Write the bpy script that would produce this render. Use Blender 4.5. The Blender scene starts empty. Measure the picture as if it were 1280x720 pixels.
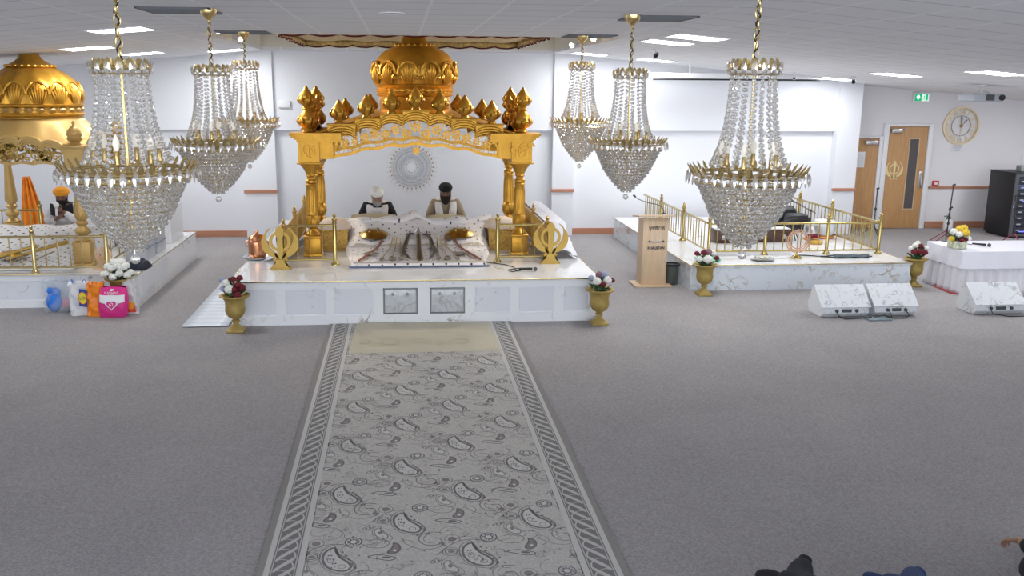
import bpy, bmesh, math, random
import numpy as np
from mathutils import Vector, Matrix
R_ = random.Random(7)
PI = math.pi
SC = bpy.context.scene
COL = SC.collection

# ---------------------------------------------------------------- camera
cam_d = bpy.data.cameras.new('camera'); cam = bpy.data.objects.new('camera', cam_d); COL.objects.link(cam)
F_PX, CX_PX, PITCH, YAW, ROLL, CAM_Z = 1144.37, 602.2, 0.2173, 0.0884, 0.0064, 2.8756
cam_d.sensor_width = 36.0; cam_d.lens = F_PX * 36.0 / 1280.0
cam_d.shift_x = (640 - CX_PX) / 1280.0
cam_d.clip_start = 0.05; cam_d.clip_end = 100
_fw = Vector((math.sin(YAW)*math.cos(PITCH), math.cos(YAW)*math.cos(PITCH), -math.sin(PITCH)))
_rt = Vector((math.cos(YAW), -math.sin(YAW), 0)); _up = _rt.cross(_fw)
_r2 = math.cos(ROLL)*_rt + math.sin(ROLL)*_up; _u2 = -math.sin(ROLL)*_rt + math.cos(ROLL)*_up
cam.matrix_world = Matrix(((_r2.x, _u2.x, -_fw.x, 0), (_r2.y, _u2.y, -_fw.y, 0), (_r2.z, _u2.z, -_fw.z, CAM_Z), (0, 0, 0, 1)))
SC.camera = cam

# ---------------------------------------------------------------- world, light, exposure
W = bpy.data.worlds.new('world'); SC.world = W; W.use_nodes = True
W.node_tree.nodes['Background'].inputs[0].default_value = (0.86, 0.92, 1.0, 1)
W.node_tree.nodes['Background'].inputs[1].default_value = 3.9
PANEL_STRENGTH = 33.0
SPOT_WATT = 150.0
SC.view_settings.view_transform = 'Standard'; SC.view_settings.look = 'None'
SC.view_settings.exposure = 0.14; SC.view_settings.gamma = 1.0
SC.view_settings.use_curve_mapping = False
cy = SC.cycles
try:
    cy.use_denoising = True; cy.denoiser = 'OPENIMAGEDENOISE'
except Exception: pass
cy.max_bounces = 14; cy.diffuse_bounces = 4; cy.glossy_bounces = 4; cy.transmission_bounces = 12; cy.transparent_max_bounces = 24
cy.caustics_reflective = False; cy.caustics_refractive = False; cy.sample_clamp_indirect = 4.0

# ---------------------------------------------------------------- materials
MATS = {}
def mat(name, col, rough=0.6, metal=0.0, bump=0.0, bscale=40, vary=0.0, vscale=6, emit=None, estr=0, spec=None, trans=0, ior=1.45, alpha=None, coat=0):
    if name in MATS: return MATS[name]
    m = bpy.data.materials.new(name); m.use_nodes = True; MATS[name] = m
    nt = m.node_tree; b = nt.nodes['Principled BSDF']
    b.inputs['Base Color'].default_value = (*col, 1); b.inputs['Roughness'].default_value = rough
    b.inputs['Metallic'].default_value = metal; b.inputs['IOR'].default_value = ior
    if spec is not None: b.inputs['Specular IOR Level'].default_value = spec
    if trans: b.inputs['Transmission Weight'].default_value = trans
    if coat: b.inputs['Coat Weight'].default_value = coat
    if alpha is not None: b.inputs['Alpha'].default_value = alpha
    if emit:
        b.inputs['Emission Color'].default_value = (*emit, 1); b.inputs['Emission Strength'].default_value = estr
    tc = nt.nodes.new('ShaderNodeTexCoord')
    if vary:
        n = nt.nodes.new('ShaderNodeTexNoise'); n.inputs['Scale'].default_value = vscale; n.inputs['Detail'].default_value = 5
        nt.links.new(tc.outputs['Object'], n.inputs['Vector'])
        r = nt.nodes.new('ShaderNodeValToRGB')
        r.color_ramp.elements[0].position = 0.3; r.color_ramp.elements[1].position = 0.7
        r.color_ramp.elements[0].color = (*[c*(1-vary) for c in col], 1); r.color_ramp.elements[1].color = (*[min(1, c*(1+vary)) for c in col], 1)
        nt.links.new(n.outputs['Fac'], r.inputs['Fac']); nt.links.new(r.outputs['Color'], b.inputs['Base Color'])
    if bump:
        n = nt.nodes.new('ShaderNodeTexNoise'); n.inputs['Scale'].default_value = bscale; n.inputs['Detail'].default_value = 4
        nt.links.new(tc.outputs['Object'], n.inputs['Vector'])
        bp = nt.nodes.new('ShaderNodeBump'); bp.inputs['Strength'].default_value = bump; bp.inputs['Distance'].default_value = 0.01
        nt.links.new(n.outputs['Fac'], bp.inputs['Height']); nt.links.new(bp.outputs['Normal'], b.inputs['Normal'])
    return m
def marble(name, base, vein, rough=0.12, scale=1.6, width=0.012, vein2=None, cover=0.56):
    if name in MATS: return MATS[name]
    m = mat(name, base, rough); nt = m.node_tree; b = nt.nodes['Principled BSDF']; N = nt.nodes; L = nt.links
    g = N.new('ShaderNodeNewGeometry')
    def band(sc, w, off, dist):
        mp = N.new('ShaderNodeMapping'); mp.inputs['Location'].default_value = (off, off*.7, off*1.3); mp.inputs['Rotation'].default_value = (0.5, 0.5, 0.6)
        L.new(g.outputs['Position'], mp.inputs['Vector'])
        n = N.new('ShaderNodeTexNoise'); n.inputs['Scale'].default_value = sc; n.inputs['Detail'].default_value = 7; n.inputs['Distortion'].default_value = dist
        L.new(mp.outputs['Vector'], n.inputs['Vector'])
        s = N.new('ShaderNodeMath'); s.operation = 'SUBTRACT'; L.new(n.outputs['Fac'], s.inputs[0]); s.inputs[1].default_value = 0.5
        a = N.new('ShaderNodeMath'); a.operation = 'ABSOLUTE'; L.new(s.outputs[0], a.inputs[0])
        r = N.new('ShaderNodeMapRange'); r.inputs['From Min'].default_value = 0; r.inputs['From Max'].default_value = w; r.inputs['To Min'].default_value = 1; r.inputs['To Max'].default_value = 0
        L.new(a.outputs[0], r.inputs['Value'])
        k = N.new('ShaderNodeTexNoise'); k.inputs['Scale'].default_value = sc*1.3; k.inputs['Detail'].default_value = 2; L.new(mp.outputs['Vector'], k.inputs['Vector'])
        rr = N.new('ShaderNodeMapRange'); rr.inputs['From Min'].default_value = cover; rr.inputs['From Max'].default_value = cover+.08
        L.new(k.outputs['Fac'], rr.inputs['Value'])
        mu = N.new('ShaderNodeMath'); mu.operation = 'MULTIPLY'; L.new(r.outputs['Result'], mu.inputs[0]); L.new(rr.outputs['Result'], mu.inputs[1])
        return mu
    v1 = band(scale, width, 3.1, 1.2); v2 = band(scale*2.2, width*1.6, 9.7, .6)
    mx = N.new('ShaderNodeMixRGB'); mx.inputs[1].default_value = (*base, 1); mx.inputs[2].default_value = (*vein, 1); L.new(v1.outputs[0], mx.inputs[0])
    sc = N.new('ShaderNodeMath'); sc.operation = 'MULTIPLY'; sc.inputs[1].default_value = .5; L.new(v2.outputs[0], sc.inputs[0])
    mx2 = N.new('ShaderNodeMixRGB'); L.new(mx.outputs[0], mx2.inputs[1]); mx2.inputs[2].default_value = (*(vein2 or vein), 1); L.new(sc.outputs[0], mx2.inputs[0])
    L.new(mx2.outputs[0], b.inputs['Base Color'])
    return m
def wood(name, c1, c2, rough=0.45, axis='Z', scale=3):
    if name in MATS: return MATS[name]
    m = mat(name, c1, rough); nt = m.node_tree; b = nt.nodes['Principled BSDF']; N = nt.nodes; L = nt.links
    tc = N.new('ShaderNodeTexCoord'); mp = N.new('ShaderNodeMapping'); s = [14, 14, 14]; s['XYZ'.index(axis)] = 0.9
    mp.inputs['Scale'].default_value = s; L.new(tc.outputs['Object'], mp.inputs['Vector'])
    n = N.new('ShaderNodeTexNoise'); n.inputs['Scale'].default_value = scale; n.inputs['Detail'].default_value = 6; n.inputs['Distortion'].default_value = .4
    L.new(mp.outputs['Vector'], n.inputs['Vector'])
    r = N.new('ShaderNodeValToRGB'); r.color_ramp.elements[0].color = (*c1, 1); r.color_ramp.elements[1].color = (*c2, 1)
    r.color_ramp.elements[0].position = .35; r.color_ramp.elements[1].position = .7
    L.new(n.outputs['Fac'], r.inputs['Fac']); L.new(r.outputs['Color'], b.inputs['Base Color'])
    return m
def dots(name, base, dot, scale=12, size=0.12, rough=0.7):
    if name in MATS: return MATS[name]
    m = mat(name, base, rough); nt = m.node_tree; b = nt.nodes['Principled BSDF']; N = nt.nodes; L = nt.links
    tc = N.new('ShaderNodeTexCoord'); mp = N.new('ShaderNodeMapping'); mp.inputs['Rotation'].default_value = (0, 0, 0.78); mp.inputs['Scale'].default_value = (1, 1, 0.001)
    L.new(tc.outputs['Object'], mp.inputs['Vector'])
    v = N.new('ShaderNodeTexVoronoi'); v.inputs['Scale'].default_value = scale; v.inputs['Randomness'].default_value = 0.12
    L.new(mp.outputs['Vector'], v.inputs['Vector'])
    r = N.new('ShaderNodeMapRange'); r.inputs['From Min'].default_value = size; r.inputs['From Max'].default_value = size*1.25; L.new(v.outputs['Distance'], r.inputs['Value'])
    mx = N.new('ShaderNodeMixRGB'); mx.inputs[1].default_value = (*dot, 1); mx.inputs[2].default_value = (*base, 1); L.new(r.outputs['Result'], mx.inputs[0])
    L.new(mx.outputs[0], b.inputs['Base Color'])
    return m

GOLD = mat('gold_paint', (0.60, 0.31, 0.04), 0.36, 0.7, bump=0.12, bscale=60, vary=0.12, vscale=9)
GOLD2 = mat('pale_gold_paint', (0.52, 0.34, 0.12), 0.45, 0.5, bump=0.1, bscale=50)
GOLDM = mat('matt_gold', (0.55, 0.36, 0.09), 0.5, 0.6)
BRASS = mat('brass', (0.50, 0.39, 0.15), 0.25, 1.0)
BRASSL = mat('light_brass', (0.62, 0.50, 0.24), 0.22, 1.0)
COPPER = mat('copper', (0.72, 0.33, 0.17), 0.25, 1.0)
STEEL = mat('steel', (0.6, 0.6, 0.62), 0.3, 1.0)
MARB = marble('white_marble', (0.90, 0.91, 0.93), (0.36, 0.30, 0.22), vein2=(.42, .42, .44))
MARBT = marble('marble_top', (0.82, 0.82, 0.82), (0.45, 0.41, 0.34), rough=0.06, scale=1.2, vein2=(.5, .5, .5))
MARBI = marble('marble_inset', (0.80, 0.82, 0.87), (0.42, 0.37, 0.28), rough=0.15)
WALL = mat('wall_paint', (0.80, 0.81, 0.85), 0.85)
WALLR = mat('wall_paint_warm', (0.82, 0.80, 0.815), 0.85)
WARM_RECESS = mat('warm_lit_recess', (0.80, 0.76, 0.66), 0.85)  # warm light inside the ceiling recess, put into its wall colour
WHITE = mat('white_gloss', (0.82, 0.82, 0.84), 0.35)
CLOTH = mat('white_cloth', (0.82, 0.81, 0.86), 0.9)
BLACK = mat('black_plastic', (0.02, 0.02, 0.022), 0.45)
DARK = mat('dark_grey', (0.07, 0.075, 0.08), 0.5)
SKIN = mat('skin', (0.42, 0.24, 0.16), 0.55)
SKIN2 = mat('skin_brown', (0.22, 0.11, 0.07), 0.55)
CARPTRIM = wood('skirting_wood', (0.45, 0.20, 0.12), (0.52, 0.25, 0.15), axis='X')
OAK = wood('oak_veneer', (0.50, 0.27, 0.11), (0.60, 0.35, 0.16))
BEECH = wood('beech_veneer', (0.60, 0.43, 0.27), (0.68, 0.51, 0.34))

# ---------------------------------------------------------------- mesh builder
class MB:
    def __init__(s): s.bm = bmesh.new(); s.mi = 0
    def _f(s, vs):
        try:
            f = s.bm.faces.new(vs); f.material_index = s.mi; return f
        except ValueError: return None
    def box(s, x0, y0, z0, x1, y1, z1, M=None):
        c = [(x, y, z) for z in (z0, z1) for y in (y0, y1) for x in (x0, x1)]
        v = [s.bm.verts.new(M @ Vector(p) if M else p) for p in c]
        for q in ((0,2,3,1),(4,5,7,6),(0,1,5,4),(2,6,7,3),(0,4,6,2),(1,3,7,5)): s._f([v[i] for i in q])
        return s
    def bbox(s, x0, y0, z0, x1, y1, z1, b=0.01, M=None):
        # box with chamfered edges
        t = bmesh.new(); bmesh.ops.create_cube(t, size=1)
        for v in t.verts: v.co = Vector(((x0+x1)/2+v.co.x*(x1-x0), (y0+y1)/2+v.co.y*(y1-y0), (z0+z1)/2+v.co.z*(z1-z0)))
        bmesh.ops.bevel(t, geom=list(t.edges), offset=b, segments=2, affect='EDGES', profile=.5)
        s.merge(t, M); return s
    def merge(s, t, M=None):
        mp = {}
        for v in t.verts: mp[v] = s.bm.verts.new(M @ v.co if M else v.co)
        for f in t.faces: s._f([mp[v] for v in f.verts])
        t.free()
    def lathe(s, c, prof, seg=20, flute=None, twist=0, axis='Z', sx=1, sy=1, M=None, a0=0, a1=2*PI):
        rings = []; closed = abs(a1-a0-2*PI) < 1e-6; n = seg if closed else seg+1
        for r, z in prof:
            ring = []
            for i in range(n):
                a = a0 + (a1-a0)*i/seg; rr = r
                if flute and flute[2] <= z <= flute[3]: rr = r*(1 - flute[1]*(0.5+0.5*math.cos(flute[0]*(a + twist*z))))
                x, y = rr*math.cos(a)*sx, rr*math.sin(a)*sy
                p = {'Z': (x, y, z), 'Y': (x, z, y), 'X': (z, x, y)}[axis]
                p = Vector(p) + Vector(c)
                ring.append(s.bm.verts.new(M @ p if M else p))
            rings.append(ring)
        for a, b in zip(rings, rings[1:]):
            for i in range(n if closed else n-1):
                j = (i+1) % n; s._f([a[i], a[j], b[j], b[i]])
        if closed:
            if prof[0][0] > 1e-5: s._f(rings[0][::-1])
            if prof[-1][0] > 1e-5: s._f(rings[-1])
        return s
    def cyl(s, p0, p1, r0, r1=None, seg=10):
        return s.tube([p0, p1], r0, seg, r1=r1)
    def tube(s, pts, r, seg=8, r1=None, closed=False, radii=None):
        pts = [Vector(p) for p in pts]; n = len(pts); rings = []; up = None
        for i, p in enumerate(pts):
            if closed: t = pts[(i+1) % n] - pts[i-1]
            else: t = pts[min(i+1, n-1)] - pts[max(i-1, 0)]
            if t.length < 1e-9: t = Vector((0, 0, 1))
            t.normalize()
            if up is None: up = Vector((0, 0, 1)) if abs(t.z) < .9 else Vector((1, 0, 0))
            a = t.cross(up)
            if a.length < 1e-4: a = t.cross(Vector((0.3, 1, 0.2)))
            a.normalize(); b = a.cross(t); up = b
            rr = radii[i] if radii else (r if r1 is None else r + (r1-r)*i/max(1, n-1))
            rings.append([s.bm.verts.new(p + a*rr*math.cos(2*PI*k/seg) + b*rr*math.sin(2*PI*k/seg)) for k in range(seg)])
        m = n if closed else n-1
        for i in range(m):
            A, B = rings[i], rings[(i+1) % n]
            for k in range(seg): s._f([A[k], A[(k+1) % seg], B[(k+1) % seg], B[k]])
        if not closed: s._f(rings[0][::-1]); s._f(rings[-1])
        return s
    def ico(s, c, r, sub=1, sc=(1, 1, 1), M=None):
        t = bmesh.new(); bmesh.ops.create_icosphere(t, subdivisions=sub, radius=r)
        for v in t.verts: v.co = Vector((v.co.x*sc[0]+c[0], v.co.y*sc[1]+c[1], v.co.z*sc[2]+c[2]))
        s.merge(t, M); return s
    def prism(s, pts, o=(0, 0, 0), u=(1, 0, 0), v=(0, 0, 1), d=0.02, n=None):
        # 2-D outline extruded by d along n (towards the room by default)
        o, u, v = Vector(o), Vector(u), Vector(v); n = Vector(n) if n else u.cross(v).normalized()
        a = [s.bm.verts.new(o + u*p[0] + v*p[1]) for p in pts]; b = [s.bm.verts.new(o + u*p[0] + v*p[1] + n*d) for p in pts]
        f1 = s._f(a[::-1]); f2 = s._f(b); k = len(pts)
        for i in range(k): s._f([a[i], a[(i+1) % k], b[(i+1) % k], b[i]])
        bmesh.ops.triangulate(s.bm, faces=[f for f in (f1, f2) if f and len(f.verts) > 4], ngon_method='EAR_CLIP')
        return s
    def band(s, pts, w, o=(0, 0, 0), u=(1, 0, 0), v=(0, 0, 1), d=0.01, closed=False, n=None):
        # ribbon of width w (number or list) along a 2-D path, extruded by d
        k = len(pts); L = []; Rr = []
        for i in range(k):
            a = pts[(i-1) % k] if closed or i > 0 else pts[i]; b = pts[(i+1) % k] if closed or i < k-1 else pts[i]
            tx, ty = b[0]-a[0], b[1]-a[1]; l = math.hypot(tx, ty) or 1; nx, ny = -ty/l, tx/l
            ww = (w[i] if isinstance(w, (list, tuple)) else w)/2
            L.append((pts[i][0]+nx*ww, pts[i][1]+ny*ww)); Rr.append((pts[i][0]-nx*ww, pts[i][1]-ny*ww))
        o, u, v = Vector(o), Vector(u), Vector(v); n = Vector(n) if n else u.cross(v).normalized()
        def P(p, h): return s.bm.verts.new(o+u*p[0]+v*p[1]+n*h)
        if d == 0:
            a = [P(p, 0) for p in L]; b = [P(p, 0) for p in Rr]
            for i in range(k if closed else k-1):
                j = (i+1) % k; s._f([b[i], b[j], a[j], a[i]])
            return s
        a = [P(p, 0) for p in L]; b = [P(p, 0) for p in Rr]; a2 = [P(p, d) for p in L]; b2 = [P(p, d) for p in Rr]
        for i in range(k if closed else k-1):
            j = (i+1) % k
            s._f([b2[i], b2[j], a2[j], a2[i]]); s._f([a[i], a[j], b[j], b[i]]); s._f([a[i], a2[i], a2[j], a[j]]); s._f([b[i], b[j], b2[j], b2[i]])
        if not closed:
            s._f([a[0], b[0], b2[0], a2[0]]); s._f([a[-1], a2[-1], b2[-1], b[-1]])
        return s
    def grid(s, fn, nu, nv, closed_u=False):
        V = [[s.bm.verts.new(fn(i/nu, j/nv)) for j in range(nv+1)] for i in range(nu if closed_u else nu+1)]
        m = len(V)
        for i in range(nu):
            for j in range(nv): s._f([V[i][j], V[(i+1) % m][j], V[(i+1) % m][j+1], V[i][j+1]])
        return s
def tag(o, label=None, cat=None, group=None, kind=None):
    if label: o['label'] = label
    if cat: o['category'] = cat
    if group: o['group'] = group
    if kind: o['kind'] = kind
    return o
def thing(name, label, cat, loc=(0, 0, 0), rz=0, group=None):
    o = bpy.data.objects.new(name, None); COL.objects.link(o); o.location = loc; o.rotation_euler = (0, 0, rz)
    o.empty_display_size = .1
    return tag(o, label, cat, group)
def root_of(p):
    while p.parent: p = p.parent
    return p
def ob(name, mb, mats, parent=None, world=True, smooth=40, solid=0, origin=True, label=None):
    """link one mesh object; world=True: the vertices are in world metres (the root is not rotated)"""
    me = bpy.data.meshes.new(name)
    if isinstance(mb, MB):
        bmesh.ops.recalc_face_normals(mb.bm, faces=list(mb.bm.faces)); mb.bm.to_mesh(me); mb.bm.free()
    else: me = mb
    if not me.materials:
        for m in (mats if isinstance(mats, (list, tuple)) else [mats]): me.materials.append(m)
    o = bpy.data.objects.new(name, me); COL.objects.link(o)
    n = len(me.vertices); co = np.empty(n*3); me.vertices.foreach_get('co', co); co = co.reshape(-1, 3)
    if parent:
        o.parent = parent
        if world: co -= np.array(root_of(parent).location)
        # give each part its own origin
        off = np.zeros(3); q = parent
        while q.parent: off += np.array(q.location); q = q.parent
        c = (co.min(0)+co.max(0))/2
        co -= c; o.location = Vector(c - off)
    elif origin:
        c = (co.min(0)+co.max(0))/2; c[2] = co[:, 2].min(); co -= c; o.location = Vector(c)
    me.vertices.foreach_set('co', co.ravel()); me.update()
    if smooth:
        me.polygons.foreach_set('use_smooth', [True]*len(me.polygons)); me.set_sharp_from_angle(angle=math.radians(smooth))
    if solid:
        m = o.modifiers.new('solid', 'SOLIDIFY'); m.thickness = solid; m.offset = 0
    if label: o['label'] = label
    return o
def struct(name, mb, mats, parent=None, **k):
    o = ob(name, mb, mats, parent, **k)
    if not parent: o['kind'] = 'structure'
    return o
def copy_tree(o, parent=None):
    c = o.copy(); COL.objects.link(c); c.parent = parent
    for ch in list(o.children): copy_tree(ch, c)
    return c
def text_mesh(txt, size, depth=0.001, align='CENTER', spacing=1.0, bold=0):
    cu = bpy.data.curves.new('t', 'FONT'); cu.body = txt; cu.offset = bold; cu.size = size; cu.extrude = depth; cu.align_x = align; cu.align_y = 'CENTER'
    cu.space_character = spacing; cu.resolution_u = 3
    o = bpy.data.objects.new('t', cu); COL.objects.link(o); bpy.context.view_layer.update()
    me = bpy.data.meshes.new_from_object(o.evaluated_get(bpy.context.evaluated_depsgraph_get()))
    bpy.data.objects.remove(o); bpy.data.curves.remove(cu)
    return me
def text_into(mb, txt, size, o, u=(1, 0, 0), v=(0, 0, 1), depth=0.001, bold=0, width=None):
    me = text_mesh(txt, size, depth, bold=bold); t = bmesh.new(); t.from_mesh(me); bpy.data.meshes.remove(me)
    o, u, v = Vector(o), Vector(u).normalized(), Vector(v).normalized(); n = u.cross(v)
    if not t.verts: t.free(); return
    k = 1
    if width:
        w = max(q.co.x for q in t.verts) - min(q.co.x for q in t.verts); k = width/max(w, 1e-6)
    for q in t.verts: q.co = o + u*q.co.x*k + v*q.co.y + n*q.co.z
    mb.merge(t)
def arc(cx, cy_, r, a0, a1, n=16, ry=None):
    return [(cx + r*math.cos(math.radians(a0+(a1-a0)*i/n)), cy_ + (ry or r)*math.sin(math.radians(a0+(a1-a0)*i/n))) for i in range(n+1)]
def khanda(mb, h, o, u=(1, 0, 0), v=(0, 0, 1), d=0.02, fat=1.0):
    """Sikh khanda emblem of height h, o at its bottom middle"""
    o, u, v = Vector(o), Vector(u), Vector(v); S = lambda P: [(p[0]*h, p[1]*h) for p in P]
    n = u.cross(v).normalized()
    mb.prism(S([(0, 1), (-.065*fat, .9), (-.075*fat, .8), (-.05*fat, .66), (-.05*fat, .3), (-.03*fat, .2), (-.03*fat, .1), (0, .06), (.03*fat, .1), (.03*fat, .2), (.05*fat, .3), (.05*fat, .66), (.075*fat, .8), (.065*fat, .9)]), o, u, v, d)
    mb.band(S(arc(0, .58, .235, 0, 360, 32)[:-1]), .05*fat*h, o, u, v, d*.8, closed=True)
    for s in (-1, 1):
        A = arc(0, .6, .4, -88, 58, 22); w = [(.02+.10*math.sin(PI*min(1, (i+1)/19)))*fat*h for i in range(23)]
        w = [max(.006*h, ww if i < 19 else .03*fat*h*(23-i)/4) for i, ww in enumerate(w)]
        mb.band([(s*p[0]*h, p[1]*h) for p in A], w, o, u, v, d*.9)
        mb.band([(-s*.02*h, .2*h), (s*.08*h, .15*h), (s*.17*h, .08*h)], .045*fat*h, o, u, v, d*.9)
        mb.band([(s*p[0]*h, p[1]*h) for p in arc(.0, .27, .12, -80, 10, 6)], .035*fat*h, o, u, v, d*.9)
# ---------------------------------------------------------------- room shell
ZC = 3.4908; XL, XR = -2.5, 2.88; SL = 0.085; YB = 17.85; YD = 18.3
X0, X1, YN = -9.0, 14.0, -3.0
def ceil_z(x):
    return ZC - SL*max(0, x-XR) - SL*max(0, XL-x)
m = MB(); m.box(X0, YN, -0.1, X1, YD+.1, 0.0)
fm = mat('carpet', (0.335, 0.318, 0.315), 0.95, bump=0.5, bscale=260)
nt = fm.node_tree; N = nt.nodes; L = nt.links
tc = N.new('ShaderNodeTexCoord'); n1 = N.new('ShaderNodeTexNoise'); n1.inputs['Scale'].default_value = 75; n1.inputs['Detail'].default_value = 2
n2 = N.new('ShaderNodeTexNoise'); n2.inputs['Scale'].default_value = 1.1; n2.inputs['Detail'].default_value = 4
L.new(tc.outputs['Object'], n1.inputs['Vector']); L.new(tc.outputs['Object'], n2.inputs['Vector'])
ad = N.new('ShaderNodeMath'); ad.operation = 'ADD'; s1 = N.new('ShaderNodeMath'); s1.operation = 'MULTIPLY'; s1.inputs[1].default_value = .8
L.new(n1.outputs['Fac'], s1.inputs[0]); L.new(s1.outputs[0], ad.inputs[0]); s2 = N.new('ShaderNodeMath'); s2.operation = 'MULTIPLY'; s2.inputs[1].default_value = .2
L.new(n2.outputs['Fac'], s2.inputs[0]); L.new(s2.outputs[0], ad.inputs[1])
rp = N.new('ShaderNodeValToRGB'); rp.color_ramp.elements[0].position = .36; rp.color_ramp.elements[1].position = .64
rp.color_ramp.elements[0].color = (0.278, 0.262, 0.265, 1); rp.color_ramp.elements[1].color = (0.405, 0.382, 0.383, 1)
L.new(ad.outputs[0], rp.inputs['Fac']); L.new(rp.outputs['Color'], N['Principled BSDF'].inputs['Base Color'])
struct('floor', m, fm)

# ceiling with tile grid
cm = mat('ceiling_tile', (0.62, 0.62, 0.64), 0.9); nt = cm.node_tree; N = nt.nodes; L = nt.links
g = N.new('ShaderNodeNewGeometry'); sp = N.new('ShaderNodeSeparateXYZ'); L.new(g.outputs['Position'], sp.inputs[0])
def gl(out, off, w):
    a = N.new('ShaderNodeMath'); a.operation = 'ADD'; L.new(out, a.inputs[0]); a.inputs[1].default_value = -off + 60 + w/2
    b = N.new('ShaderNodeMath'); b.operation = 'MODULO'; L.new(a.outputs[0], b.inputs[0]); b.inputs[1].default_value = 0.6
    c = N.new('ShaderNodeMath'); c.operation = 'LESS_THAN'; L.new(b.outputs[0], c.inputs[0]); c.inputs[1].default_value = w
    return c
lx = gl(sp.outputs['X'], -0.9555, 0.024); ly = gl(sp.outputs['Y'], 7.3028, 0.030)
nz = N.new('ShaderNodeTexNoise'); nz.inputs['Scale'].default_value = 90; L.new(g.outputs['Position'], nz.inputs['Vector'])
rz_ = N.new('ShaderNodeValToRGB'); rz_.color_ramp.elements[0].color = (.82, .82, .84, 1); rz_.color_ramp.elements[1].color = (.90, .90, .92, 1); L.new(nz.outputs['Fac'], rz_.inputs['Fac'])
m1 = N.new('ShaderNodeMixRGB'); L.new(rz_.outputs[0], m1.inputs[1]); m1.inputs[2].default_value = (.62, .62, .64, 1); L.new(ly.outputs[0], m1.inputs[0])  # cross bars darkened: shade at the tile edges put into the colour
m2 = N.new('ShaderNodeMixRGB'); L.new(m1.outputs[0], m2.inputs[1]); m2.inputs[2].default_value = (.97, .97, .98, 1); L.new(lx.outputs[0], m2.inputs[0])  # same bars along the depth painted lighter, as the light shows them
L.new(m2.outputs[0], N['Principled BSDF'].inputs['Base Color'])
RY0, RY1 = 12.0, 17.45
m = MB()
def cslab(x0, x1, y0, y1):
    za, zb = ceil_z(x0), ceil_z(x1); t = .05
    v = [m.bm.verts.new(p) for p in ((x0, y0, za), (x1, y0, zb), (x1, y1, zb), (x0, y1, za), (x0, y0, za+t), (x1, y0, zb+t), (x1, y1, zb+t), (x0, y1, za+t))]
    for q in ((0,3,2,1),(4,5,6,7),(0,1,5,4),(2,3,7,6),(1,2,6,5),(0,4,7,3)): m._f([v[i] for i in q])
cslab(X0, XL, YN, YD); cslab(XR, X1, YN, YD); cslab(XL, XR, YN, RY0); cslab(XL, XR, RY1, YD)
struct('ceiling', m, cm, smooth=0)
m = MB(); zt = 4.25
m.box(XL-.04, RY0-.04, ZC+.051, XL, RY1+.04, zt); m.box(XR, RY0-.04, ZC+.051, XR+.04, RY1+.04, zt)
m.box(XL, RY0-.04, ZC+.051, XR, RY0, zt); m.box(XL, RY1, ZC+.051, XR, RY1+.04, zt); m.box(XL-.04, RY0-.04, zt, XR+.04, RY1+.04, zt+.04)
o = struct('ceiling_recess', m, WARM_RECESS, smooth=0)
m = MB(); m.box(X0, YB, 0, 9.06, YD+.1, 3.49)
o = struct('wall_back', m, WALL, smooth=0)
m = MB()
for a, b in ((X0, -2.95), (-2.36, 2.93), (3.35, 8.6)): m.box(a, YB-.10, 2.04, b, YB, 3.49)
struct('trim_1', m, WALL, smooth=0)                        # boxed-out upper band of the back wall
m = MB(); m.box(9.06, YD, 0, X1, YD+.1, 3.2); struct('wall_right_back', m, WALLR, smooth=0)
m = MB(); m.box(X0-.1, YN, 0, X0, YD, 3.3); struct('wall_left', m, WALL, smooth=0)
m = MB(); m.box(X1, YN, 0, X1+.1, YD, 3.3); struct('wall_right', m, WALLR, smooth=0)
for i, (a, b, y) in enumerate(((-2.95, -2.36, YB-.17), (2.93, 3.35, YB-.17), (8.6, 9.06, YB-.2))):
    m = MB(); m.box(a, y, 0, b, YB, 3.49); struct('wall_pillar_%s' % ('left', 'middle', 'right')[i], m, WALL, smooth=0)
    m = MB(); m.bbox(a-.02, y-.03, .86, b+.02, y, .92, .006); struct('trim_%d' % (i+2), m, CARPTRIM, smooth=0)
for i, (a, b, y) in enumerate(((X0, -2.95, YB), (-2.36, 2.93, YB), (3.35, 8.6, YB), (11.0, X1, YD))):
    m = MB(); m.bbox(a, y-.025, 0, b, y, .12 if i < 3 else .14, .006)
    struct('baseboard_%s' % ('back_left', 'back_middle', 'back_right', 'right')[i], m, CARPTRIM, smooth=0)
m = MB(); m.bbox(11.0, YD-.03, .83, X1, YD, .88, .006); struct('trim_5', m, CARPTRIM, smooth=0)

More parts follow.
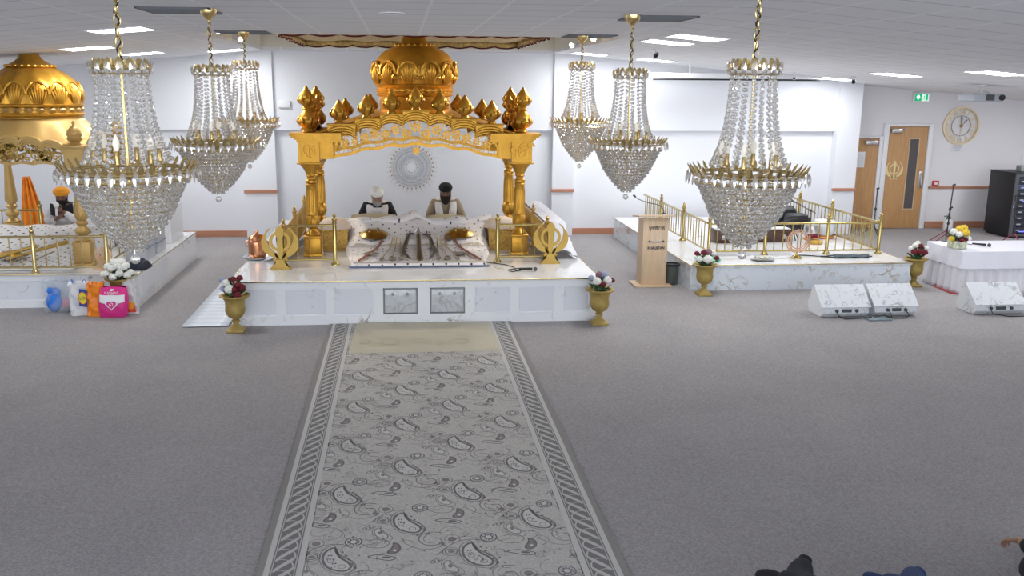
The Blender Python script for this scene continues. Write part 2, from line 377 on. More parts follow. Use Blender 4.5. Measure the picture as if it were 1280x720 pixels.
# doors
def door(name, x0, x1, h, win):
    d = bpy.data.objects.new(name, None); COL.objects.link(d); d.location = ((x0+x1)/2, YD-.02, 0); d['kind'] = 'structure'
    m = MB(); m.bbox(x0, YD-.045, .01, x1, YD-.005, h, .004)
    ob('door_leaf', m, OAK, d)
    m = MB(); w = .07 if win else .04
    m.bbox(x0-w-.04, YD-.075, 0, x0-.005, YD-.001, h+w, .008); m.bbox(x1+.005, YD-.075, 0, x1+w+.04, YD-.001, h+w, .008); m.bbox(x0-.005, YD-.075, h+.005, x1+.005, YD-.001, h+w, .008)
    ob('door_frame', m, WHITE, d)
    m = MB(); m.bbox(x0+.03 if win else x1-.3, YD-.12, h-.12, x0+.25 if win else x1-.05, YD-.045, h-.04, .008); m.tube([((x0+.1) if win else x1-.1, YD-.1, h-.05), ((x0+.35) if win else x1-.35, YD-.09, h-.03)], .008)
    ob('door_closer', m, STEEL, d)
    if win:
        a, b = x0+.47, x0+.66
        m = MB(); m.prism([(a, .42), (b, .42), (b, 1.86), (a, 1.86)], (0, YD-.046, 0), d=.004); g_ = ob('vision_panel', m, mat('vision_glass', (.10, .09, .09), .12), d)
        m = MB()
        for q in ((a-.02, .4, a, 1.88), (b, .4, b+.02, 1.88), (a, .4, b, .42), (a, 1.86, b, 1.88)): m.box(q[0], YD-.056, q[1], q[2], YD-.045, q[3])
        ob('panel_bead', m, BEECH, g_)
        m = MB(); m.bbox(x1-.1, YD-.056, .85, x1-.03, YD-.045, 1.2, .003); m.tube([(x1-.065, YD-.06, .9), (x1-.065, YD-.09, .92), (x1-.065, YD-.09, 1.13), (x1-.065, YD-.06, 1.15)], .01)
        ob('push_plate', m, STEEL, d)
        m = MB(); khanda(m, .42, (x0+.19, YD-.046, 1.0), d=.006, fat=1.1); ob('khanda_emblem', m, mat('cream_gold', (.85, .68, .35), .4, .3), d)
    return d
door('door_1', 9.19, 9.80, 1.87, False); door('door_2', 10.0, 10.84, 2.11, True)

# ---------------------------------------------------------------- carpet runner
m = MB(); zf = 0.012
YF, YN2 = 11.0, 2.6
XA, XB = -.90, 1.345; mid = (XA+XB)/2
def quad(x0, x1, z, mi, y0=YN2, y1=YF):
    m.mi = mi; m._f([m.bm.verts.new(p) for p in ((x0, y0, z), (x1, y0, z), (x1, y1, z), (x0, y1, z))])
m.mi = 1; m.box(XA, YN2, 0.001, XB, YF, zf)
E = [.045, .08, .24, .28]     # brown strip painting the backing's shadow, light stripe, dark band, light stripe
for s in (0, 1):
    def S(a, b): return (XA+a, XA+b) if s == 0 else (XB-b, XB-a)
    quad(*S(E[0], E[1]), zf+.0006, 3); quad(*S(E[1], E[2]), zf+.0006, 2); quad(*S(E[2], E[3]), zf+.0006, 3)
    c = sum(S(E[1], E[2]))/2; hw = .058; sg = 1 if s == 0 else -1; y = YN2+.05; m.mi = 4
    quad(c-.072, c-.066, zf+.0009, 4); quad(c+.066, c+.072, zf+.0009, 4)
    while y < YF-.1:
        P = [(c - sg*hw*math.cos(PI*t), y + .13*t + .030*math.sin(PI*(t-.5))) for t in [i/12 for i in range(13)]]
        w = [.006+.026*math.sin(PI*i/12) for i in range(13)]; m.mi = 4
        m.band(P, w, (0, 0, zf+.0012), (1, 0, 0), (0, 1, 0), 0)
        P2 = [(c + sg*hw*.95*math.cos(PI*t), y + .03 + .075*t + .05*math.sin(PI*t)) for t in [i/10 for i in range(11)]]; m.mi = 5 if False else 4
        m.band(P2, [.005+.006*abs(math.cos(PI*i/10)) for i in range(11)], (0, 0, zf+.001), (1, 0, 0), (0, 1, 0), 0)
        m.mi = 2
        y += .13
fx0, fx1 = XA+E[3], XB-E[3]
quad(fx0, fx1, zf+.0006, 0)
rr = random.Random(3)
def cl(P): return [(min(fx1-.003, max(fx0+.003, p[0])), min(YF-.01, max(YN2+.01, p[1]))) for p in P]
def B(P, w, mi, closed=False, lay=1):
    if all(p[0] <= fx0 or p[0] >= fx1 for p in P): return
    m.mi = mi; m.band(cl(P), w, (0, 0, zf+.0006+.0004*lay), (1, 0, 0), (0, 1, 0), 0, closed=closed)
def Fil(P, mi, lay=1):
    Q = cl(P)
    if max(q[0] for q in Q)-min(q[0] for q in Q) < .01: return
    m.mi = mi; z = zf+.0006+.0004*lay; cx_ = sum(q[0] for q in Q)/len(Q); cy2 = sum(q[1] for q in Q)/len(Q)
    c = m.bm.verts.new((cx_, cy2, z)); V = [m.bm.verts.new((q[0], q[1], z)) for q in Q]
    for i in range(len(V)): m._f([c, V[i], V[(i+1) % len(V)]])
def smoothp(P, closed=True, k=4):
    out = []; n = len(P)
    for i in range(n if closed else n-1):
        p0, p1, p2, p3 = (P[(i-1) % n], P[i], P[(i+1) % n], P[(i+2) % n]) if closed else (P[max(0, i-1)], P[i], P[i+1], P[min(n-1, i+2)])
        for j in range(k):
            t = j/k; out.append(tuple(.5*((2*p1[a]) + (-p0[a]+p2[a])*t + (2*p0[a]-5*p1[a]+4*p2[a]-p3[a])*t*t + (-p0[a]+3*p1[a]-3*p2[a]+p3[a])*t**3) for a in (0, 1)))
    if not closed: out.append(P[-1])
    return out
PB = [(-.012, .135), (-.05, .115), (-.078, .05), (-.07, -.04), (-.03, -.115), (.035, -.15), (.08, -.145), (.10, -.10), (.075, -.045), (.03, .01), (.0, .08)]
def T(P, c, s=1.0, a=0, fl=1):
    ca, sa = math.cos(a), math.sin(a); return [(c[0]+s*(fl*p[0]*ca-p[1]*sa), c[1]+s*(fl*p[0]*sa+p[1]*ca)) for p in P]
def ell(c, rx, ry, a=0, n=18): return T([(rx*math.cos(2*PI*i/n), ry*math.sin(2*PI*i/n)) for i in range(n)], c, 1, a)
def paisley(c, s, a, fl, rim, fill, w):
    P = T(smoothp(PB), c, s, a, fl); Fil(P, fill, 1); B(P, w, rim, True, 2)
def cell(cx_, cy_):
    C = lambda dx, dy: (cx_+dx, cy_+dy)
    paisley(C(0, 0), 1.0, 0, 1, 2, 3, .016)
    B(T(smoothp(PB), C(-.003, .004), 1.22), .007, 1, True, 1)
    B(smoothp([C(-.24, .0), C(-.17, .10), C(-.1, .165), (C(-.02, .185)), C(.05, .17), C(.085, .13)], False), .008, 1)
    B(smoothp([C(.0, .12), C(.02, .05), C(.07, .0), C(.115, -.06), C(.125, -.13), C(.07, -.2)], False), .014, 1, lay=2)
    for i in range(7): Fil(ell(C(-.045+.018*(i % 3)+.014*(i//3), .04-.05*(i//2)), .006, .01, n=6), 2, 3)
    B(ell(C(.045, -.1), .022, .024), .005, 1, True, 3); B(ell(C(-.03, -.02), .018, .03), .005, 1, True, 3)
    for i in range(6): Fil(ell(C(.04+.022*i, .08-.05*i), .007, .012, .5, 6), 2, 2)
    # spiral scroll, lower right
    B(smoothp([C(.235, -.17), C(.17, -.155), (C(.1, -.19)), C(.085, -.26), C(.12, -.32), C(.19, -.33), C(.23, -.29), C(.215, -.24), C(.16, -.235)], False), .009, 1)
    B(smoothp([C(.2, -.19), C(.14, -.19), C(.115, -.25), C(.14, -.295), C(.18, -.30)], False), .005, 1)
    # spoked medallion
    c = C(-.334, -.25); Fil(ell(c, .058, .062), 2, 1); B(ell(c, .044, .048), .007, 3, True, 2); Fil(ell(c, .02, .022), 3, 2)
    for i in range(10):
        a = i*PI/5; Fil(ell((c[0]+.033*math.cos(a), c[1]+.035*math.sin(a)), .006, .006, n=6), 3, 2)
    c = C(-.15, .035); B(ell(c, .055, .052), .006, 1, True); B(ell(c, .038, .034), .008, 2, True); Fil(ell(c, .022, .016), 1)
    c = C(-.135, .2); Fil(ell(c, .028, .03), 5, 1); B(ell(c, .05, .055), .005, 1, True)
    Fil(ell(C(-.2, .14), .014, .02), 5, 1); B(ell(C(-.2, .14), .022, .03), .004, 2, True)
    paisley(C(-.073, -.35), .47, .15, -1, 2, 5, .012); B(smoothp([C(-.05, -.29), C(-.01, -.25), C(.04, -.27), C(.05, -.33), C(.0, -.38)], False), .005, 1)
    Fil(ell(C(-.07, -.38), .012, .014, n=8), 3, 3)
    paisley(C(-.165, -.14), .5, 0, 1, 1, 3, .008); Fil(ell(C(-.165, -.14), .015, .022), 1, 3); B(T(smoothp(PB), C(-.16, -.14), .75), .005, 1, True)
    B(ell(C(-.25, -.07), .018, .045, -1.0), .006, 2, True); Fil(ell(C(-.26, -.075), .008, .012), 5, 1); Fil(ell(C(-.235, -.065), .008, .012), 5, 1)
    B(smoothp([C(.2, .01), C(.26, .03), C(.33, .01), C(.375, -.02), (C(.33, -.045)), C(.26, -.02)], True), .009, 2, True); Fil(ell(C(.315, -.008), .03, .012, -.2), 2)
    B(smoothp([C(-.02, -.22), C(.0, -.3), C(.08, -.37), C(.17, -.38), C(.25, -.33)], False), .006, 1)
    B(smoothp([C(.14, .2), C(.2, .13), C(.29, .12), C(.33, .18), C(.28, .23), C(.2, .22)], False), .007, 1)
    B(smoothp([C(.16, .16), C(.22, .17), C(.26, .19)], False), .005, 1)
    for i in range(26):
        q = C(rr.uniform(-.43, .43), rr.uniform(-.23, .23)); Fil(ell(q, rr.uniform(.004, .008), rr.uniform(.006, .012), rr.uniform(0, 3), 6), rr.choice((1, 1, 2, 5)), 1)
    for i in range(9):
        q = C(rr.uniform(-.42, .42), rr.uniform(-.22, .22)); a_ = rr.uniform(0, 6); r_ = rr.uniform(.03, .055)
        B([(q[0]+r_*(1-.7*k/12)*math.cos(a_+k*.55), q[1]+r_*(1-.7*k/12)*math.sin(a_+k*.55)) for k in range(13)], .0045, 1, lay=0)
        for k in range(8): Fil(ell((q[0]+r_*1.35*math.cos(a_+k*.7), q[1]+r_*1.35*math.sin(a_+k*.7)), .0045, .0045, n=5), 1, 0)
    for i in range(7):
        q = C(rr.uniform(-.4, .4), rr.uniform(-.22, .22)); s_ = rr.uniform(.05, .1); B(T(arc(0, 0, 1, 0, rr.uniform(120, 230), 8), q, s_, rr.uniform(0, 6)), .004, 1)
for i in range(-2, 4):
    for j in range(-8, 4):
        for hx, hy in ((0, 0), (.435, -.4575)):
            yy = 8.43 + .915*j + hy
            if 2.9 < yy < 10.9: cell(0.0 + .87*i + hx, yy)
RM = [mat('runner_field', (.475, .46, .435), .95, vary=.12, vscale=60), mat('runner_taupe', (.26, .245, .235), .95), mat('runner_charcoal', (.19, .182, .186), .95), mat('runner_light', (.54, .53, .51), .95, vary=.06, vscale=90), mat('runner_link', (.50, .485, .46), .95), mat('runner_plum', (.26, .225, .23), .95)]
o = ob('carpet_runner', m, RM, smooth=0)
tag(o, 'long grey paisley carpet runner with twisted rope borders leading to the central platform', 'carpet runner')
m = MB(); rm = random.Random(5)
m.grid(lambda a, b: Vector((-.60+.03*(b)+a*(1.69-.06*b), 9.69+1.28*b, .028+.004*math.sin(9*a)+.004*math.cos(7*b+3*a) if 0 < a < 1 and 0 < b < 1 else .014)), 40, 30)
for k in range(14):
    c = (rm.uniform(-.45, .95), rm.uniform(9.9, 10.8)); m.mi = 1
    m.band(smoothp(T([(-.1, 0), (-.03, .07), (.05, .05), (.09, -.03), (.03, -.08), (-.04, -.03)], c, rm.uniform(.7, 1.5), rm.uniform(0, 6)), False), .012, (0, 0, .035), (1, 0, 0), (0, 1, 0), 0)
o = ob('bath_style_mat', m, [mat('beige_mat', (.52, .48, .38), .95, bump=.4, bscale=120), mat('beige_mat_relief', (.48, .445, .35), .95)], smooth=60); o.name = 'floor_mat'
tag(o, 'beige textured mat laid over the runner at the foot of the platform', 'mat')

# ---------------------------------------------------------------- ceiling fittings
def ceiling_light(x, y, lab, where):
    t = thing('ceiling_light', lab, 'ceiling light', (x+.3, y+.3, ceil_z(x+.3)), group='square ceiling light panels'); t.pop('group', None)
    s = -SL if x > XR else SL
    def P(px, py, d): return Vector((px, py, ceil_z(px)-d))
    m = MB(); w = .025
    for a, b, c, d_ in ((x, y, x+.6, y+w), (x, y+.6-w, x+.6, y+.6), (x, y+w, x+w, y+.6-w), (x+.6-w, y+w, x+.6, y+.6-w)):
        v = [m.bm.verts.new(P(*p)) for p in ((a, b, .0), (c, b, .0), (c, d_, .0), (a, d_, .0), (a, b, .014), (c, b, .014), (c, d_, .014), (a, d_, .014))]
        for q in ((0,1,2,3),(4,7,6,5),(0,4,5,1),(2,6,7,3),(1,5,6,2),(0,3,7,4)): m._f([v[i] for i in q])
    ob('light_frame', m, WHITE, t, smooth=0)
    m = MB(); m._f([m.bm.verts.new(P(*p)) for p in ((x+w, y+w, .008), (x+w, y+.6-w, .008), (x+.6-w, y+.6-w, .008), (x+.6-w, y+w, .008))])
    ob('light_diffuser', m, mat('panel_light', (1, 1, 1), .5, emit=(.96, .98, 1.0), estr=PANEL_STRENGTH), t, smooth=0)
for x, y, lab in ((-3.3, 10.3, 'left light panel nearest the camera, above the large left chandelier'), (-4.5, 12.9, 'outermost left light panel, above the small golden dome'), (-4.4, 15.25, 'light panel left of the chain of the second left chandelier, near the back wall'),
    (-3.28, 16.35, 'left light panel beside the ceiling recess, behind the chandelier chains'), (3.13, 10.42, 'largest right light panel, just right of the recess, of the pair nearest the camera'), (3.13, 11.63, 'second right light panel, directly behind the largest one'),
    (4.25, 16.2, 'light panel above the left end of the projector screen housing'), (3.08, 16.35, 'light panel behind the small right chandelier at the recess corner'), (5.5, 14.6, 'light panel behind the top of the large right chandelier'),
    (7.75, 16.5, 'light panel right of the projector screen housing, above the corner pillar'), (7.3, 13.55, 'light panel in the right ceiling before the exit sign'), (7.37, 11.2, 'light panel at the far right above the ceiling projector'),
    (12.0, 15.6, 'added light panel out of view above the equipment rack by the right wall'), (11.9, 13.2, 'added light panel out of view over the far right carpet, beyond the clothed table'), (10.2, 10.2, 'added light panel out of view right of the clothed table, towards the camera'), (-8.1, 14.4, 'added light panel out of view by the left wall behind the small domed canopy'), (-7.6, 11.2, 'added light panel out of view by the left wall before the left platform')):  # this row: unseen panels added to brighten the side walls
    ceiling_light(x, y, lab, 0)
def vent(x, y, lab):
    t = thing('ceiling_vent', lab, 'air vent', (x+.3, y+.3, ZC))
    m = MB(); m.box(x, y, ZC-.004, x+.6, y+.6, ZC+.0); ob('vent_backing', m, DARK, t, smooth=0)
    m = MB()
    for k in range(9): m.box(x+.02, y+.03+.062*k, ZC-.012, x+.58, y+.045+.062*k, ZC-.004)
    m.box(x, y, ZC-.014, x+.6, y+.015, ZC-.004); m.box(x, y+.585, ZC-.014, x+.6, y+.6, ZC-.004); m.box(x, y, ZC-.014, x+.015, y+.6, ZC-.004); m.box(x+.585, y, ZC-.014, x+.6, y+.6, ZC-.004)
    ob('vent_slats', m, mat('vent_grey', (.16, .165, .18), .6), t, smooth=0)
vent(-2.155, 8.0, 'dark grey ceiling vent left of the second left chandelier rose'); vent(-2.155, 11.3, 'dark ceiling vent by the rear left chandelier, at the recess edge')
vent(2.044, 11.3, 'dark ceiling vent by the rear right chandelier, at the recess edge'); vent(2.044, 8.2, 'dark grey ceiling vent right of the front right chandelier rose')
t = thing('ceiling_speaker', 'round flush ceiling speaker in the tiles above the central dome', 'ceiling speaker', (-.06, 8.32, ZC))
m = MB(); m.lathe((-.06, 8.32, ZC), [(.11, 0), (.11, -.006), (.095, -.010), (.09, -.004)], 24); ob('speaker_rim', m, WHITE, t)
m = MB(); m.lathe((-.06, 8.32, ZC), [(.001, -.006), (.09, -.006), (.09, -.002)], 24); ob('speaker_grille', m, mat('grille', (.5, .5, .56), .5), t)
for x, y, z, lab in ((-2.50, 12.85, 3.62, 'recess spotlight nearest the front on the left side'), (-2.50, 14.6, 3.60, 'recess spotlight further back on the left side'), (2.88, 13.4, 3.6, 'recess spotlight nearest the front on the right side'), (2.88, 15.1, 3.58, 'recess spotlight further back on the right side')):
    s = 1 if x < 0 else -1
    t = thing('spotlight', lab, 'spotlight', (x, y, z-.1))
    m = MB(); m.cyl((x, y, z), (x+s*.05, y, z-.01), .03, seg=10); ob('spot_mount', m, WHITE, t)
    m = MB(); m.cyl((x+s*.05, y+.03, z), (x+s*.12, y-.06, z-.06), .035, .045, 12); ob('spot_head', m, WHITE, t)
    m = MB(); m.lathe((0, 0, 0), [(.001, .012), (.03, .008), (.036, 0)], 12, M=Matrix.Translation((x+s*.122, y-.062, z-.062)) @ Vector((s*.07, -.09, -.06)).to_track_quat('Z', 'Y').to_matrix().to_4x4())
    ob('spot_bulb', m, mat('spot_bulb', (1, .95, .85), .5, emit=(1, .85, .65), estr=20), t)
    ld = bpy.data.lights.new('spot_light', 'SPOT'); ld.energy = SPOT_WATT; ld.color = (1, .88, .7); ld.spot_size = 1.5; ld.spot_blend = .6; ld.shadow_soft_size = .04
    lo = bpy.data.objects.new('spot_light', ld); COL.objects.link(lo); lo.parent = t
    p_ = Vector((x+s*.15, y-.03, z-.10)); lo.location = p_-t.location; lo.rotation_euler = (Vector((.2, 12.4, 2.3))-p_).to_track_quat('-Z', 'Y').to_euler()
# ---------------------------------------------------------------- marble platforms
def platform(lab, x0, x1, y0, y1, h, panels_front=(), side_panels=(), hatches=(), body=MARB):
    t = thing('platform', lab, 'platform', ((x0+x1)/2, (y0+y1)/2, 0))
    m = MB(); m.box(x0+.02, y0+.02, .001, x1-.02, y1-.02, h-.03)
    ob('plinth_body', m, body, t, smooth=0)
    # stiles and rails that frame the sunk panels
    m = MB()
    if panels_front:
        z0, z1 = panels_front[0][2], panels_front[0][3]
        m.box(x0, y0, .001, x1, y0+.02, z0); m.box(x0, y0, z1, x1, y0+.02, h-.03)
        xs = [x0] + [v for p in panels_front for v in p[:2]] + [x1]
        for a, b in zip(xs[::2], xs[1::2]): m.box(a, y0, z0, b, y0+.02, z1)
    else: m.box(x0, y0, .001, x1, y0+.02, h-.03)
    m.box(x0, y0+.02, .001, x0+.02, y1, h-.03)
    if side_panels:
        z0, z1 = side_panels[0][2], side_panels[0][3]
        m.box(x1-.02, y0+.02, .001, x1, y1, z0); m.box(x1-.02, y0+.02, z1, x1, y1, h-.03)
        ys = [y0+.02] + [v for p in side_panels for v in p[:2]] + [y1]
        for a, b in zip(ys[::2], ys[1::2]): m.box(x1-.02, a, z0, x1, b, z1)
    else: m.box(x1-.02, y0+.02, .001, x1, y1, h-.03)
    ob('marble_cladding', m, body, t, smooth=0)
    m = MB(); m.bbox(x0-.015, y0-.015, h-.03, x1+.015, y1, h, .004); ob('marble_top', m, MARBT, t, smooth=0)
    m = MB(); m.bbox(x0-.02, y0-.021, h-.012, x1+.02, y0-.014, h+.002, .002); m.bbox(x0-.021, y0-.02, h-.012, x0-.014, y1, h+.002, .002); m.bbox(x1+.014, y0-.02, h-.012, x1+.021, y1, h+.002, .002)
    ob('gold_edge_trim', m, BRASSL, t)
    for i, p in enumerate(panels_front):
        if i in hatches:
            m = MB(); m.bbox(p[0]+.02, y0-.006, p[2]+.02, p[1]-.02, y0+.019, p[3]-.02, .006); q = ob('access_hatch', m, marble('hatch_marble', (.62, .64, .67), (.45, .44, .43), width=.05, scale=5, cover=.45), t)
            m = MB(); w = .014
            for a in ((p[0], p[2], p[1], p[2]+w), (p[0], p[3]-w, p[1], p[3]), (p[0], p[2], p[0]+w, p[3]), (p[1]-w, p[2], p[1], p[3])): m.box(a[0], y0-.004, a[1], a[2], y0+.02, a[3])
            ob('hatch_frame', m, mat('hatch_gap', (.25, .26, .28), .5), q, smooth=0)
            for fx in (.28, .7):
                m = MB(); m.lathe((p[0]+fx*(p[1]-p[0]), y0-.006, p[3]-.07), [(.016, 0), (.012, -.012), (.02, -.02), (.001, -.026)], 12, axis='Y')
                ob('hatch_knob', m, mat('hatch_knob', (.3, .3, .3), .4, .6), q)
        else:
            m = MB(); m.bbox(p[0]+.012, y0+.012, p[2]+.012, p[1]-.012, y0+.021, p[3]-.012, .003); ob('marble_panel', m, MARBI, t, smooth=0)
    for p in side_panels:
        m = MB(); m.bbox(x1-.021, p[0]+.012, p[2]+.012, x1-.012, p[1]-.012, p[3]-.012, .003); ob('marble_panel', m, MARBI, t, smooth=0)
    return t
SZ = .55
def px2x(u): return (u-520)/435*4.29*1.0+.205
PF = [(px2x(a), px2x(b), .12, .45) for a, b in ((305, 343.5), (355, 405), (415, 463), (475, 518), (533, 577), (589, 634), (645, 690), (702, 735))]
platform('large central marble platform with sunk panels, under the golden canopy', -2.07, 2.43, 11.0, 16.2, SZ, PF, (), (3, 4))

# ---------------------------------------------------------------- golden domed canopy (centre)
def bulb_finial(parent, c, s=1.0, name='finial', mt=None, leaves=True):
    m = MB(); x, y, z = c
    prof = [(.055, 0), (.062, .012), (.055, .03), (.045, .045), (.05, .055), (.062, .06), (.066, .072), (.085, .10), (.104, .14), (.104, .17), (.09, .205), (.066, .235), (.045, .26), (.03, .285), (.02, .305), (.002, .32)]
    m.lathe((x, y, z), [(r*s, h*s) for r, h in prof], 20, flute=(10, .10, .09*s, .26*s))
    if leaves:
        for k in range(8):
            a = k*PI/4+.2; M = Matrix.Translation((x, y, z)) @ Matrix.Rotation(a, 4, 'Z')
            m.grid(lambda u, v: M @ Vector(((.074+.048*math.sin(PI*min(1, v*.95))*1.0 + (0.006 if abs(u-.5) < .3 else 0))*s, (u-.5)*.075*s*math.sin(PI*(.12+.86*v)), (.065+.13*v)*s)), 4, 6)
    return ob(name, m, mt or GOLD, parent, smooth=50)
def fluted_post(parent, x, y, z0, H, mt=GOLD):
    k = H/1.28
    m = MB(); m.bbox(x-.125, y-.125, z0, x+.125, y+.125, z0+.04, .006); m.bbox(x-.11, y-.11, z0+.04, x+.11, y+.11, z0+.26, .008); m.bbox(x-.12, y-.12, z0+.26, x+.12, y+.12, z0+.29, .006)
    p = ob('post', m, mt, parent)
    m = MB(); Z = lambda a: z0+.29+(a)*(H-.29)/(.99)
    m.lathe((x, y, 0), [(.095, Z(0)), (.10, Z(.02)), (.085, Z(.045)), (.06, Z(.07)), (.055, Z(.09)), (.075, Z(.105)), (.098, Z(.14)), (.10, Z(.19)), (.085, Z(.25)), (.07, Z(.28))], 32, flute=(10, .14, Z(.1), Z(.24)))
    ob('lotus_bulb', m, mt, p)
    m = MB(); m.lathe((x, y, 0), [(.075, Z(.28)), (.082, Z(.29)), (.078, Z(.31)), (.082, Z(.34)), (.078, Z(.6)), (.068, Z(.68)), (.07, Z(.685)), (.078, Z(.70)), (.07, Z(.715))], 60, flute=(12, .16, Z(.32), Z(.675)))
    ob('fluted_shaft', m, mt, p)
    m = MB(); m.lathe((x, y, 0), [(.062, Z(.715)), (.075, Z(.73)), (.075, Z(.76)), (.055, Z(.775)), (.05, Z(.80)), (.07, Z(.82)), (.062, Z(.835)), (.07, Z(.86)), (.10, Z(.92)), (.135, Z(.965)), (.14, Z(.99))], 32, flute=(14, .10, Z(.84), Z(.95)))
    ob('capital', m, mt, p)
def curl(m, c, r, o, d, fl=1, a0=0, turns=1.4, w=.012):
    n = 16; P = []
    for i in range(n+1):
        t = i/n; a = a0+fl*turns*2*PI*t; rr_ = r*(1-.72*t); P.append((c[0]+rr_*math.cos(a), c[1]+rr_*math.sin(a)))
    m.band(P, [w*(1-.5*i/n) for i in range(n+1)], o, (1, 0, 0), (0, 0, 1), d)
def flower2(m, c, r, o, d):
    m.band(arc(c[0], c[1], r*.62, 0, 360, 12)[:-1], r*.34, o, (1, 0, 0), (0, 0, 1), d, closed=True)
    for k in range(7):
        a = k*2*PI/7; m.prism(ell((c[0]+r*.95*math.cos(a), c[1]+r*.95*math.sin(a)), r*.26, r*.26, n=6), o, d=d*.7)
    m.prism(ell(c, r*.26, r*.26, n=8), o, d=d*1.3)
CX = .21; FY = 12.6
steps = [(0, .175, 2.55), (.175, .48, 2.50), (.48, .815, 2.44), (.815, 1.185, 2.37)]
def under(dx):
    """scalloped lower line of the stepped moulding"""
    a = abs(dx)
    for s0, s1, zt in steps:
        if a <= s1 or s1 == 1.185:
            c, w = ((s0+s1)/2, (s1-s0)/2) if s0 > 0 else (0, .175)
            base = {2.55: 2.40, 2.50: 2.365, 2.44: 2.30, 2.37: 2.215}[zt]
            t = min(1, abs(a-c)/w); return base + .015 - .085*(1-math.sqrt(max(0, 1-t*t*.96)))
def low(dx):
    a = abs(dx)
    z = 2.105 - .155*(a/1.12)**2 - .02*(a/1.12)
    return z + .012*math.cos(a*2*PI/.36)
def arch_face(parent, y0, d, sgn, detail=True, mt=GOLD):
    """front (sgn=-1 looks to the viewer) or back frame of the canopy"""
    m = MB()
    xs = sorted([-1.19+2.38*i/110 for i in range(111)] + [sg*(b_+e) for b_ in (.175, .48, .815, 1.185) for sg in (-1, 1) for e in (-.002, .002)])
    def topz(x):
        for s0, s1, zt in steps:
            if abs(x) <= s1: return zt
        return 2.25
    for k in range(4):                      # four nested mouldings, each set further back
        tz = [max(topz(x)-.022*k, under(x)+.035*(3-k)+.01) for x in xs]; bz = [under(x)+.035*(3-k) for x in xs]
        ya = y0-.065+.026*k if sgn < 0 else y0-.03; yb = y0+.04
        T_ = [[m.bm.verts.new((CX+x, yy_, z)) for x, z in zip(xs, zz)] for yy_ in (ya, yb) for zz in (tz, bz)]
        for i in range(len(xs)-1):
            m._f([T_[0][i], T_[0][i+1], T_[1][i+1], T_[1][i]]); m._f([T_[2][i], T_[3][i], T_[3][i+1], T_[2][i+1]])
            m._f([T_[0][i], T_[2][i], T_[2][i+1], T_[0][i+1]]); m._f([T_[1][i], T_[1][i+1], T_[3][i+1], T_[3][i]])
    for k in range(4):
        ya = y0-.065+.026*k if sgn < 0 else y0-.03
        m.tube([(CX+x, ya, under(x)+.035*(3-k)) for x in xs[::2]], .009, 6)
    # sloped caps that carry the finials
    for s0, s1, zt in steps:
        for sg in ((-1, 1) if s0 else (1,)):
            a_, b_ = (sg*s0, sg*(s1-.0)) if s0 else (-s1, s1); a_, b_ = min(a_, b_), max(a_, b_)
            m.bbox(CX+a_-.012, y0-.09, zt-.022, CX+b_+.012, y0+.07, zt, .006)
    fr = ob('stepped_arch', m, mt, parent, smooth=30)
    for s in (-1, 1):
        m = MB()
        xc = CX+s*1.44; a, b = xc-.14, xc+.14
        m.box(a, y0-.12, 1.86, b, y0+.16, 2.14); m.bbox(a-.02, y0-.14, 1.83, b+.02, y0+.18, 1.86, .006)
        m.box(min(xc+(-s)*.14, CX+s*1.12), y0-.07, 1.90, max(xc+(-s)*.14, CX+s*1.12), y0+.05, 2.16)
        for k, (e, z0_, z1_) in enumerate(((.015, 2.13, 2.16), (.045, 2.16, 2.19), (.08, 2.19, 2.215), (.10, 2.215, 2.25))):
            x0_, x1_ = (a-e, CX-1.0) if s < 0 else (CX+1.0, b+e)
            m.box(x0_, y0-.12-e, z0_, x1_, y0+.16, z1_)
        cb = ob('corner_block', m, mt, parent, smooth=30)
        m = MB()
        for q in ((-.12, 1.875, .12, 1.89), (-.12, 2.11, .12, 2.125), (-.12, 1.89, -.105, 2.11), (.105, 1.89, .12, 2.11)): m.box(xc+q[0], y0-.128, q[1], xc+q[2], y0-.12, q[3])
        if detail:
            if s < 0: khanda(m, .19, (CX-1.44, y0-.12, 1.905), d=.024, fat=1.15)
            else: text_into(m, 'ੴ', .22, (CX+1.44, y0-.126, 1.99), depth=.016, bold=.004)
        ob('panel_relief', m, mt, cb)
    # lower moulding of the arch
    m = MB(); xs = [-1.13+2.26*i/90 for i in range(91)]
    m.band([(CX+x, low(x)-.016) for x in xs], .034, (0, y0, 0), d=d*.8)
    m.band([(CX+x, low(x)+.004) for x in xs], .010, (0, y0, 0), d=d)
    ob('lower_arch_moulding', m, mt, parent, smooth=30)
    # pierced foliage between the two mouldings
    if not detail: return
    m = MB(); o = (0, y0-.02, 0); dd = .03
    rl = random.Random(11)
    N_ = 8
    for i in range(-N_, N_+1):
        x = i*1.10/N_; zl, zh = low(x)+.02, under(x)+.02; h = zh-zl
        if h < .05: continue
        fr_ = min(.06, h*.27)
        flower2(m, (CX+x, zl+h*(.62 if i % 2 == 0 else .42)), fr_, o, dd)
    for i in range(46):
        x = -1.1+2.2*i/45; zl, zh = low(x)+.015, under(x)+.02; h = zh-zl; f = rl.choice((.12, .2, .45, .8))
        curl(m, (CX+x, zl+h*f), h*.17, o, dd*.7, rl.choice((-1, 1)), rl.uniform(0, 6), 1.2, .011)
    for i in range(20):
        x = -1.1+2.2*i/19; zl, zh = low(x)+.01, under(x)+.03
        x2 = x+rl.uniform(-.06, .06); m.band(smoothp([(CX+x, zl), (CX+(x+x2)/2+.015, (zl+zh)/2), (CX+x2, zh)], False), .009, o, d=dd*.5)
    for i in range(26):
        x = -1.1+2.2*rl.random(); zl, zh = low(x)+.02, under(x)+.03; z = zl+(zh-zl)*rl.random()**.7; m.prism(ell((CX+x, z), .016, .009, rl.uniform(0, 3), 6), o, d=dd*.6)
    for s in (-1, 1): m.band([(CX+s*1.11, low(1.11)), (CX+s*1.11, under(1.11)+.03)], .02, o, d=dd)
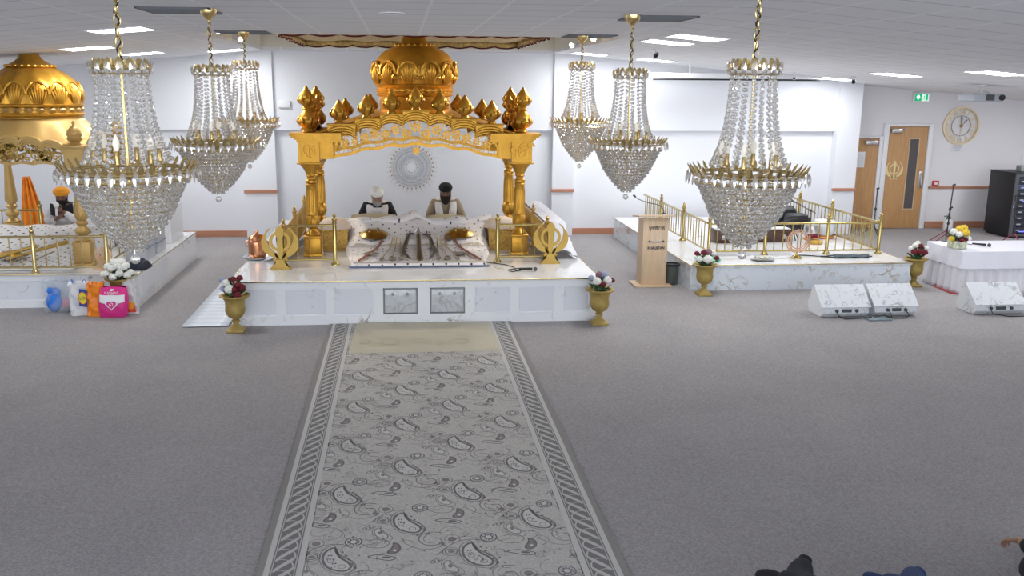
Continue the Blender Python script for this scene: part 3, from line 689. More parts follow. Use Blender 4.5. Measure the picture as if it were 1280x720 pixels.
    ob('pierced_lattice', m, mt, parent, smooth=0)
def golden_canopy():
    t = thing('golden_canopy', 'large golden domed canopy on four fluted posts over the central platform', 'canopy', (CX, 13.38, SZ))
    for x in (CX-1.44, CX+1.44):
        for y in (12.72, 14.05): fluted_post(t, x, y, SZ, 1.28)
    arch_face(t, FY+.04, .05, -1)
    arch_face(t, 14.12, .05, -1, False)
    # side beams with their steps
    for s in (-1, 1):
        m = MB(); x = CX+s*1.44
        m.box(x-.05, 12.75, 1.95, x+.05, 14.05, 2.16); m.box(x-.1, 12.75, 2.16, x+.1, 14.05, 2.25)
        for a, b, z in ((12.95, 13.9, 2.31), (13.08, 13.75, 2.38), (13.24, 13.58, 2.44)): m.box(x-.06, a, 2.25, x+.06, b, z)
        ob('side_beam', m, GOLD, t, smooth=30)
        for yy, zz in ((13.05, 2.31), (13.40, 2.44), (13.78, 2.31)): bulb_finial(t, (x, yy, zz), .95)
        for yy in (12.66, 14.12):            # two-tier corner finials
            bulb_finial(t, (x+s*.02, yy, 2.25), 1.12, 'corner_finial'); bulb_finial(t, (x+s*.02, yy, 2.25+.30), .98, 'corner_finial')
            for a, b in ((s*-.02, .17),):
                bulb_finial(t, (x+a, yy+b*(1 if yy < 13 else -1), 2.25), .85, 'corner_finial'); bulb_finial(t, (x+a, yy+b*(1 if yy < 13 else -1), 2.25+.24), .8, 'corner_finial')
    for yy in (FY, 14.13):
        for dx, z in ((0, 2.55), (.325, 2.50), (.66, 2.44), (1.03, 2.37)):
            for s in ((-1, 1) if dx else (1,)): bulb_finial(t, (CX+s*dx, yy, z-.002), 1.0)
    # curved roof between the arches
    def roof(u, v):
        x = -1.36+2.72*u; y = 12.62+1.5*v
        zx = 2.25+.25*(max(0, 1-(abs(x)/1.3)**1.5)); e = min(v, 1-v)*2
        return Vector((CX+x, y, zx+.10*math.sin(e*PI/2)*max(0, 1-(abs(x)/1.36)**2)))
    m = MB(); m.grid(roof, 60, 14); ob('roof_shell', m, GOLD, t, smooth=60, solid=.02)
    dy = 13.38; D = (CX, dy, 0)
    m = MB(); m.lathe(D, [(.50, 2.42), (.50, 2.60), (.505, 2.61), (.505, 2.72), (.54, 2.735), (.55, 2.75), (.54, 2.765), (.52, 2.775), (.52, 2.83), (.54, 2.85), (.56, 2.865), (.565, 2.88), (.55, 2.895)], 64); dr = ob('dome_drum', m, GOLD, t)
    m = MB()
    m.lathe(D, [(.515, 2.775), (.535, 2.782), (.555, 2.80), (.555, 2.81), (.535, 2.828), (.515, 2.835)], 192, flute=(32, .05, 2.78, 2.83))
    ob('drum_beading', m, GOLD, dr)
    m = MB(); m.lathe(D, [(.545, 2.89), (.572, 2.96), (.585, 3.03), (.588, 3.09), (.575, 3.16), (.54, 3.235), (.48, 3.305), (.40, 3.36), (.31, 3.40), (.25, 3.415)], 96, flute=(12, .02, 2.95, 3.38)); dm = ob('dome', m, GOLD, t)
    for k in range(12):                      # shell-shaped petals round the dome foot
        a0 = (k+.5)*PI/6 + .09; m = MB()
        def on(a, z, e):
            zz = [(2.89, .545), (2.96, .572), (3.03, .585), (3.09, .588), (3.16, .575), (3.235, .54), (3.3, .485)]
            r = np.interp(z, [q[0] for q in zz], [q[1] for q in zz])+e
            return Vector((CX+r*math.cos(a), dy+r*math.sin(a), z))
        for j in range(-3, 4):
            top = 3.15-.022*abs(j)**1.6
            m.tube([on(a0+j*.058*(.55+.45*q/5), 2.90+(top-2.90)*q/5, .012) for q in range(6)], .016, 6, radii=[.010, .014, .017, .019, .018, .008])
        P = [on(a0+.235*math.cos(q), 3.03+.165*math.sin(q), .014) for q in [PI*i/14 for i in range(15)]]
        m.tube(P, .017, 6, radii=[.02+.006*math.sin(3*PI*i/7) for i in range(15)])
        for s in (-1, 1): m.ico(tuple(on(a0+s*.215, 2.98, .015)), .032, 1)
        ob('dome_petal', m, GOLD, dm)
    m = MB(); m.lathe(D, [(.26, 3.405), (.275, 3.42), (.26, 3.435), (.225, 3.44), (.20, 3.46), (.165, 3.52), (.14, 3.60), (.13, 3.75), (.16, 3.80), (.12, 3.86), (.05, 3.95), (.01, 4.08)], 48)
    for k in range(20):
        a = k*2*PI/20; m.ico((CX+.262*math.cos(a), dy+.262*math.sin(a), 3.425), .026, 1)
    ob('dome_neck', m, GOLD, t)
golden_canopy()

# ceiling cloth (chandoa)
def ceiling_cloth():
    x0, x1, y0, y1, z = -1.55, 1.97, 12.25, 15.75, 3.60
    t = thing('ceiling_cloth', 'patterned gold cloth with dark red scalloped edge hung in the ceiling recess above the dome', 'hanging cloth', ((x0+x1)/2, (y0+y1)/2, z-.1))
    gc = mat('gold_brocade', (.60, .42, .16), .55, .25, bump=.5, bscale=40, vary=.35, vscale=22)
    m = MB(); m.grid(lambda u, v: Vector((x0+(x1-x0)*u, y0+(y1-y0)*v, z-.02*math.sin(PI*u*5)**2-.02*math.sin(PI*v*4)**2)), 50, 40)
    c = ob('cloth_sheet', m, gc, t, smooth=60, solid=.004)
    c.visible_shadow = True
    dr = mat('dark_red_velvet', (.10, .008, .012), .8)
    Mt = MB(); Rd = MB()
    def edge(p, q, n_in):
        p, q = Vector(p), Vector(q); Ld = (q-p).length; n = int(Ld/.035); nx = Vector(n_in)
        A, B_, C_ = [], [], []
        for i in range(n+1):
            t_ = i/n; b = p.lerp(q, t_); f = .012*math.sin(i*1.3)
            dp = .075+.03*abs(math.sin(t_*PI*9))
            A.append(b+nx*(.0)+Vector((0, 0, .0))); B_.append(b+nx*f+Vector((0, 0, -dp))); C_.append(b+nx*f+Vector((0, 0, -dp-.022)))
        for mb_, U, V in ((Mt, A, B_), (Rd, B_, C_)):
            vu = [mb_.bm.verts.new(v) for v in U]; vv = [mb_.bm.verts.new(v) for v in V]
            for i in range(n): mb_._f([vu[i], vu[i+1], vv[i+1], vv[i]])
    P = [(x0, y0, z), (x1, y0, z), (x1, y1, z), (x0, y1, z)]
    for i in range(4): edge(P[i], P[(i+1) % 4], [(0, 1, 0), (-1, 0, 0), (0, -1, 0), (1, 0, 0)][i])
    v = ob('cloth_valance', Mt, gc, t, smooth=60, solid=.004); ob('scalloped_edging', Rd, dr, v, smooth=60, solid=.006)
    m = MB()
    for dx in (-.55, .55):
        for r, w in ((.30, .03), (.21, .02), (.12, .03)): m.band(arc(CX+dx, 13.4, r, 0, 360, 30)[:-1], w, (0, 0, z-.045), (1, 0, 0), (0, -1, 0), .004, closed=True, n=(0, 0, -1))
    ob('medallion_pattern', m, mat('brocade_brown', (.25, .13, .05), .6), c)
ceiling_cloth()

# ---------------------------------------------------------------- brass railings
def brass_railing(lab, pts, post_at, z0, zr, zb, step=.12, group=None, mt=BRASS, prs=.016, ph=.12, dense=False):
    """pts: list of (x, y) runs; posts at every point"""
    t = thing('brass_railing', lab, 'railing', (sum(p[0] for p in pts)/len(pts), sum(p[1] for p in pts)/len(pts), z0), group=group)
    for x, y in post_at:
        m = MB(); H = zr-z0
        m.lathe((x, y, z0), [(.055, 0), (.055, .015), (.035, .04), (.026, .06), (.026, H*.96), (.032, H*.97), (.032, H*.99), (.02, H*1.0), (.034, H+.03), (.03, H+.05), (.014, H+.06), (.024, H+.085), (.018, H+.10), (.004, H+ph)], 14)
        ob('post', m, mt, t)
    for z, r, nm in ((zr-.04, .017, 'top_rail'), (zb, .014, 'bottom_rail')):
        for p, q in zip(pts, pts[1:]):
            m = MB(); m.cyl((*p, z), (*q, z), r, seg=10); ob(nm, m, mt, t)
    for p, q in zip(pts, pts[1:]):
        Ld = math.dist(p, q); n = max(2, int(Ld/step))
        for i in range(1, n):
            x = p[0]+(q[0]-p[0])*i/n; y = p[1]+(q[1]-p[1])*i/n
            m = MB(); m.cyl((x, y, zb), (x, y, zr-.04), .0085 if not dense else .011, seg=8); ob('baluster', m, mt, t)
    return t
brass_railing('short brass railing at the front left of the central platform, before the canopy post', [(-1.53, 11.95), (-.88, 12.02)], [(-.88, 12.02)], SZ, 1.12, .63, .16)
brass_railing('short brass railing at the front right of the central platform, before the canopy post', [(1.28, 12.08), (1.95, 12.08)], [(1.28, 12.08)], SZ, 1.10, .63, .16)
brass_railing('dense brass railing running back along the left side of the central platform', [(-1.53, 11.95), (-1.53, 13.24), (-1.53, 14.6), (-1.53, 15.9)], [(-1.53, 11.95), (-1.53, 13.24), (-1.53, 14.6), (-1.53, 15.9)], SZ, 1.06, .63, .075, mt=mat('warm_brass', (.58, .38, .12), .35, .9), dense=True)
brass_railing('dense brass railing running back along the right side of the central platform', [(1.95, 12.08), (1.95, 13.4), (1.95, 14.7), (1.95, 15.9)], [(1.95, 12.08), (1.95, 13.4), (1.95, 14.7), (1.95, 15.9)], SZ, 1.06, .63, .075, mt=MATS['warm_brass'], dense=True)

# khanda stands
def khanda_stand(lab, x, y, h, mt, z=SZ):
    t = thing('khanda_stand', lab, 'emblem stand', (x, y, z))
    m = MB(); m.prism([(-.13, 0), (.13, 0), (.13, .02), (.06, .075), (.05, .13), (-.05, .13), (-.06, .075), (-.13, .02)], (x, y+.04, z), d=.08); ob('stand_base', m, mt, t)
    m = MB(); khanda(m, h, (x, y+.015, z+.07), d=.03, fat=1.5); ob('khanda_symbol', m, mt, t, smooth=30)
khanda_stand('flat gold khanda emblem on a foot at the left front corner of the central platform', -1.56, 11.78, .50, GOLDM)
khanda_stand('flat gold khanda emblem on a foot at the right front corner of the central platform', 1.98, 11.96, .50, GOLDM)

# ---------------------------------------------------------------- dressed book dais (rumalla cloths) and weapons
DOT = dots('dotted_cream_silk', (.90, .84, .81), (.03, .03, .06), 8.5, .105)
def dais_h(u, v):
    # u across, v from the front (0) to the back (1)
    y = 11.78+2.05*v
    w0 = .90 + .20*min(1, max(0, (v-.15)/.6)); x = .225 + (u-.5)*2*w0
    zz = np.interp(v, [0, .02, .42, .50, .66, .80, .90, 1.0], [SZ+.005, SZ+.055, SZ+.10, SZ+.19, SZ+.26, SZ+.40, SZ+.36, SZ+.10])
    e = abs(u-.5)*2
    if v > .45:
        zz += .015*math.sin(u*23)*math.sin(v*17) + .035*math.exp(-((u-.5)/.05)**2)*math.exp(-((v-.82)/.08)**2)
        if e > .86: zz = SZ+.02 + (zz-SZ-.02)*max(0, 1-((e-.86)/.14)**1.5)
    elif e > .97: zz = SZ+.005
    return Vector((x+.02*math.sin(v*14+u*3)*(v > .45), y, zz))
def surf_z(x, y):
    v = (y-11.78)/2.05; w0 = .90 + .20*min(1, max(0, (v-.15)/.6)); return dais_h((x-.225)/(2*w0)+.5, v).z
m = MB(); m.grid(dais_h, 90, 80)
o = ob('rumalla_cloth', m, DOT, smooth=60); tag(o, 'cream silk cloth with small dark spots spread over the dais between the canopy posts', 'cloth')
m = MB(); m.tube([(.225-.92+1.84*i/40, 11.775+.006*math.sin(i*2), SZ+.015) for i in range(41)], .012, 6)
o = ob('cloth_border', m, mat('blue_braid', (.16, .2, .33), .7)); tag(o, 'blue braided hem cord along the front of the spotted cloth', 'braid')
for v0, nm in ((.025, 'gold lace band along the front hem of the spotted cloth'), (.44, 'gold lace band across the cloth behind the weapons')):
    m = MB(); n_ = 60
    A = [dais_h(.02+.96*i/n_, v0) for i in range(n_+1)]; B_ = [dais_h(.02+.96*i/n_, v0+.018) for i in range(n_+1)]
    va = [m.bm.verts.new(p+Vector((0, -.004, .008+.004*(i % 2)))) for i, p in enumerate(A)]; vb = [m.bm.verts.new(p+Vector((0, -.004, .008+.004*(i % 2)))) for i, p in enumerate(B_)]
    for i in range(n_): m._f([va[i], va[i+1], vb[i+1], vb[i]])
    o = ob('lace_band', m, mat('gold_lace', (.62, .56, .45), .6, .3, vary=.5, vscale=60), smooth=0, solid=.004); tag(o, nm, 'trim')
# rolled cloth over the ridge
def roll(u, v):
    x = -.92+2.24*u; a = 2*PI*v; r = .07+.018*math.sin(u*19)+.012*math.sin(u*41+1)
    return Vector((x, 13.42+.05*math.sin(u*7)+r*math.cos(a)*1.5, SZ+.33+.09*u+.03*math.sin(u*6)+.10*math.exp(-((u-.50)/.06)**2)+r*math.sin(a)*.8))
m = MB(); m.grid(roll, 80, 14)
o = ob('folded_cloth_roll', m, DOT, smooth=70); tag(o, 'crumpled roll of spotted cream cloth heaped along the top of the dais', 'cloth')
def flat_book(lab, x, y, w, col, z):
    m = MB()
    m.grid(lambda u, v: Vector((x+(u-.5)*w, y+(v-.5)*.34, z+.045*abs(math.sin(PI*u))*(.6)+.10*v)), 20, 8)
    m.box(x-w/2, y-.17, z-.02, x+w/2, y-.16, z+.01)
    o = ob('open_book', m, mat('old_paper', (.50, .42, .28), .8), smooth=50, solid=.03); tag(o, lab, 'book')
flat_book('open tan paged book in front of the reader in the white turban', -.42, 13.66, .66, None, SZ+.30)
flat_book('open book in front of the reader in the black turban', .66, 13.72, .60, None, SZ+.27)
def shield(lab, x, y):
    z = surf_z(x, y); t = thing('round_shield', lab, 'shield', (x, y, z))
    M = Matrix.Translation((x, y, z+.012)) @ Matrix.Rotation(math.radians(10), 4, 'X')
    m = MB(); m.lathe((0, 0, 0), [(.20, 0), (.205, .008), (.19, .014), (.15, .045), (.08, .068), (.001, .075)], 36, M=M); ob('shield_face', m, mat('old_brass', (.50, .33, .10), .28, .95, vary=.25, vscale=7), t)
    for dx, dy_ in ((-.07, .03), (.07, .03), (-.06, -.06), (.06, -.06)):
        m = MB(); m.ico((dx, dy_, .07), .016, 1, M=M); ob('shield_boss', m, BRASSL, t)
shield('round brass shield on the left of the spotted cloth', -.40, 12.98); shield('round brass shield on the right of the spotted cloth', .83, 13.0)
SIL = mat('worn_steel', (.42, .38, .30), .35, .9); RBW = mat('red_brown_wood', (.30, .10, .06), .5); GEM = mat('gold_fitting', (.62, .45, .18), .3, 1)
def P3(x, y, h=.012): return (x, y, surf_z(x, y)+h)
def curved_sword(lab, s):
    t = thing('curved_sword', lab, 'sword', P3(.225+s*.17, 12.4, 0)); P = []
    for i in range(17):
        a = i/16; P.append(P3(.235+s*(.12+.09*math.sin(PI*a)), 12.95-1.05*a, .03))
    m = MB(); m.tube(P, .018, 6, radii=[.020+.013*math.sin(PI*min(1, i/12)) if i < 13 else .026*(17-i)/4.5 for i in range(17)]); ob('blade', m, mat('dark_scabbard', (.10, .08, .05), .4, .5), t)
    m = MB(); a = P[0]; m.tube([a, (a[0], a[1]+.12, a[2]+.02)], .012, 8); m.box(a[0]-.06, a[1]-.012, a[2]-.008, a[0]+.06, a[1]+.012, a[2]+.012); ob('hilt', m, BLACK, t)
curved_sword('curved sword bowed left beside the central straight blade', -1); curved_sword('curved sword bowed right beside the central straight blade', 1)
t = thing('straight_sword', 'broad straight sword at the middle of the weapons display', 'sword', P3(.235, 12.4, 0))
m = MB(); m.tube([P3(.235, 12.95, .02), P3(.235, 12.5, .02), P3(.235, 11.95, .02), P3(.235, 11.86, .015)], .03, 6, radii=[.03, .03, .042, .008]); ob('blade', m, mat('dark_bronze', (.20, .14, .06), .35, .9), t)
m = MB(); m.lathe((.235, 13.02, surf_z(.235, 13.02)+.03), [(.012, -.02), (.05, .0), (.03, .03), (.012, .05), (.02, .06), (.002, .07)], 12); ob('pommel', m, STEEL, t)
def pole_weapon(lab, kind, x0, y0, x1, y1, pole, w):
    t = thing({'axe': 'battle_axe', 'spear': 'spear', 'mace': 'mace'}[kind], lab, {'axe': 'axe', 'spear': 'spear', 'mace': 'mace'}[kind], P3((x0+x1)/2, (y0+y1)/2, 0))
    P = [P3(x0+(x1-x0)*i/8, y0+(y1-y0)*i/8, .022) for i in range(9)]
    m = MB(); m.tube(P, w, 7); ob('shaft', m, pole, t)
    m = MB(); c = Vector(P[0]); d = (Vector(P[0])-Vector(P[1])).normalized(); n = Vector((-d.y, d.x, 0))
    if kind == 'axe':
        m.prism([(-.03, -.03), (.12, -.09), (.15, .0), (.12, .09), (-.03, .03)], c+Vector((0, 0, .01)), n, d, .008); m.prism([(0, -.02), (-.05, -.03), (-.05, .03), (0, .02)], c+Vector((0, 0, .01)), n, d, .008)
    elif kind == 'mace': m.ico(tuple(c), .052, 1, (1, 1, .7)); m.prism([(-.05, 0), (0, .12), (.05, 0)], c, n, d, .01)
    else: m.prism([(-.022, -.05), (-.03, .0), (0, .12), (.03, .0), (.022, -.05)], c+Vector((0, 0, .004)), n, d, .008)
    ob({'axe': 'axe_head', 'spear': 'spear_head', 'mace': 'mace_head'}[kind], m, SIL, t)
for s, sd in ((-1, 'left'), (1, 'right')):
    X = lambda a: .235+s*a
    pole_weapon('long red handled axe slanting along the outer %s of the display' % sd, 'axe', X(.50), 12.85, X(.80), 11.88, RBW, .015)
    pole_weapon('small axe lying crosswise near the outer %s corner of the display' % sd, 'axe', X(.60), 12.25, X(.70), 11.93, SIL, .010)
    pole_weapon('slim spear slanting inwards on the %s of the display, next to the red handled axe' % sd, 'spear', X(.50), 11.98, X(.36), 12.85, GEM, .008)
    pole_weapon('mace with pointed head on the %s of the display, middle of its trio' % sd, 'mace', X(.37), 11.98, X(.31), 12.85, GEM, .009)
    pole_weapon('short spear on the %s nearest the curved swords' % sd, 'spear', X(.26), 12.0, X(.26), 12.8, GEM, .008)
# gold boxes with round cream cushions at either side of the dais
def drum_cushion(lab, x, y):
    t = thing('cushioned_stool', lab, 'stool', (x, y, SZ))
    m = MB(); m.bbox(x-.19, y-.16, SZ, x+.19, y+.16, SZ+.31, .01); m.bbox(x-.2, y-.17, SZ+.0, x+.2, y+.17, SZ+.03, .005); m.bbox(x-.2, y-.17, SZ+.28, x+.2, y+.17, SZ+.31, .005)
    ob('gold_box', m, mat('gold_sequin', (.55, .34, .09), .4, .8, bump=.9, bscale=90, vary=.3, vscale=30), t)
    m = MB(); m.lathe((x, y, SZ+.31), [(.235, 0), (.24, .02), (.215, .08), (.16, .13), (.08, .155), (.001, .16)], 40, flute=(20, .03, .01, .14), sy=.8); ob('cream_cushion', m, mat('cream_satin', (.78, .62, .48), .6), t)
drum_cushion('gold sequinned box with domed cream cushion left of the dais', -.96, 13.2); drum_cushion('gold sequinned box with domed cream cushion right of the dais', 1.44, 13.2)
def dark_skirt(x0, x1, lab):
    m = MB(); m.grid(lambda u, v: Vector((x0+(x1-x0)*u, 13.3+.015*math.sin(u*20), SZ+.005+.30*v)), 12, 4); o = ob('dark_hanging', m, mat('maroon_cloth', (.03, .012, .018), .85), solid=.01); tag(o, lab, 'hanging')
dark_skirt(-.79, -.68, 'dark maroon cloth hanging in the gap left of the dais'); dark_skirt(1.16, 1.27, 'dark maroon cloth hanging in the gap right of the dais')

# white draped cloths on either side
def drape(lab, prof, x_top0, x_top1, y0, y1, side, rs):
    """two-tier cloth: prof is [(offset outwards, z)]"""
    rg = random.Random(rs)
    def f(u, v):
        y = y0+(y1-y0)*v; i = u*(len(prof)-1); a = int(min(len(prof)-2, i)); t_ = i-a
        ox = prof[a][0]+(prof[a+1][0]-prof[a][0])*t_; z = prof[a][1]+(prof[a+1][1]-prof[a][1])*t_
        wv = .02*math.sin(v*31+ox*3)+.012*math.sin(v*73+1)
        endf = min(1, min(v, 1-v)*11)
        return Vector((x_top0+side*(ox+wv*(z < prof[0][1]-.05)), y, SZ+.004+(z-SZ)*(.25+.75*endf)+.006*math.sin(v*50+ox*30)))
    m = MB(); m.grid(f, 40, 60); o = ob('white_draped_sheet', m, CLOTH, smooth=60); tag(o, lab, 'sheet'); return o
drape('white sheet draped in two tiers behind the right khanda emblem on the central platform', [(0, 1.03), (.14, 1.05), (.28, 1.03), (.30, .88), (.32, .78), (.38, .76), (.39, .66), (.40, .56)], 1.99, 0, 12.25, 15.0, 1, 3)
drape('white sheet draped low behind the left khanda emblem and the copper kettle', [(0, .86), (.10, .84), (.16, .72), (.22, .62), (.26, .56)], -1.57, 0, 12.3, 14.8, -1, 5)

# copper kettle on a tray
t = thing('copper_urn', 'lidded copper vessel on a steel tray at the left edge of the central platform', 'vessel', (-1.93, 12.72, SZ)); x, y = -1.97, 12.56
t.location = (x, y, SZ)
m = MB(); m.lathe((x, y, SZ), [(.16, .004), (.19, .012), (.195, .03), (.185, .03), (.16, .014), (.001, .012)], 32); ob('tray', m, STEEL, t)
m = MB(); m.lathe((x, y, SZ+.014), [(.10, 0), (.115, .02), (.12, .05), (.122, .2), (.118, .235), (.11, .25), (.118, .262), (.112, .275)], 32); m.lathe((x, y, SZ+.29), [(.114, 0), (.10, .02), (.06, .04), (.02, .048), (.02, .06), (.03, .07), (.02, .085), (.002, .09)], 24); ob('vessel_body', m, COPPER, t)
for s in (-1, 1):
    m = MB(); m.tube([(x+s*.118, y, SZ+.24), (x+s*.15, y, SZ+.23), (x+s*.155, y, SZ+.18), (x+s*.12, y, SZ+.16)], .008, 8); ob('side_handle', m, COPPER, t)
# hand microphone with cable
def hand_mic(lab, p, q, cable=None, r=.018):
    p, q = Vector(p), Vector(q); t = thing('hand_microphone', lab, 'microphone', tuple((p+q)/2-Vector((0, 0, r)))); d = (q-p).normalized()
    m = MB(); m.tube([p, p+(q-p)*.7], r*.7, 10, r1=r); ob('mic_body', m, BLACK, t)
    m = MB(); m.ico(tuple(p+(q-p)*.85), r*1.5, 2); ob('mic_head', m, DARK, t)
    if cable: m = MB(); m.tube(cable, .006, 6); ob('cable', m, BLACK, t)
hand_mic('black microphone with a looping cable lying at the right front of the central platform', (1.50, 11.48, SZ+.03), (1.74, 11.44, SZ+.03), smooth3 if False else [(1.52, 11.48, SZ+.01), (1.40, 11.40, SZ+.008), (1.36, 11.52, SZ+.008), (1.5, 11.62, SZ+.008), (1.56, 11.55, SZ+.008), (1.46, 11.46, SZ+.008), (1.46, 11.7, SZ+.008), (1.36, 11.88, SZ+.008), (1.2, 12.0, SZ+.008), (1.1, 12.1, SZ+.008)])
# white ribbed mat left of the platform
m = MB(); m.grid(lambda u, v: Vector((-2.66+.55*u, 10.97+2.5*v, .012+.010*abs(math.sin(PI*v*13)))), 4, 132)
o = ob('ribbed_mat', m, mat('white_vinyl', (.70, .74, .80), .25), smooth=30, solid=.006); tag(o, 'glossy white ribbed mat on the carpet along the left side of the central platform', 'mat')

# wall mandala
t = thing('wall_mandala', 'round lace-like mandala decal with brown and gold dots on the wall behind the readers', 'wall decoration', (.205, YB-.004, 1.0)); yy = YB-.006
cx0, cz0 = .205, 1.33
m = MB()
for r, w in ((.20, .012), (.235, .008), (.30, .01), (.36, .006), (.10, .008)): m.band(arc(cx0, cz0, r, 0, 360, 60)[:-1], w, (0, yy, 0), d=.002, closed=True)
for k in range(28):
    a = 2*PI*k/28; c = (cx0+.33*math.cos(a), cz0+.33*math.sin(a)); m.band(ell(c, .03, .018, a, 10), .005, (0, yy, 0), d=.002, closed=True)
    c = (cx0+.265*math.cos(a+.1), cz0+.265*math.sin(a+.1)); m.band(ell(c, .024, .014, a, 8), .004, (0, yy, 0), d=.002, closed=True)
    c = (cx0+.155*math.cos(a), cz0+.155*math.sin(a)); m.band(ell(c, .02, .012, a, 8), .004, (0, yy, 0), d=.002, closed=True)

for k in range(36):
    a = 2*PI*k/36
    for r_, q_ in ((.345, .024), (.285, .018), (.215, .016), (.175, .012)):
        c = (cx0+r_*math.cos(a+r_*9), cz0+r_*math.sin(a+r_*9)); m.band(arc(c[0], c[1], q_, math.degrees(a)+40, math.degrees(a)+300, 8), .0045, (0, yy, 0), d=.002)
ob('lace_rings', m, mat('silver_grey', (.52, .53, .56), .6), t, smooth=0)
m = MB()
for k in range(32):
    a = 2*PI*k/32; m.prism(ell((cx0+.415*math.cos(a), cz0+.415*math.sin(a)), .013, .013, n=8), (0, yy, 0), d=.003)
for k in range(12):
    a = 2*PI*k/12; m.prism(ell((cx0+.11*math.cos(a), cz0+.11*math.sin(a)), .008, .008, n=6), (0, yy, 0), d=.003)
ob('brown_dots', m, mat('bronze_dot', (.26, .17, .06), .5), t, smooth=0)
m = MB()
for k in range(64):
    a = 2*PI*k/64; m.prism(ell((cx0+.385*math.cos(a), cz0+.385*math.sin(a)), .008, .008, n=6), (0, yy, 0), d=.003); l = .47 if k % 2 else .50
    if k % 2 == 0: m.band([(cx0+.44*math.cos(a), cz0+.44*math.sin(a)), (cx0+l*math.cos(a), cz0+l*math.sin(a))], .004, (0, yy, 0), d=.002)
ob('gold_dots', m, mat('gold_dot', (.55, .42, .16), .4, .3), t, smooth=0)
t = thing('hanging_rosette', 'small gold rosette hanging under the centre of the canopy arch', 'ornament', (CX+.0, 12.62, 1.97))
m = MB(); m.prism(ell((CX, 2.005), .035, .035, n=12), (0, 12.63, 0), d=.012)
for k in range(8): a = k*PI/4; m.prism(ell((CX+.04*math.cos(a), 2.005+.04*math.sin(a)), .014, .014, n=6), (0, 12.628, 0), d=.009)
ob('rosette_disc', m, GOLD, t); m = MB(); m.cyl((CX, 12.622, 2.04), (CX, 12.622, 2.10), .003); ob('rosette_hook', m, mat('red_bead', (.25, .03, .02), .5), t)
m = MB(); m.bbox(-2.27, YB-.15, 2.455, -2.05, YB-.10, 2.585, .008)
o = ob('wall_control_box', m, WHITE); tag(o, 'small white control box on the upper wall left of the dome', 'control box')
# ---------------------------------------------------------------- crystal chandeliers
GLASS = bpy.data.materials.new('crystal_glass'); GLASS.use_nodes = True
_n = GLASS.node_tree; _n.nodes.remove(_n.nodes['Principled BSDF']); _g = _n.nodes.new('ShaderNodeBsdfGlass'); _g.inputs['Roughness'].default_value = 0.03; _g.inputs['IOR'].default_value = 1.5
_g.inputs['Color'].default_value = (1, .995, .985, 1); _gl = _n.nodes.new('ShaderNodeBsdfGlossy'); _gl.inputs['Roughness'].default_value = .08; _gl.inputs['Color'].default_value = (1, .99, .97, 1)
_tr = _n.nodes.new('ShaderNodeBsdfTransparent'); _m0 = _n.nodes.new('ShaderNodeMixShader'); _m0.inputs[0].default_value = .28; _n.links.new(_g.outputs[0], _m0.inputs[1]); _n.links.new(_tr.outputs[0], _m0.inputs[2])
_mx = _n.nodes.new('ShaderNodeMixShader'); _mx.inputs[0].default_value = .36; _n.links.new(_m0.outputs[0], _mx.inputs[1]); _n.links.new(_gl.outputs[0], _mx.inputs[2]); _n.links.new(_mx.outputs[0], _n.nodes['Material Output'].inputs['Surface'])
CB = mat('chandelier_brass', (0.78, 0.60, 0.28), 0.25, 1.0)
def oct_bead(m, c, r, h=None, a=0):
    """faceted crystal bead"""
    c = Vector(c); h = h or r; n = 6
    def ring(rr, z, o=0): return [m.bm.verts.new(c+Vector((rr*math.cos(a+o+2*PI*i/n), rr*math.sin(a+o+2*PI*i/n), z))) for i in range(n)]
    A = ring(r*.45, h*.92); B_ = ring(r, 0, .5); C_ = ring(r*.45, -h*.92)
    m._f(A); m._f(C_[::-1])
    for i in range(n):
        j = (i+1) % n
        m._f([A[i], B_[i], A[j]]); m._f([A[j], B_[i], B_[j]]); m._f([B_[i], C_[i], C_[j]]); m._f([B_[i], C_[j], B_[j]])
def drop(m, M, w, h, t=.006):
    """almond crystal plate, point down, local X width, local Z height, hangs from the origin"""
    P = [(0, 0), (.30, -.12), (.5, -.42), (.46, -.70), (.25, -.92), (0, -1), (-.25, -.92), (-.46, -.70), (-.5, -.42), (-.30, -.12)]
    a = [m.bm.verts.new(M @ Vector((p[0]*w, 0, p[1]*h))) for p in P]
    f = m.bm.verts.new(M @ Vector((0, t, -.5*h))); b = m.bm.verts.new(M @ Vector((0, -t, -.5*h)))
    for i in range(10):
        j = (i+1) % 10; m._f([a[i], a[j], f]); m._f([a[j], a[i], b])
def petal_up(m, M, w, h, t=.004):
    P = [(0, 0), (.32, .18), (.5, .5), (.34, .8), (0, 1), (-.34, .8), (-.5, .5), (-.32, .18)]
    a = [m.bm.verts.new(M @ Vector((p[0]*w, 0, p[1]*h))) for p in P]
    f = m.bm.verts.new(M @ Vector((0, t*2, .5*h))); b = m.bm.verts.new(M @ Vector((0, -t, .5*h)))
    for i in range(8):
        j = (i+1) % 8; m._f([a[i], a[j], f]); m._f([a[j], a[i], b])
def mk(m, mt, smooth=0):
    me = bpy.data.meshes.new('chandelier_piece'); bmesh.ops.recalc_face_normals(m.bm, faces=list(m.bm.faces)); m.bm.to_mesh(me); m.bm.free(); me.materials.append(mt)
    if smooth: me.polygons.foreach_set('use_smooth', [True]*len(me.polygons)); me.set_sharp_from_angle(angle=math.radians(smooth))
    return me
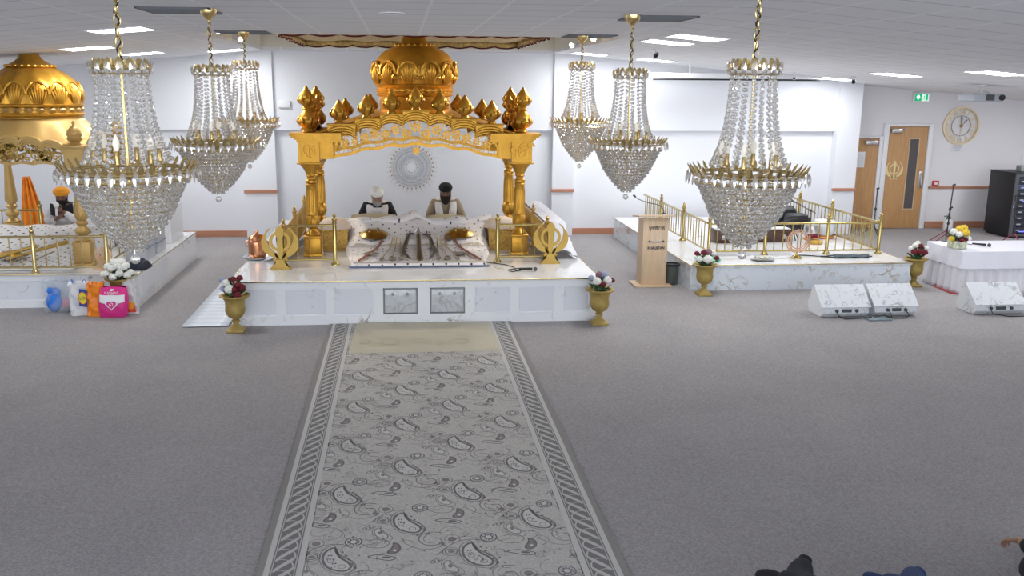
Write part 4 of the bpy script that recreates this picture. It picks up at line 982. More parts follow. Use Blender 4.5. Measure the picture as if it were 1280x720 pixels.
# z = 0 at the rim of the bowl, diameter .70
RR = .35; ZT = .60
rk = random.Random(21)
CP = []                                      # (name, mesh, z-rotation, parent name)
m = MB(); m.tube(arc3 if False else [(.14*math.cos(a), .14*math.sin(a), ZT) for a in [2*PI*i/32 for i in range(32)]], .007, 6, closed=True)
m.tube([(.14*math.cos(a), .14*math.sin(a), ZT-.03) for a in [2*PI*i/32 for i in range(32)]], .005, 6, closed=True)
for k in range(6): a = k*PI/3; m.cyl((0, 0, ZT+.01), (.14*math.cos(a), .14*math.sin(a), ZT), .004, seg=6)
CP.append(('crown_ring', mk(m, CB, 40), 0))
m = MB(); petal_up(m, Matrix.Translation((.143, 0, ZT-.01)) @ Matrix.Rotation(PI/2, 4, 'Z') @ Matrix.Rotation(-.18, 4, 'X'), .04, .075); crl = mk(m, CB)
m = MB(); drop(m, Matrix.Translation((.157, 0, ZT+.045)) @ Matrix.Rotation(PI/2, 4, 'Z') @ Matrix.Rotation(.10, 4, 'X'), .036, .085, .008); crd = mk(m, GLASS)
for k in range(16): CP.append(('crown_leaf', crl, k*2*PI/16)); CP.append(('crown_drop', crd, k*2*PI/16+.05))
# bead strands from crown to rim
for v in range(3):
    m = MB(); zz = ZT-.035; n = 16
    z_off = (0, .010, .018)[v]; pts = []
    for i in range(n+1):
        u = i/n; r = .128+.02*u+.07*u**3+rk.uniform(-.002, .002); z = ZT-.03-z_off-(ZT-.05-.045)*(u**.95); pts.append((r, z))
    for i, (r, z) in enumerate(pts): m.ico((r, rk.uniform(-.002, .002), z), z_off*0+.0135+.004*i/n, 1, (1, 1, .95))
    CP.append(('strand%d' % v, mk(m, GLASS), None))
STR = [p[1] for p in CP if p[0].startswith('strand')]; CP = [p for p in CP if not p[0].startswith('strand')]
for k in range(16): CP.append(('crystal_strand', STR[k % 3], k*2*PI/16+rk.uniform(-.05, .05)))
m = MB(); m.tube([(0, 0, ZT+.02), (0, 0, -.40)], .008, 8); m.lathe((0, 0, 0), [(.008, .02), (.03, .0), (.05, -.03), (.03, -.05), (.008, -.06)], 16); m.lathe((0, 0, ZT), [(.008, .0), (.02, .02), (.012, .05), (.004, .06)], 12); CP.append(('centre_rod', mk(m, CB, 40), 0))
m = MB()
for r, z, w in ((RR-.03, -.005, .008), (RR-.04, -.045, .006), (.28, .01, .005)): m.tube([(r*math.cos(a), r*math.sin(a), z) for a in [2*PI*i/48 for i in range(48)]], w, 6, closed=True)
for k in range(6): a = k*PI/3; m.cyl((0, 0, -.02), ((RR-.03)*math.cos(a), (RR-.03)*math.sin(a), -.005), .005, seg=6)
CP.append(('rim_frame', mk(m, CB, 40), 0))
m = MB(); petal_up(m, Matrix.Translation((RR-.035, 0, -.015)) @ Matrix.Rotation(PI/2, 4, 'Z') @ Matrix.Rotation(.55, 4, 'X'), .030, .085, .005); rl_ = mk(m, CB)
m = MB(); drop(m, Matrix.Translation((RR+.002, 0, .020)) @ Matrix.Rotation(PI/2, 4, 'Z') @ Matrix.Rotation(-.12, 4, 'X'), .030, .080, .009); rd_ = mk(m, GLASS)
for k in range(38): CP.append(('rim_leaf', rl_, k*2*PI/38)); CP.append(('rim_drop', rd_, k*2*PI/38+.08))
# candle arms
m = MB(); m.tube([(0, 0, -.01), (.08, 0, -.02), (.15, 0, .0), (.165, 0, .035)], .006, 6); m.lathe((.165, 0, .03), [(.006, 0), (.026, .006), (.014, .012), (.014, .075), (.016, .08)], 12); arm = mk(m, CB, 40)
m = MB(); m.lathe((.165, 0, .11), [(.010, 0), (.013, .01), (.019, .035), (.014, .06), (.002, .085)], 12); blb = mk(m, mat('candle_bulb', (.75, .72, .66), .2, emit=(1, .9, .75), estr=.35), 60)
for k in range(6): CP.append(('candle_arm', arm, k*PI/3+.3)); CP.append(('candle_bulb', blb, k*PI/3+.3))
# bowl: tiers of beads on brass rings
NT = 14
for i in range(NT):
    u = i/(NT-1); z = -.055-.375*u; r = (RR-.02)*float(np.interp(u, [0, .06, .27, .47, .61, .75, .88, 1], [.90, .84, .73, .63, .52, .40, .27, .13])) ; r = min(r, RR-.02)
    m = MB(); m.tube([((r-.02)*math.cos(a), (r-.02)*math.sin(a), z+.012) for a in [2*PI*k/36 for k in range(36)]], .003, 5, closed=True); CP.append(('tier_ring', mk(m, CB, 40), 0))
    m = MB(); n = max(5, int(2*PI*r/.030))
    for k in range(n):
        a = 2*PI*(k+.5*(i % 2))/n
        oct_bead(m, (r*math.cos(a), r*math.sin(a), z+rk.uniform(-.004, .004)), .0138, .0142, rk.uniform(0, 3))
        if r > .07 and k % 2: oct_bead(m, ((r-.03)*math.cos(a+.1), (r-.024)*math.sin(a+.1), z-.012), .011, .012, rk.uniform(0, 3))
    CP.append(('crystal_tier', mk(m, GLASS), 0))
m = MB(); m.cyl((0, 0, -.43), (0, 0, -.46), .003); m.ico((0, 0, -.485), .027, 2); CP.append(('crystal_ball', mk(m, GLASS), 0))
def chandelier(lab, x, y, zrim, s, sz, rot, szb=None):
    szb = szb or sz
    t = thing('crystal_chandelier', lab, 'chandelier', (x, y, ZC), 0, 'crystal chandeliers')
    for nm, me, rz in CP:
        o = bpy.data.objects.new(nm, me); COL.objects.link(o); o.parent = t; o.location = (0, 0, zrim-ZC); o.scale = (s, s, sz if nm.startswith(('crown', 'crystal_strand', 'centre')) else szb); o.rotation_euler = (0, 0, rz+rot)
    m = MB(); m.lathe((x, y, ZC), [(.005, -.11), (.018, -.10), (.02, -.085), (.03, -.075), (.055, -.055), (.066, -.03), (.068, -.0)], 20); ob('ceiling_rose', m, CB, t)
    ztop, zb = ZC-.10, zrim+ZT*sz+.05*sz; n = max(3, int((ztop-zb)/.052)); hh = (ztop-zb)/n; m = MB()
    for i in range(n):
        zc = ztop-hh*(i+.5); P = []
        for k in range(14):
            a = 2*PI*k/14; u, w = .016*math.cos(a), hh*.60*math.sin(a)
            P.append((x+(u if i % 2 else 0), y+(0 if i % 2 else u), zc+w))
        m.tube(P, .0042, 6, closed=True)
    ob('chain', m, CB, t)
    m = MB(); m.tube([(x+.012*math.sin(i*1.1), y+.012*math.cos(i*1.1), ztop-(ztop-zb)*i/24) for i in range(25)], .0045, 6); ob('flex_cord', m, BLACK, t)
chandelier('rear right crystal chandelier, small, hanging by the right edge of the ceiling recess', 2.24, 11.47, 2.44, 1.06, 1.12, .1)
chandelier('rear left crystal chandelier, small, partly behind another, left of the recess', -1.84, 11.45, 2.43, 1.06, 1.10, .9)
chandelier('second chandelier from the right, hanging in front of the pale wall right of the canopy', 2.04, 8.2, 2.38, 1.0, 1.0, .4)
chandelier('second chandelier from the left, hanging in front of the small rear left one', -1.59, 8.15, 2.38, 1.07, 1.0, 1.3)
chandelier('large chandelier nearest the camera on the right, in front of the railed platform', 2.07, 5.35, 2.37, 1.0, 1.02, .75)
chandelier('large chandelier nearest the camera on the left, in front of the small domed canopy', -1.42, 4.95, 2.435, 1.0, .86, .2, .98)
# ---------------------------------------------------------------- flower urns
UG = mat('antique_gold', (0.42, 0.30, 0.09), 0.55, 0.35, bump=.15, bscale=50, vary=.15, vscale=12)
def urn(lab, x, y, s=1.0, z=0):
    t = thing('flower_urn', lab, 'urn', (x, y, z), group=None)
    m = MB(); m.bbox(x-.10*s, y-.10*s, z, x+.10*s, y+.10*s, z+.035*s, .006); ob('urn_base', m, UG, t)
    m = MB(); m.lathe((x, y, z), [(a*s, b*s) for a, b in ((.085, .035), (.08, .05), (.05, .075), (.035, .10), (.032, .115), (.05, .125), (.05, .135), (.035, .145), (.045, .16), (.085, .185), (.108, .22), (.118, .26), (.115, .30))], 36, flute=(18, .06, .16*s, .25*s)); ob('urn_bowl', m, UG, t)
    m = MB(); m.lathe((x, y, z), [(a*s, b*s) for a, b in ((.115, .30), (.112, .34), (.118, .38), (.14, .415), (.175, .43), (.178, .445), (.165, .45), (.13, .44), (.10, .40), (.001, .39))], 36); ob('urn_rim', m, UG, t)
    return t
LEAF = mat('leaf_green', (.035, .09, .03), .5, vary=.4, vscale=30)
FW = mat('white_petals', (.80, .80, .74), .7); FR = mat('deep_red_petals', (.16, .008, .018), .6); FB = mat('blue_grey_petals', (.35, .38, .5), .7); FY_ = mat('yellow_petals', (.80, .56, .05), .6); FM = mat('mauve_petals', (.28, .14, .2), .7)
def bloom(m, c, r, rg, kind=0):
    n = 22 if kind == 0 else 14
    for i in range(n):
        ph = math.acos(1-1.35*(i+.5)/n); th = i*2.4; d = Vector((math.sin(ph)*math.cos(th), math.sin(ph)*math.sin(th), math.cos(ph)))
        M = Matrix.Translation(Vector(c)) @ d.to_track_quat('Z', 'Y').to_matrix().to_4x4()
        m.ico((0, 0, r*.66), r*.34, 1, (1, .8, .75), M=M)
    m.ico(c, r*.72, 1)
def bouquet(lab, x, y, z, r, h, blooms, seed, leafn=60):
    rg = random.Random(seed); t = thing('flower_arrangement', lab, 'flowers', (x, y, z))
    m = MB()
    for i in range(leafn):
        a = rg.uniform(0, 2*PI); e = rg.uniform(.05, 1.35); rr_ = r*rg.uniform(.5, 1.08); d = Vector((math.cos(a)*math.cos(e), math.sin(a)*math.cos(e), math.sin(e)*h/r)); p = Vector((x, y, z+.01))+d*rr_*.95
        q = d.to_track_quat('Z', 'Y').to_matrix().to_4x4() @ Matrix.Rotation(rg.uniform(0, 6), 4, 'Z'); L_ = rg.uniform(.04, .08); w = L_*.3
        M = Matrix.Translation(p) @ q
        v = [m.bm.verts.new(M @ Vector(c)) for c in ((0, 0, -L_*.5), (w, .006, 0), (0, .012, L_*.6), (-w, .006, 0))]; m._f(v[:]); 
        m.tube([(x+rg.uniform(-.02, .02), y+rg.uniform(-.02, .02), z-.03), p], .003, 4)
    m.ico((x, y, z+.02), r*.55, 2, (1, 1, .7))
    ob('foliage', m, LEAF, t, smooth=0)
    for dx, dy_, dz, br, mt in blooms:
        m = MB(); bloom(m, (x+dx, y+dy_, z+dz-.025), br*1.17, rg); ob('bloom', m, mt, t)
    return t
urn('gold urn standing at the left front corner of the central platform', -1.98, 10.76)
bouquet('red and white flowers in the urn at the left front corner of the central platform', -1.98, 10.76, .43, .14, .2, [(-.04, -.08, .12, .06, FW), (-.08, -.05, .19, .048, FW), (.06, -.08, .17, .045, FR), (.10, -.06, .14, .045, FR), (.05, -.11, .06, .05, FR), (.0, -.03, .23, .04, FR), (.07, .0, .24, .04, FR), (-.12, -.03, .12, .04, FB), (-.13, 0, .22, .04, FB), (.02, -.1, .12, .04, FR)], 1)
urn('gold urn standing at the right front corner of the central platform', 2.42, 10.82)
bouquet('white and crimson flowers in the urn at the right front corner of the central platform', 2.42, 10.82, .43, .14, .2, [(-.06, -.08, .15, .055, FW), (.07, -.07, .16, .055, FW), (.04, -.02, .22, .05, FB), (-.02, -.02, .22, .045, FM), (.01, -.11, .12, .042, FR), (.14, -.03, .15, .035, FR), (-.12, -.02, .18, .04, FB)], 2)
urn('gold urn at the left front corner of the railed right platform', 4.25, 12.33)
bouquet('round bunch of white, red and mauve flowers in the urn left of the railed platform', 4.25, 12.33, .43, .15, .19, [(.0, -.10, .12, .07, FW), (-.11, -.06, .12, .05, FW), (-.05, -.05, .21, .045, FR), (.03, -.03, .22, .045, FM), (.14, -.05, .13, .04, FR), (.10, -.02, .19, .045, FW), (-.13, .0, .19, .04, FR)], 3)
urn('gold urn between the railed right platform and the white clothed table', 7.58, 12.72, .96)
bouquet('dark red and white flowers in the urn beside the white clothed table', 7.58, 12.72, .42, .14, .2, [(-.08, -.07, .13, .05, FR), (.0, -.09, .14, .05, FR), (.08, -.07, .12, .05, FR), (.03, -.03, .21, .045, FR), (-.05, -.03, .22, .045, FW), (.0, 0, .25, .04, FW), (.12, -.04, .18, .04, FW), (-.11, -.02, .18, .04, FW)], 4)
urn('gold urn behind the shopping bags at the left platform', -3.62, 11.85, 1.0)
rg = random.Random(9)
bouquet('large dome of white flowers in the urn behind the shopping bags', -3.62, 11.85, .43, .19, .2, [(.17*math.cos(a)*math.cos(e), .14*math.sin(a)*math.cos(e)-.04, .05+.21*math.sin(e), .05, FW) for a, e in [(-2.9, .2), (-2.3, .3), (-1.7, .15), (-1.2, .35), (-.6, .2), (-.1, .3), (-2.6, .8), (-1.9, .7), (-1.3, .85), (-.7, .75), (-.2, .8), (-1.6, 1.2), (-.9, 1.3), (-2.4, 1.3), (.5, 1.2)]], 5, 90)

# ---------------------------------------------------------------- right platform
SR = .38; RX0, RX1, RYF, RYB = 4.14, 7.45, 12.62, 17.5
MARB2 = marble('streaked_marble', (.70, .75, .80), (.42, .36, .27), scale=2.3, width=.03, cover=.50)
platform('railed marble platform on the right with instruments on it', RX0, RX1, RYF, RYB, SR, body=MARB2)
RF = 13.36
brass_railing('brass railing along the front of the right platform', [(4.64, RF), (5.52, RF), (6.5, RF), (7.33, RF)], [(4.64, RF), (5.52, RF), (6.5, RF), (7.33, RF)], SR, .90, .44, .125, mt=BRASS)
brass_railing('brass railing running back along the left side of the right platform', [(4.64, RF+.1), (4.65, 14.7), (4.64, 16.0), (4.64, 17.2)], [(4.65, 14.7), (4.64, 16.0)], SR, .90, .44, .125, mt=BRASS)
brass_railing('brass railing running back along the right side of the right platform', [(7.34, RF+.1), (7.34, 15.0), (7.34, 16.3), (7.34, 17.2)], [(7.34, 15.0), (7.34, 16.3)], SR, .90, .44, .125, mt=BRASS)
DW = wood('dark_rosewood', (.05, .022, .014), (.09, .04, .025), rough=.35, axis='X')
def harmonium(lab, x, y, w=.60):
    t = thing('harmonium', lab, 'harmonium', (x, y, SR))
    m = MB(); m.bbox(x-w/2, y-.15, SR, x+w/2, y+.15, SR+.21, .008); ob('case', m, DW, t)
    m = MB(); m.bbox(x-w/2+.01, y-.14, SR+.21, x+w/2-.01, y+.14, SR+.225, .004); ob('top_cover', m, mat('grey_cloth', (.55, .56, .6), .8), t)
    m = MB()
    for k in (-1, 1): m.bbox(x+k*w*.30-.02, y-.158, SR+.08, x+k*w*.30+.02, y-.150, SR+.13, .002); m.tube([(x+k*w*.30-.03, y-.155, SR+.07), (x+k*w*.30, y-.17, SR+.065), (x+k*w*.30+.03, y-.155, SR+.07)], .005, 6)
    ob('clasp', m, STEEL, t)
    m = MB(); m.box(x-w/2+.04, y-.135, SR+.226, x+w/2-.04, y-.02, SR+.232); ob('key_bed', m, mat('ivory', (.75, .72, .62), .4), t)
harmonium('dark wooden harmonium on the right platform, the one nearer the urn and lectern', 5.42, 14.55); harmonium('dark wooden harmonium on the right platform, nearer the microphone stands', 6.10, 14.60, .62)
def drum(lab, x, y, r, h, mt):
    t = thing('hand_drum', lab, 'drum', (x, y, SR))
    m = MB(); m.lathe((x, y, SR), [(r*.8, 0), (r*.95, .02), (r*.8, .04)], 24); ob('drum_ring', m, mat('orange_ring', (.75, .25, .05), .7), t)
    m = MB(); m.lathe((x, y, SR+.03), [(r*.55, 0), (r*.85, .05), (r, h*.5), (r*.95, h*.85), (r*.85, h)], 28, flute=(14, .03, .02, h*.95)); ob('drum_shell', m, mt, t)
    m = MB(); m.lathe((x, y, SR+.03+h), [(r*.86, -.01), (r*.9, .0), (r*.86, .012), (.001, .014)], 28); m.lathe((x, y, SR+.045+h), [(.001, 0), (.001, .002), (r*.35, .002), (r*.36, 0)], 20); ob('drum_head', m, mat('drum_skin', (.78, .76, .72), .6), t)
drum('large white covered drum on an orange ring behind the right railing', 7.18, 14.9, .19, .26, mat('quilted_white', (.66, .68, .7), .7, bump=.5, bscale=20)); drum('small silver drum beside the larger white drum on the right platform', 6.86, 14.72, .12, .24, STEEL)
t = thing('drum_hammer_case', 'yellow wooden instrument with dark red covering beside the small drum', 'instrument', (6.68, 14.35, SR))
m = MB(); m.lathe((6.75, 14.3, SR), [(.11, 0), (.13, .03), (.12, .06), (.06, .07)], 20); ob('wooden_base', m, mat('yellow_wood', (.6, .36, .08), .5), t)
m = MB(); m.ico((6.66, 14.3, SR+.12), .06, 2, (1.5, 1, .7)); m.ico((6.76, 14.3, SR+.13), .06, 2, (1.3, 1, .7)); ob('red_cover', m, mat('dark_red_cloth', (.14, .01, .02), .8), t); t.name = 'small_drum_stand'
t = thing('instrument_bag', 'black instrument bags leaning behind the right railing', 'bag', (7.05, 16.2, SR))
m = MB(); m.bbox(6.75, 16.0, SR, 7.2, 16.3, SR+.36, .08); m.bbox(6.85, 15.6, SR, 7.25, 15.9, SR+.30, .08); ob('padded_bag', m, BLACK, t)
m = MB(); m.tube([(6.8, 15.98, SR+.3), (6.9, 15.9, SR+.42), (7.05, 15.95, SR+.40), (7.15, 15.98, SR+.3)], .012, 6); ob('bag_handle', m, DARK, t)
def mic_stand(lab, x, y, z, h, boom=None, red=False, lean=0, legs=.28, mic=True):
    t = thing('microphone_stand', lab, 'microphone stand', (x, y, z)); bm_ = mat('stand_black', (.035, .03, .035), .4); rm_ = mat('dark_red_tube', (.30, .03, .06), .4) if red else bm_
    for k in range(3):
        a = k*2*PI/3+.5; m = MB(); m.tube([(x, y, z+.22), (x+legs*math.cos(a), y+legs*math.sin(a), z+.012)], .010, 6); m.ico((x+legs*math.cos(a), y+legs*math.sin(a), z+.014), .014, 1); ob('leg', m, rm_, t)
    m = MB(); m.tube([(x, y, z+.10), (x+lean, y, z+h)], .011, 8); m.lathe((x, y, z+.2), [(.018, 0), (.022, .02), (.018, .05)], 10); m.lathe((x+lean*.55, y, z+h*.55), [(.016, 0), (.024, .015), (.024, .045), (.016, .06)], 10); ob('pole', m, bm_, t)
    if boom:
        e = Vector((x+boom[0], y+boom[1], z+boom[2])); s_ = Vector((x+lean, y, z+h)); b = s_+(s_-e)*.35
        m = MB(); m.tube([b, s_, e], .008, 6); m.ico(tuple(s_), .025, 1); ob('boom_arm', m, bm_, t)
        if mic: m = MB(); d = (e-s_).normalized(); m.tube([e, e+d*.11], .012, 8, r1=.018); m.ico(tuple(e+d*.14), .026, 2); ob('clipped_microphone', m, DARK, t)
    else:
        m = MB(); m.tube([(x+lean-.02, y, z+h), (x+lean+.03, y-.02, z+h+.02)], .016, 8); ob('mic_clip', m, bm_, t)
mic_stand('boom microphone stand behind the harmoniums, arm rising to the left', 6.35, 15.2, SR, .50, (-.45, -.2, .76), legs=.2)
mic_stand('short boom microphone stand beside the small drum, arm pointing right', 6.55, 14.75, SR, .34, (-.30, -.1, .30), legs=.16, mic=False)
mic_stand('boom microphone stand with its arm reaching over the large white drum', 7.14, 15.4, SR, .40, (-.42, -.3, .58), legs=.14)
mic_stand('black microphone stand just outside the far right railing, before the doors', 9.3, 17.2, 0, .95, None, legs=.25)
mic_stand('dark red legged microphone stand left of the tall one by the yellow flowers', 10.2, 16.2, 0, .70, None, True, .02, legs=.22)
mic_stand('tall microphone stand before the wall near the spray bottle', 10.45, 16.6, 0, 1.08, None, True, .03, legs=.26)
mic_stand('crossed microphone stand with dark red leg in front of the equipment rack', 11.55, 16.2, 0, .92, None, True, -.08, legs=.24)
# chakkar stand
t = thing('ring_emblem_stand', 'copper ring emblem with upright sword on a small brass foot before the right railing', 'emblem stand', (5.9, 13.05, SR)); x, y = 5.9, 13.06
m = MB(); m.lathe((x, y, SR), [(.085, 0), (.085, .01), (.05, .03), (.02, .06), (.012, .09)], 20); ob('brass_foot', m, BRASS, t)
RG = mat('rose_gold', (.66, .38, .24), .3, .9)
m = MB(); o_ = (x, y+.005, SR+.08)
for r in (.125, .155): m.band(arc(0, .19, r, 0, 360, 40)[:-1], .016, o_, d=.012, closed=True)
for s in (-1, 1): m.band([(s*p[0], p[1]) for p in arc(0, .19, .185, -80, 20, 16)], .018, o_, d=.012)
m.band([(0, 0), (0, .36)], [.03, .012], o_, d=.014); ob('ring_symbol', m, RG, t)
t = thing('steel_platter', 'oval platter with folded pale cloth at the front edge of the right platform', 'platter', (5.32, 12.92, SR))
m = MB(); m.lathe((5.32, 12.92, SR), [(.10, .002), (.17, .012), (.18, .022), (.172, .022), (.10, .01), (.001, .01)], 30, sy=.75); ob('platter_dish', m, STEEL, t)
m = MB(); m.grid(lambda u, v: Vector((5.2+.24*u, 12.86+.12*v, SR+.03+.03*abs(math.sin(u*9+v*5)))), 14, 8); ob('folded_napkin', m, mat('cream_napkin', (.72, .72, .6), .9), t, solid=.006)
m = MB(); m.grid(lambda u, v: Vector((4.28+.36*u+.05*v, 12.78+.28*v, SR+.012+.025*abs(math.sin(u*5+v*7)))), 14, 12)
o = ob('folded_green_cloth', m, mat('mint_cloth', (.18, .62, .38), .9), solid=.01); tag(o, 'mint green cloth lying at the left front corner of the right platform', 'cloth')
m = MB(); m.tube(smoothp3 if False else [(5.9+.25*i/1.0*.5, 13.2+.06*math.sin(i*1.3), SR+.008) for i in range(10)]+[(7.1, 13.1, SR+.008), (6.6, 13.02, SR+.008), (6.3, 13.12, SR+.008)], .008, 6)
o = ob('black_cable', m, BLACK); tag(o, 'black cable snaking along the front of the right platform', 'cable')
m = MB(); m.grid(lambda u, v: Vector((6.45+.55*u+.1*v, 12.98+.22*v, SR+.008+.018*abs(math.sin(u*8+v*4)))), 14, 8)
o = ob('dark_cloth', m, mat('slate_cloth', (.07, .09, .11), .8), solid=.008); tag(o, 'dark slate cloth lying before the right railing', 'cloth')

# ---------------------------------------------------------------- lectern and bin
def lectern():
    x0, x1, y0, y1 = 3.50, 3.87, 12.93, 13.22; t = thing('lectern', 'light wooden lectern with dark lettering and a round emblem on its front', 'lectern', (3.69, 13.07, 0))
    m = MB(); m.bbox(x0-.10, y0-.08, .001, x1+.08, y1+.05, .025, .004); ob('base_board', m, BEECH, t)
    m = MB(); m.bbox(x0, y0, .025, x1, y0+.02, 1.015, .003); ob('front_panel', m, BEECH, t)
    for a in (x0, x1-.02):
        m = MB(); m.prism([(y0+.02, .025), (y1, .025), (y1, .985), (y0+.02, 1.02)], (a, 0, 0), (0, 1, 0), (0, 0, 1), .02); ob('side_panel', m, BEECH, t)
    m = MB(); M = Matrix.Translation((3.685, 13.07, 1.03)) @ Matrix.Rotation(math.radians(-7), 4, 'X'); m.bbox(-.27, -.20, -.012, .27, .20, .012, .004, M=M); ob('reading_top', m, BEECH, t)
    BL = mat('engraved_dark', (.06, .05, .06), .5)
    m = MB(); text_into(m, 'ਖਾਲਿਸਤਾਨ', .07, (3.70, y0-.002, .865), width=.24, bold=.002); ob('gurmukhi_lettering', m, BL, t)
    m = MB(); text_into(m, 'KHALISTAN', .055, (3.70, y0-.002, .575), width=.25, bold=.0025); 
    ob('latin_lettering', m, BL, t)
    m = MB(); m.band(arc(3.70, .72, .062, 0, 360, 30)[:-1], .010, (0, y0-.001, 0), d=.003, closed=True); m.band([(3.62, .655), (3.66, .668), (3.70, .66), (3.74, .668), (3.78, .655)], .022, (0, y0-.001, 0), d=.003); ob('emblem_ring', m, mat('emblem_pale', (.62, .62, .64), .4), t)
    m = MB()
    for s in (-1, 1): m.prism([(3.70+s*.075, .665), (3.70+s*.12, .672), (3.70+s*.105, .692)], (0, y0-.001, 0), d=.003); m.band([(3.70+s*.06, .655), (3.70+s*.125, .67)], .007, (0, y0-.001, 0), d=.003)
    ob('emblem_swords', m, BL, t)
lectern()
t = thing('gooseneck_microphone', 'thin gooseneck microphone rising from the lectern top to the left', 'microphone', (3.84, 13.1, 1.05))
m = MB(); m.lathe((3.84, 13.1, 1.052), [(.03, 0), (.03, .012), (.012, .02)], 14); ob('mic_base', m, BLACK, t)
P = smoothp([(3.84, 1.06), (3.83, 1.13), (3.74, 1.19), (3.60, 1.22), (3.46, 1.27), (3.40, 1.31)], False); m = MB(); m.tube([(p[0], 13.1, p[1]) for p in P], .006, 6); ob('gooseneck', m, BLACK, t)
m = MB(); m.tube([(3.41, 13.1, 1.303), (3.375, 13.1, 1.335)], .012, 10, r1=.016); ob('mic_capsule', m, BLACK, t)
t = thing('waste_bin', 'dark translucent waste bin standing between the lectern and the right platform', 'bin', (4.0, 13.1, 0))
m = MB(); m.lathe((4.0, 13.1, 0), [(.095, .002), (.10, .01), (.115, .30), (.12, .305), (.112, .305), (.095, .02), (.001, .015)], 28); ob('bin_body', m, mat('bin_grey', (.09, .10, .09), .35), t)
m = MB(); m.lathe((4.0, 13.1, .28), [(.118, 0), (.124, .015), (.122, .034), (.110, .034), (.106, .01)], 28); ob('bin_liner_rim', m, BLACK, t)

# ---------------------------------------------------------------- stage monitors
WM = marble('marble_wrap', (.72, .74, .77), (.35, .36, .38), scale=3.2, width=.02, rough=.4, cover=.5)
def monitor(lab, x0, x1, y):
    t = thing('wedge_speaker', lab, 'speaker', ((x0+x1)/2, y+.2, 0))
    P = [(0, .06), (.06, .003), (.40, .003), (.44, .10), (.34, .34), (.26, .36), (.02, .14)]
    m = MB(); m.prism([(p[0]+y, p[1]) for p in P], (x0+.02, 0, 0), (0, 1, 0), (0, 0, 1), x1-x0-.04); ob('cabinet', m, WM, t, smooth=0)
    m = MB(); a, b = Vector((0, y+.005, .135)), Vector((0, y+.262, .365)); d = (b-a).normalized(); n = Vector((0, -d.z, d.y)); u = Vector((1, 0, 0))
    m.prism([(x0, -.01), (x1, -.01), (x1, (b-a).length+.01), (x0, (b-a).length+.01)], a, u, d, .018, n=n); ob('front_cover', m, WM, t, smooth=0)
    m = MB(); zb = .09
    for fx in (.32, .72):
        cx_ = x0+(x1-x0)*fx; m.lathe((cx_, y+.01, zb), [(.022, .0), (.022, -.02), (.001, -.022)], 12, axis='Y')
    m.box(x0+(x1-x0)*.42, y+.0, .07, x0+(x1-x0)*.62, y+.02, .11); ob('socket_plate', m, DARK, t)
    return t
monitor('marble wrapped wedge speaker on the carpet, left one of the touching pair', 5.32, 5.98, 10.93); monitor('marble wrapped wedge speaker on the carpet, right one of the touching pair', 6.03, 6.63, 10.95); monitor('marble wrapped wedge speaker standing apart at the right edge of the view', 7.40, 8.10, 10.95)
m = MB(); m.bbox(5.88, 10.74, .001, 6.18, 10.92, .02, .005); o = ob('cable_tray', m, mat('blue_grey_plastic', (.18, .24, .27), .5)); tag(o, 'small grey plastic tray on the carpet before the pair of wedge speakers', 'tray')
for pts, lab in (([(5.53, 10.93, .09), (5.53, 10.88, .04), (5.6, 10.84, .01), (5.8, 10.86, .01), (5.95, 10.83, .03)], 'cable looping from the left wedge speaker to the tray'), ([(6.23, 10.93, .09), (6.23, 10.87, .04), (6.2, 10.8, .03), (6.1, 10.8, .06), (5.98, 10.83, .03)], 'cable looping from the middle of the right wedge speaker to the tray'), ([(6.46, 10.95, .09), (6.48, 10.88, .03), (6.4, 10.84, .01), (6.25, 10.84, .01), (6.15, 10.86, .03)], 'cable from the right end of the right wedge speaker'), ([(7.62, 10.95, .09), (7.62, 10.9, .03), (7.8, 10.84, .008), (8.1, 10.85, .008)], 'cable at the foot of the wedge speaker at the right edge')):
    m = MB(); P = [Vector(p) for p in pts]; m.tube(P, .007, 6); o = ob('speaker_cable', m, BLACK); tag(o, lab, 'cable')

# ---------------------------------------------------------------- clothed table on the right
TZ = .62; tx0, tx1, ty0, ty1 = 7.93, 9.9, 12.15, 13.02
t = thing('clothed_table', 'table under a white cloth with gathered skirt at the right edge', 'table', ((tx0+tx1)/2, (ty0+ty1)/2, 0))
m = MB(); m.bbox(tx0+.05, ty0+.05, TZ-.04, tx1-.05, ty1-.05, TZ-.012, .005); ob('table_top', m, WHITE, t)
for a in (tx0+.12, tx1-.12):
    for b in (ty0+.12, ty1-.12): m = MB(); m.cyl((a, b, .002), (a, b, TZ-.04), .02); ob('leg', m, STEEL, t)
def skirt(x0, x1, y0, y1, ztop, zbot, folds, amp, seed):
    rg = random.Random(seed); per = [(x0, y0), (x1, y0), (x1, y1), (x0, y1)]; Ls = [x1-x0, y1-y0]*2; tot = sum(Ls); m = MB(); n = int(tot/.02); ph = [rg.uniform(0, 6) for _ in range(4)]
    def pos(s):
        s %= tot; k = 0
        while s > Ls[k] and k < 3: s -= Ls[k]; k += 1
        a, b = per[k], per[(k+1) % 4]; f = min(1, s/Ls[k]); nx, ny = (b[1]-a[1])/Ls[k], -(b[0]-a[0])/Ls[k]
        return a[0]+(b[0]-a[0])*f, a[1]+(b[1]-a[1])*f, nx, ny
    def fn(u, v):
        s = u*tot; x, y, nx, ny = pos(s); z = ztop+(zbot-ztop)*v
        am = amp*v**.8; w = am*(math.sin(s*folds+ph[0]+.6*math.sin(s*3.1))+.4*math.sin(s*folds*2.3+ph[1]))+am*.8+.02*v
        return Vector((x+nx*w, y+ny*w, z))
    m.grid(fn, n, 10, closed_u=True); return m
ob('gathered_skirt', skirt(tx0, tx1, ty0, ty1, TZ-.003, .006, 42, .022, 3), CLOTH, t, smooth=70, solid=.004)
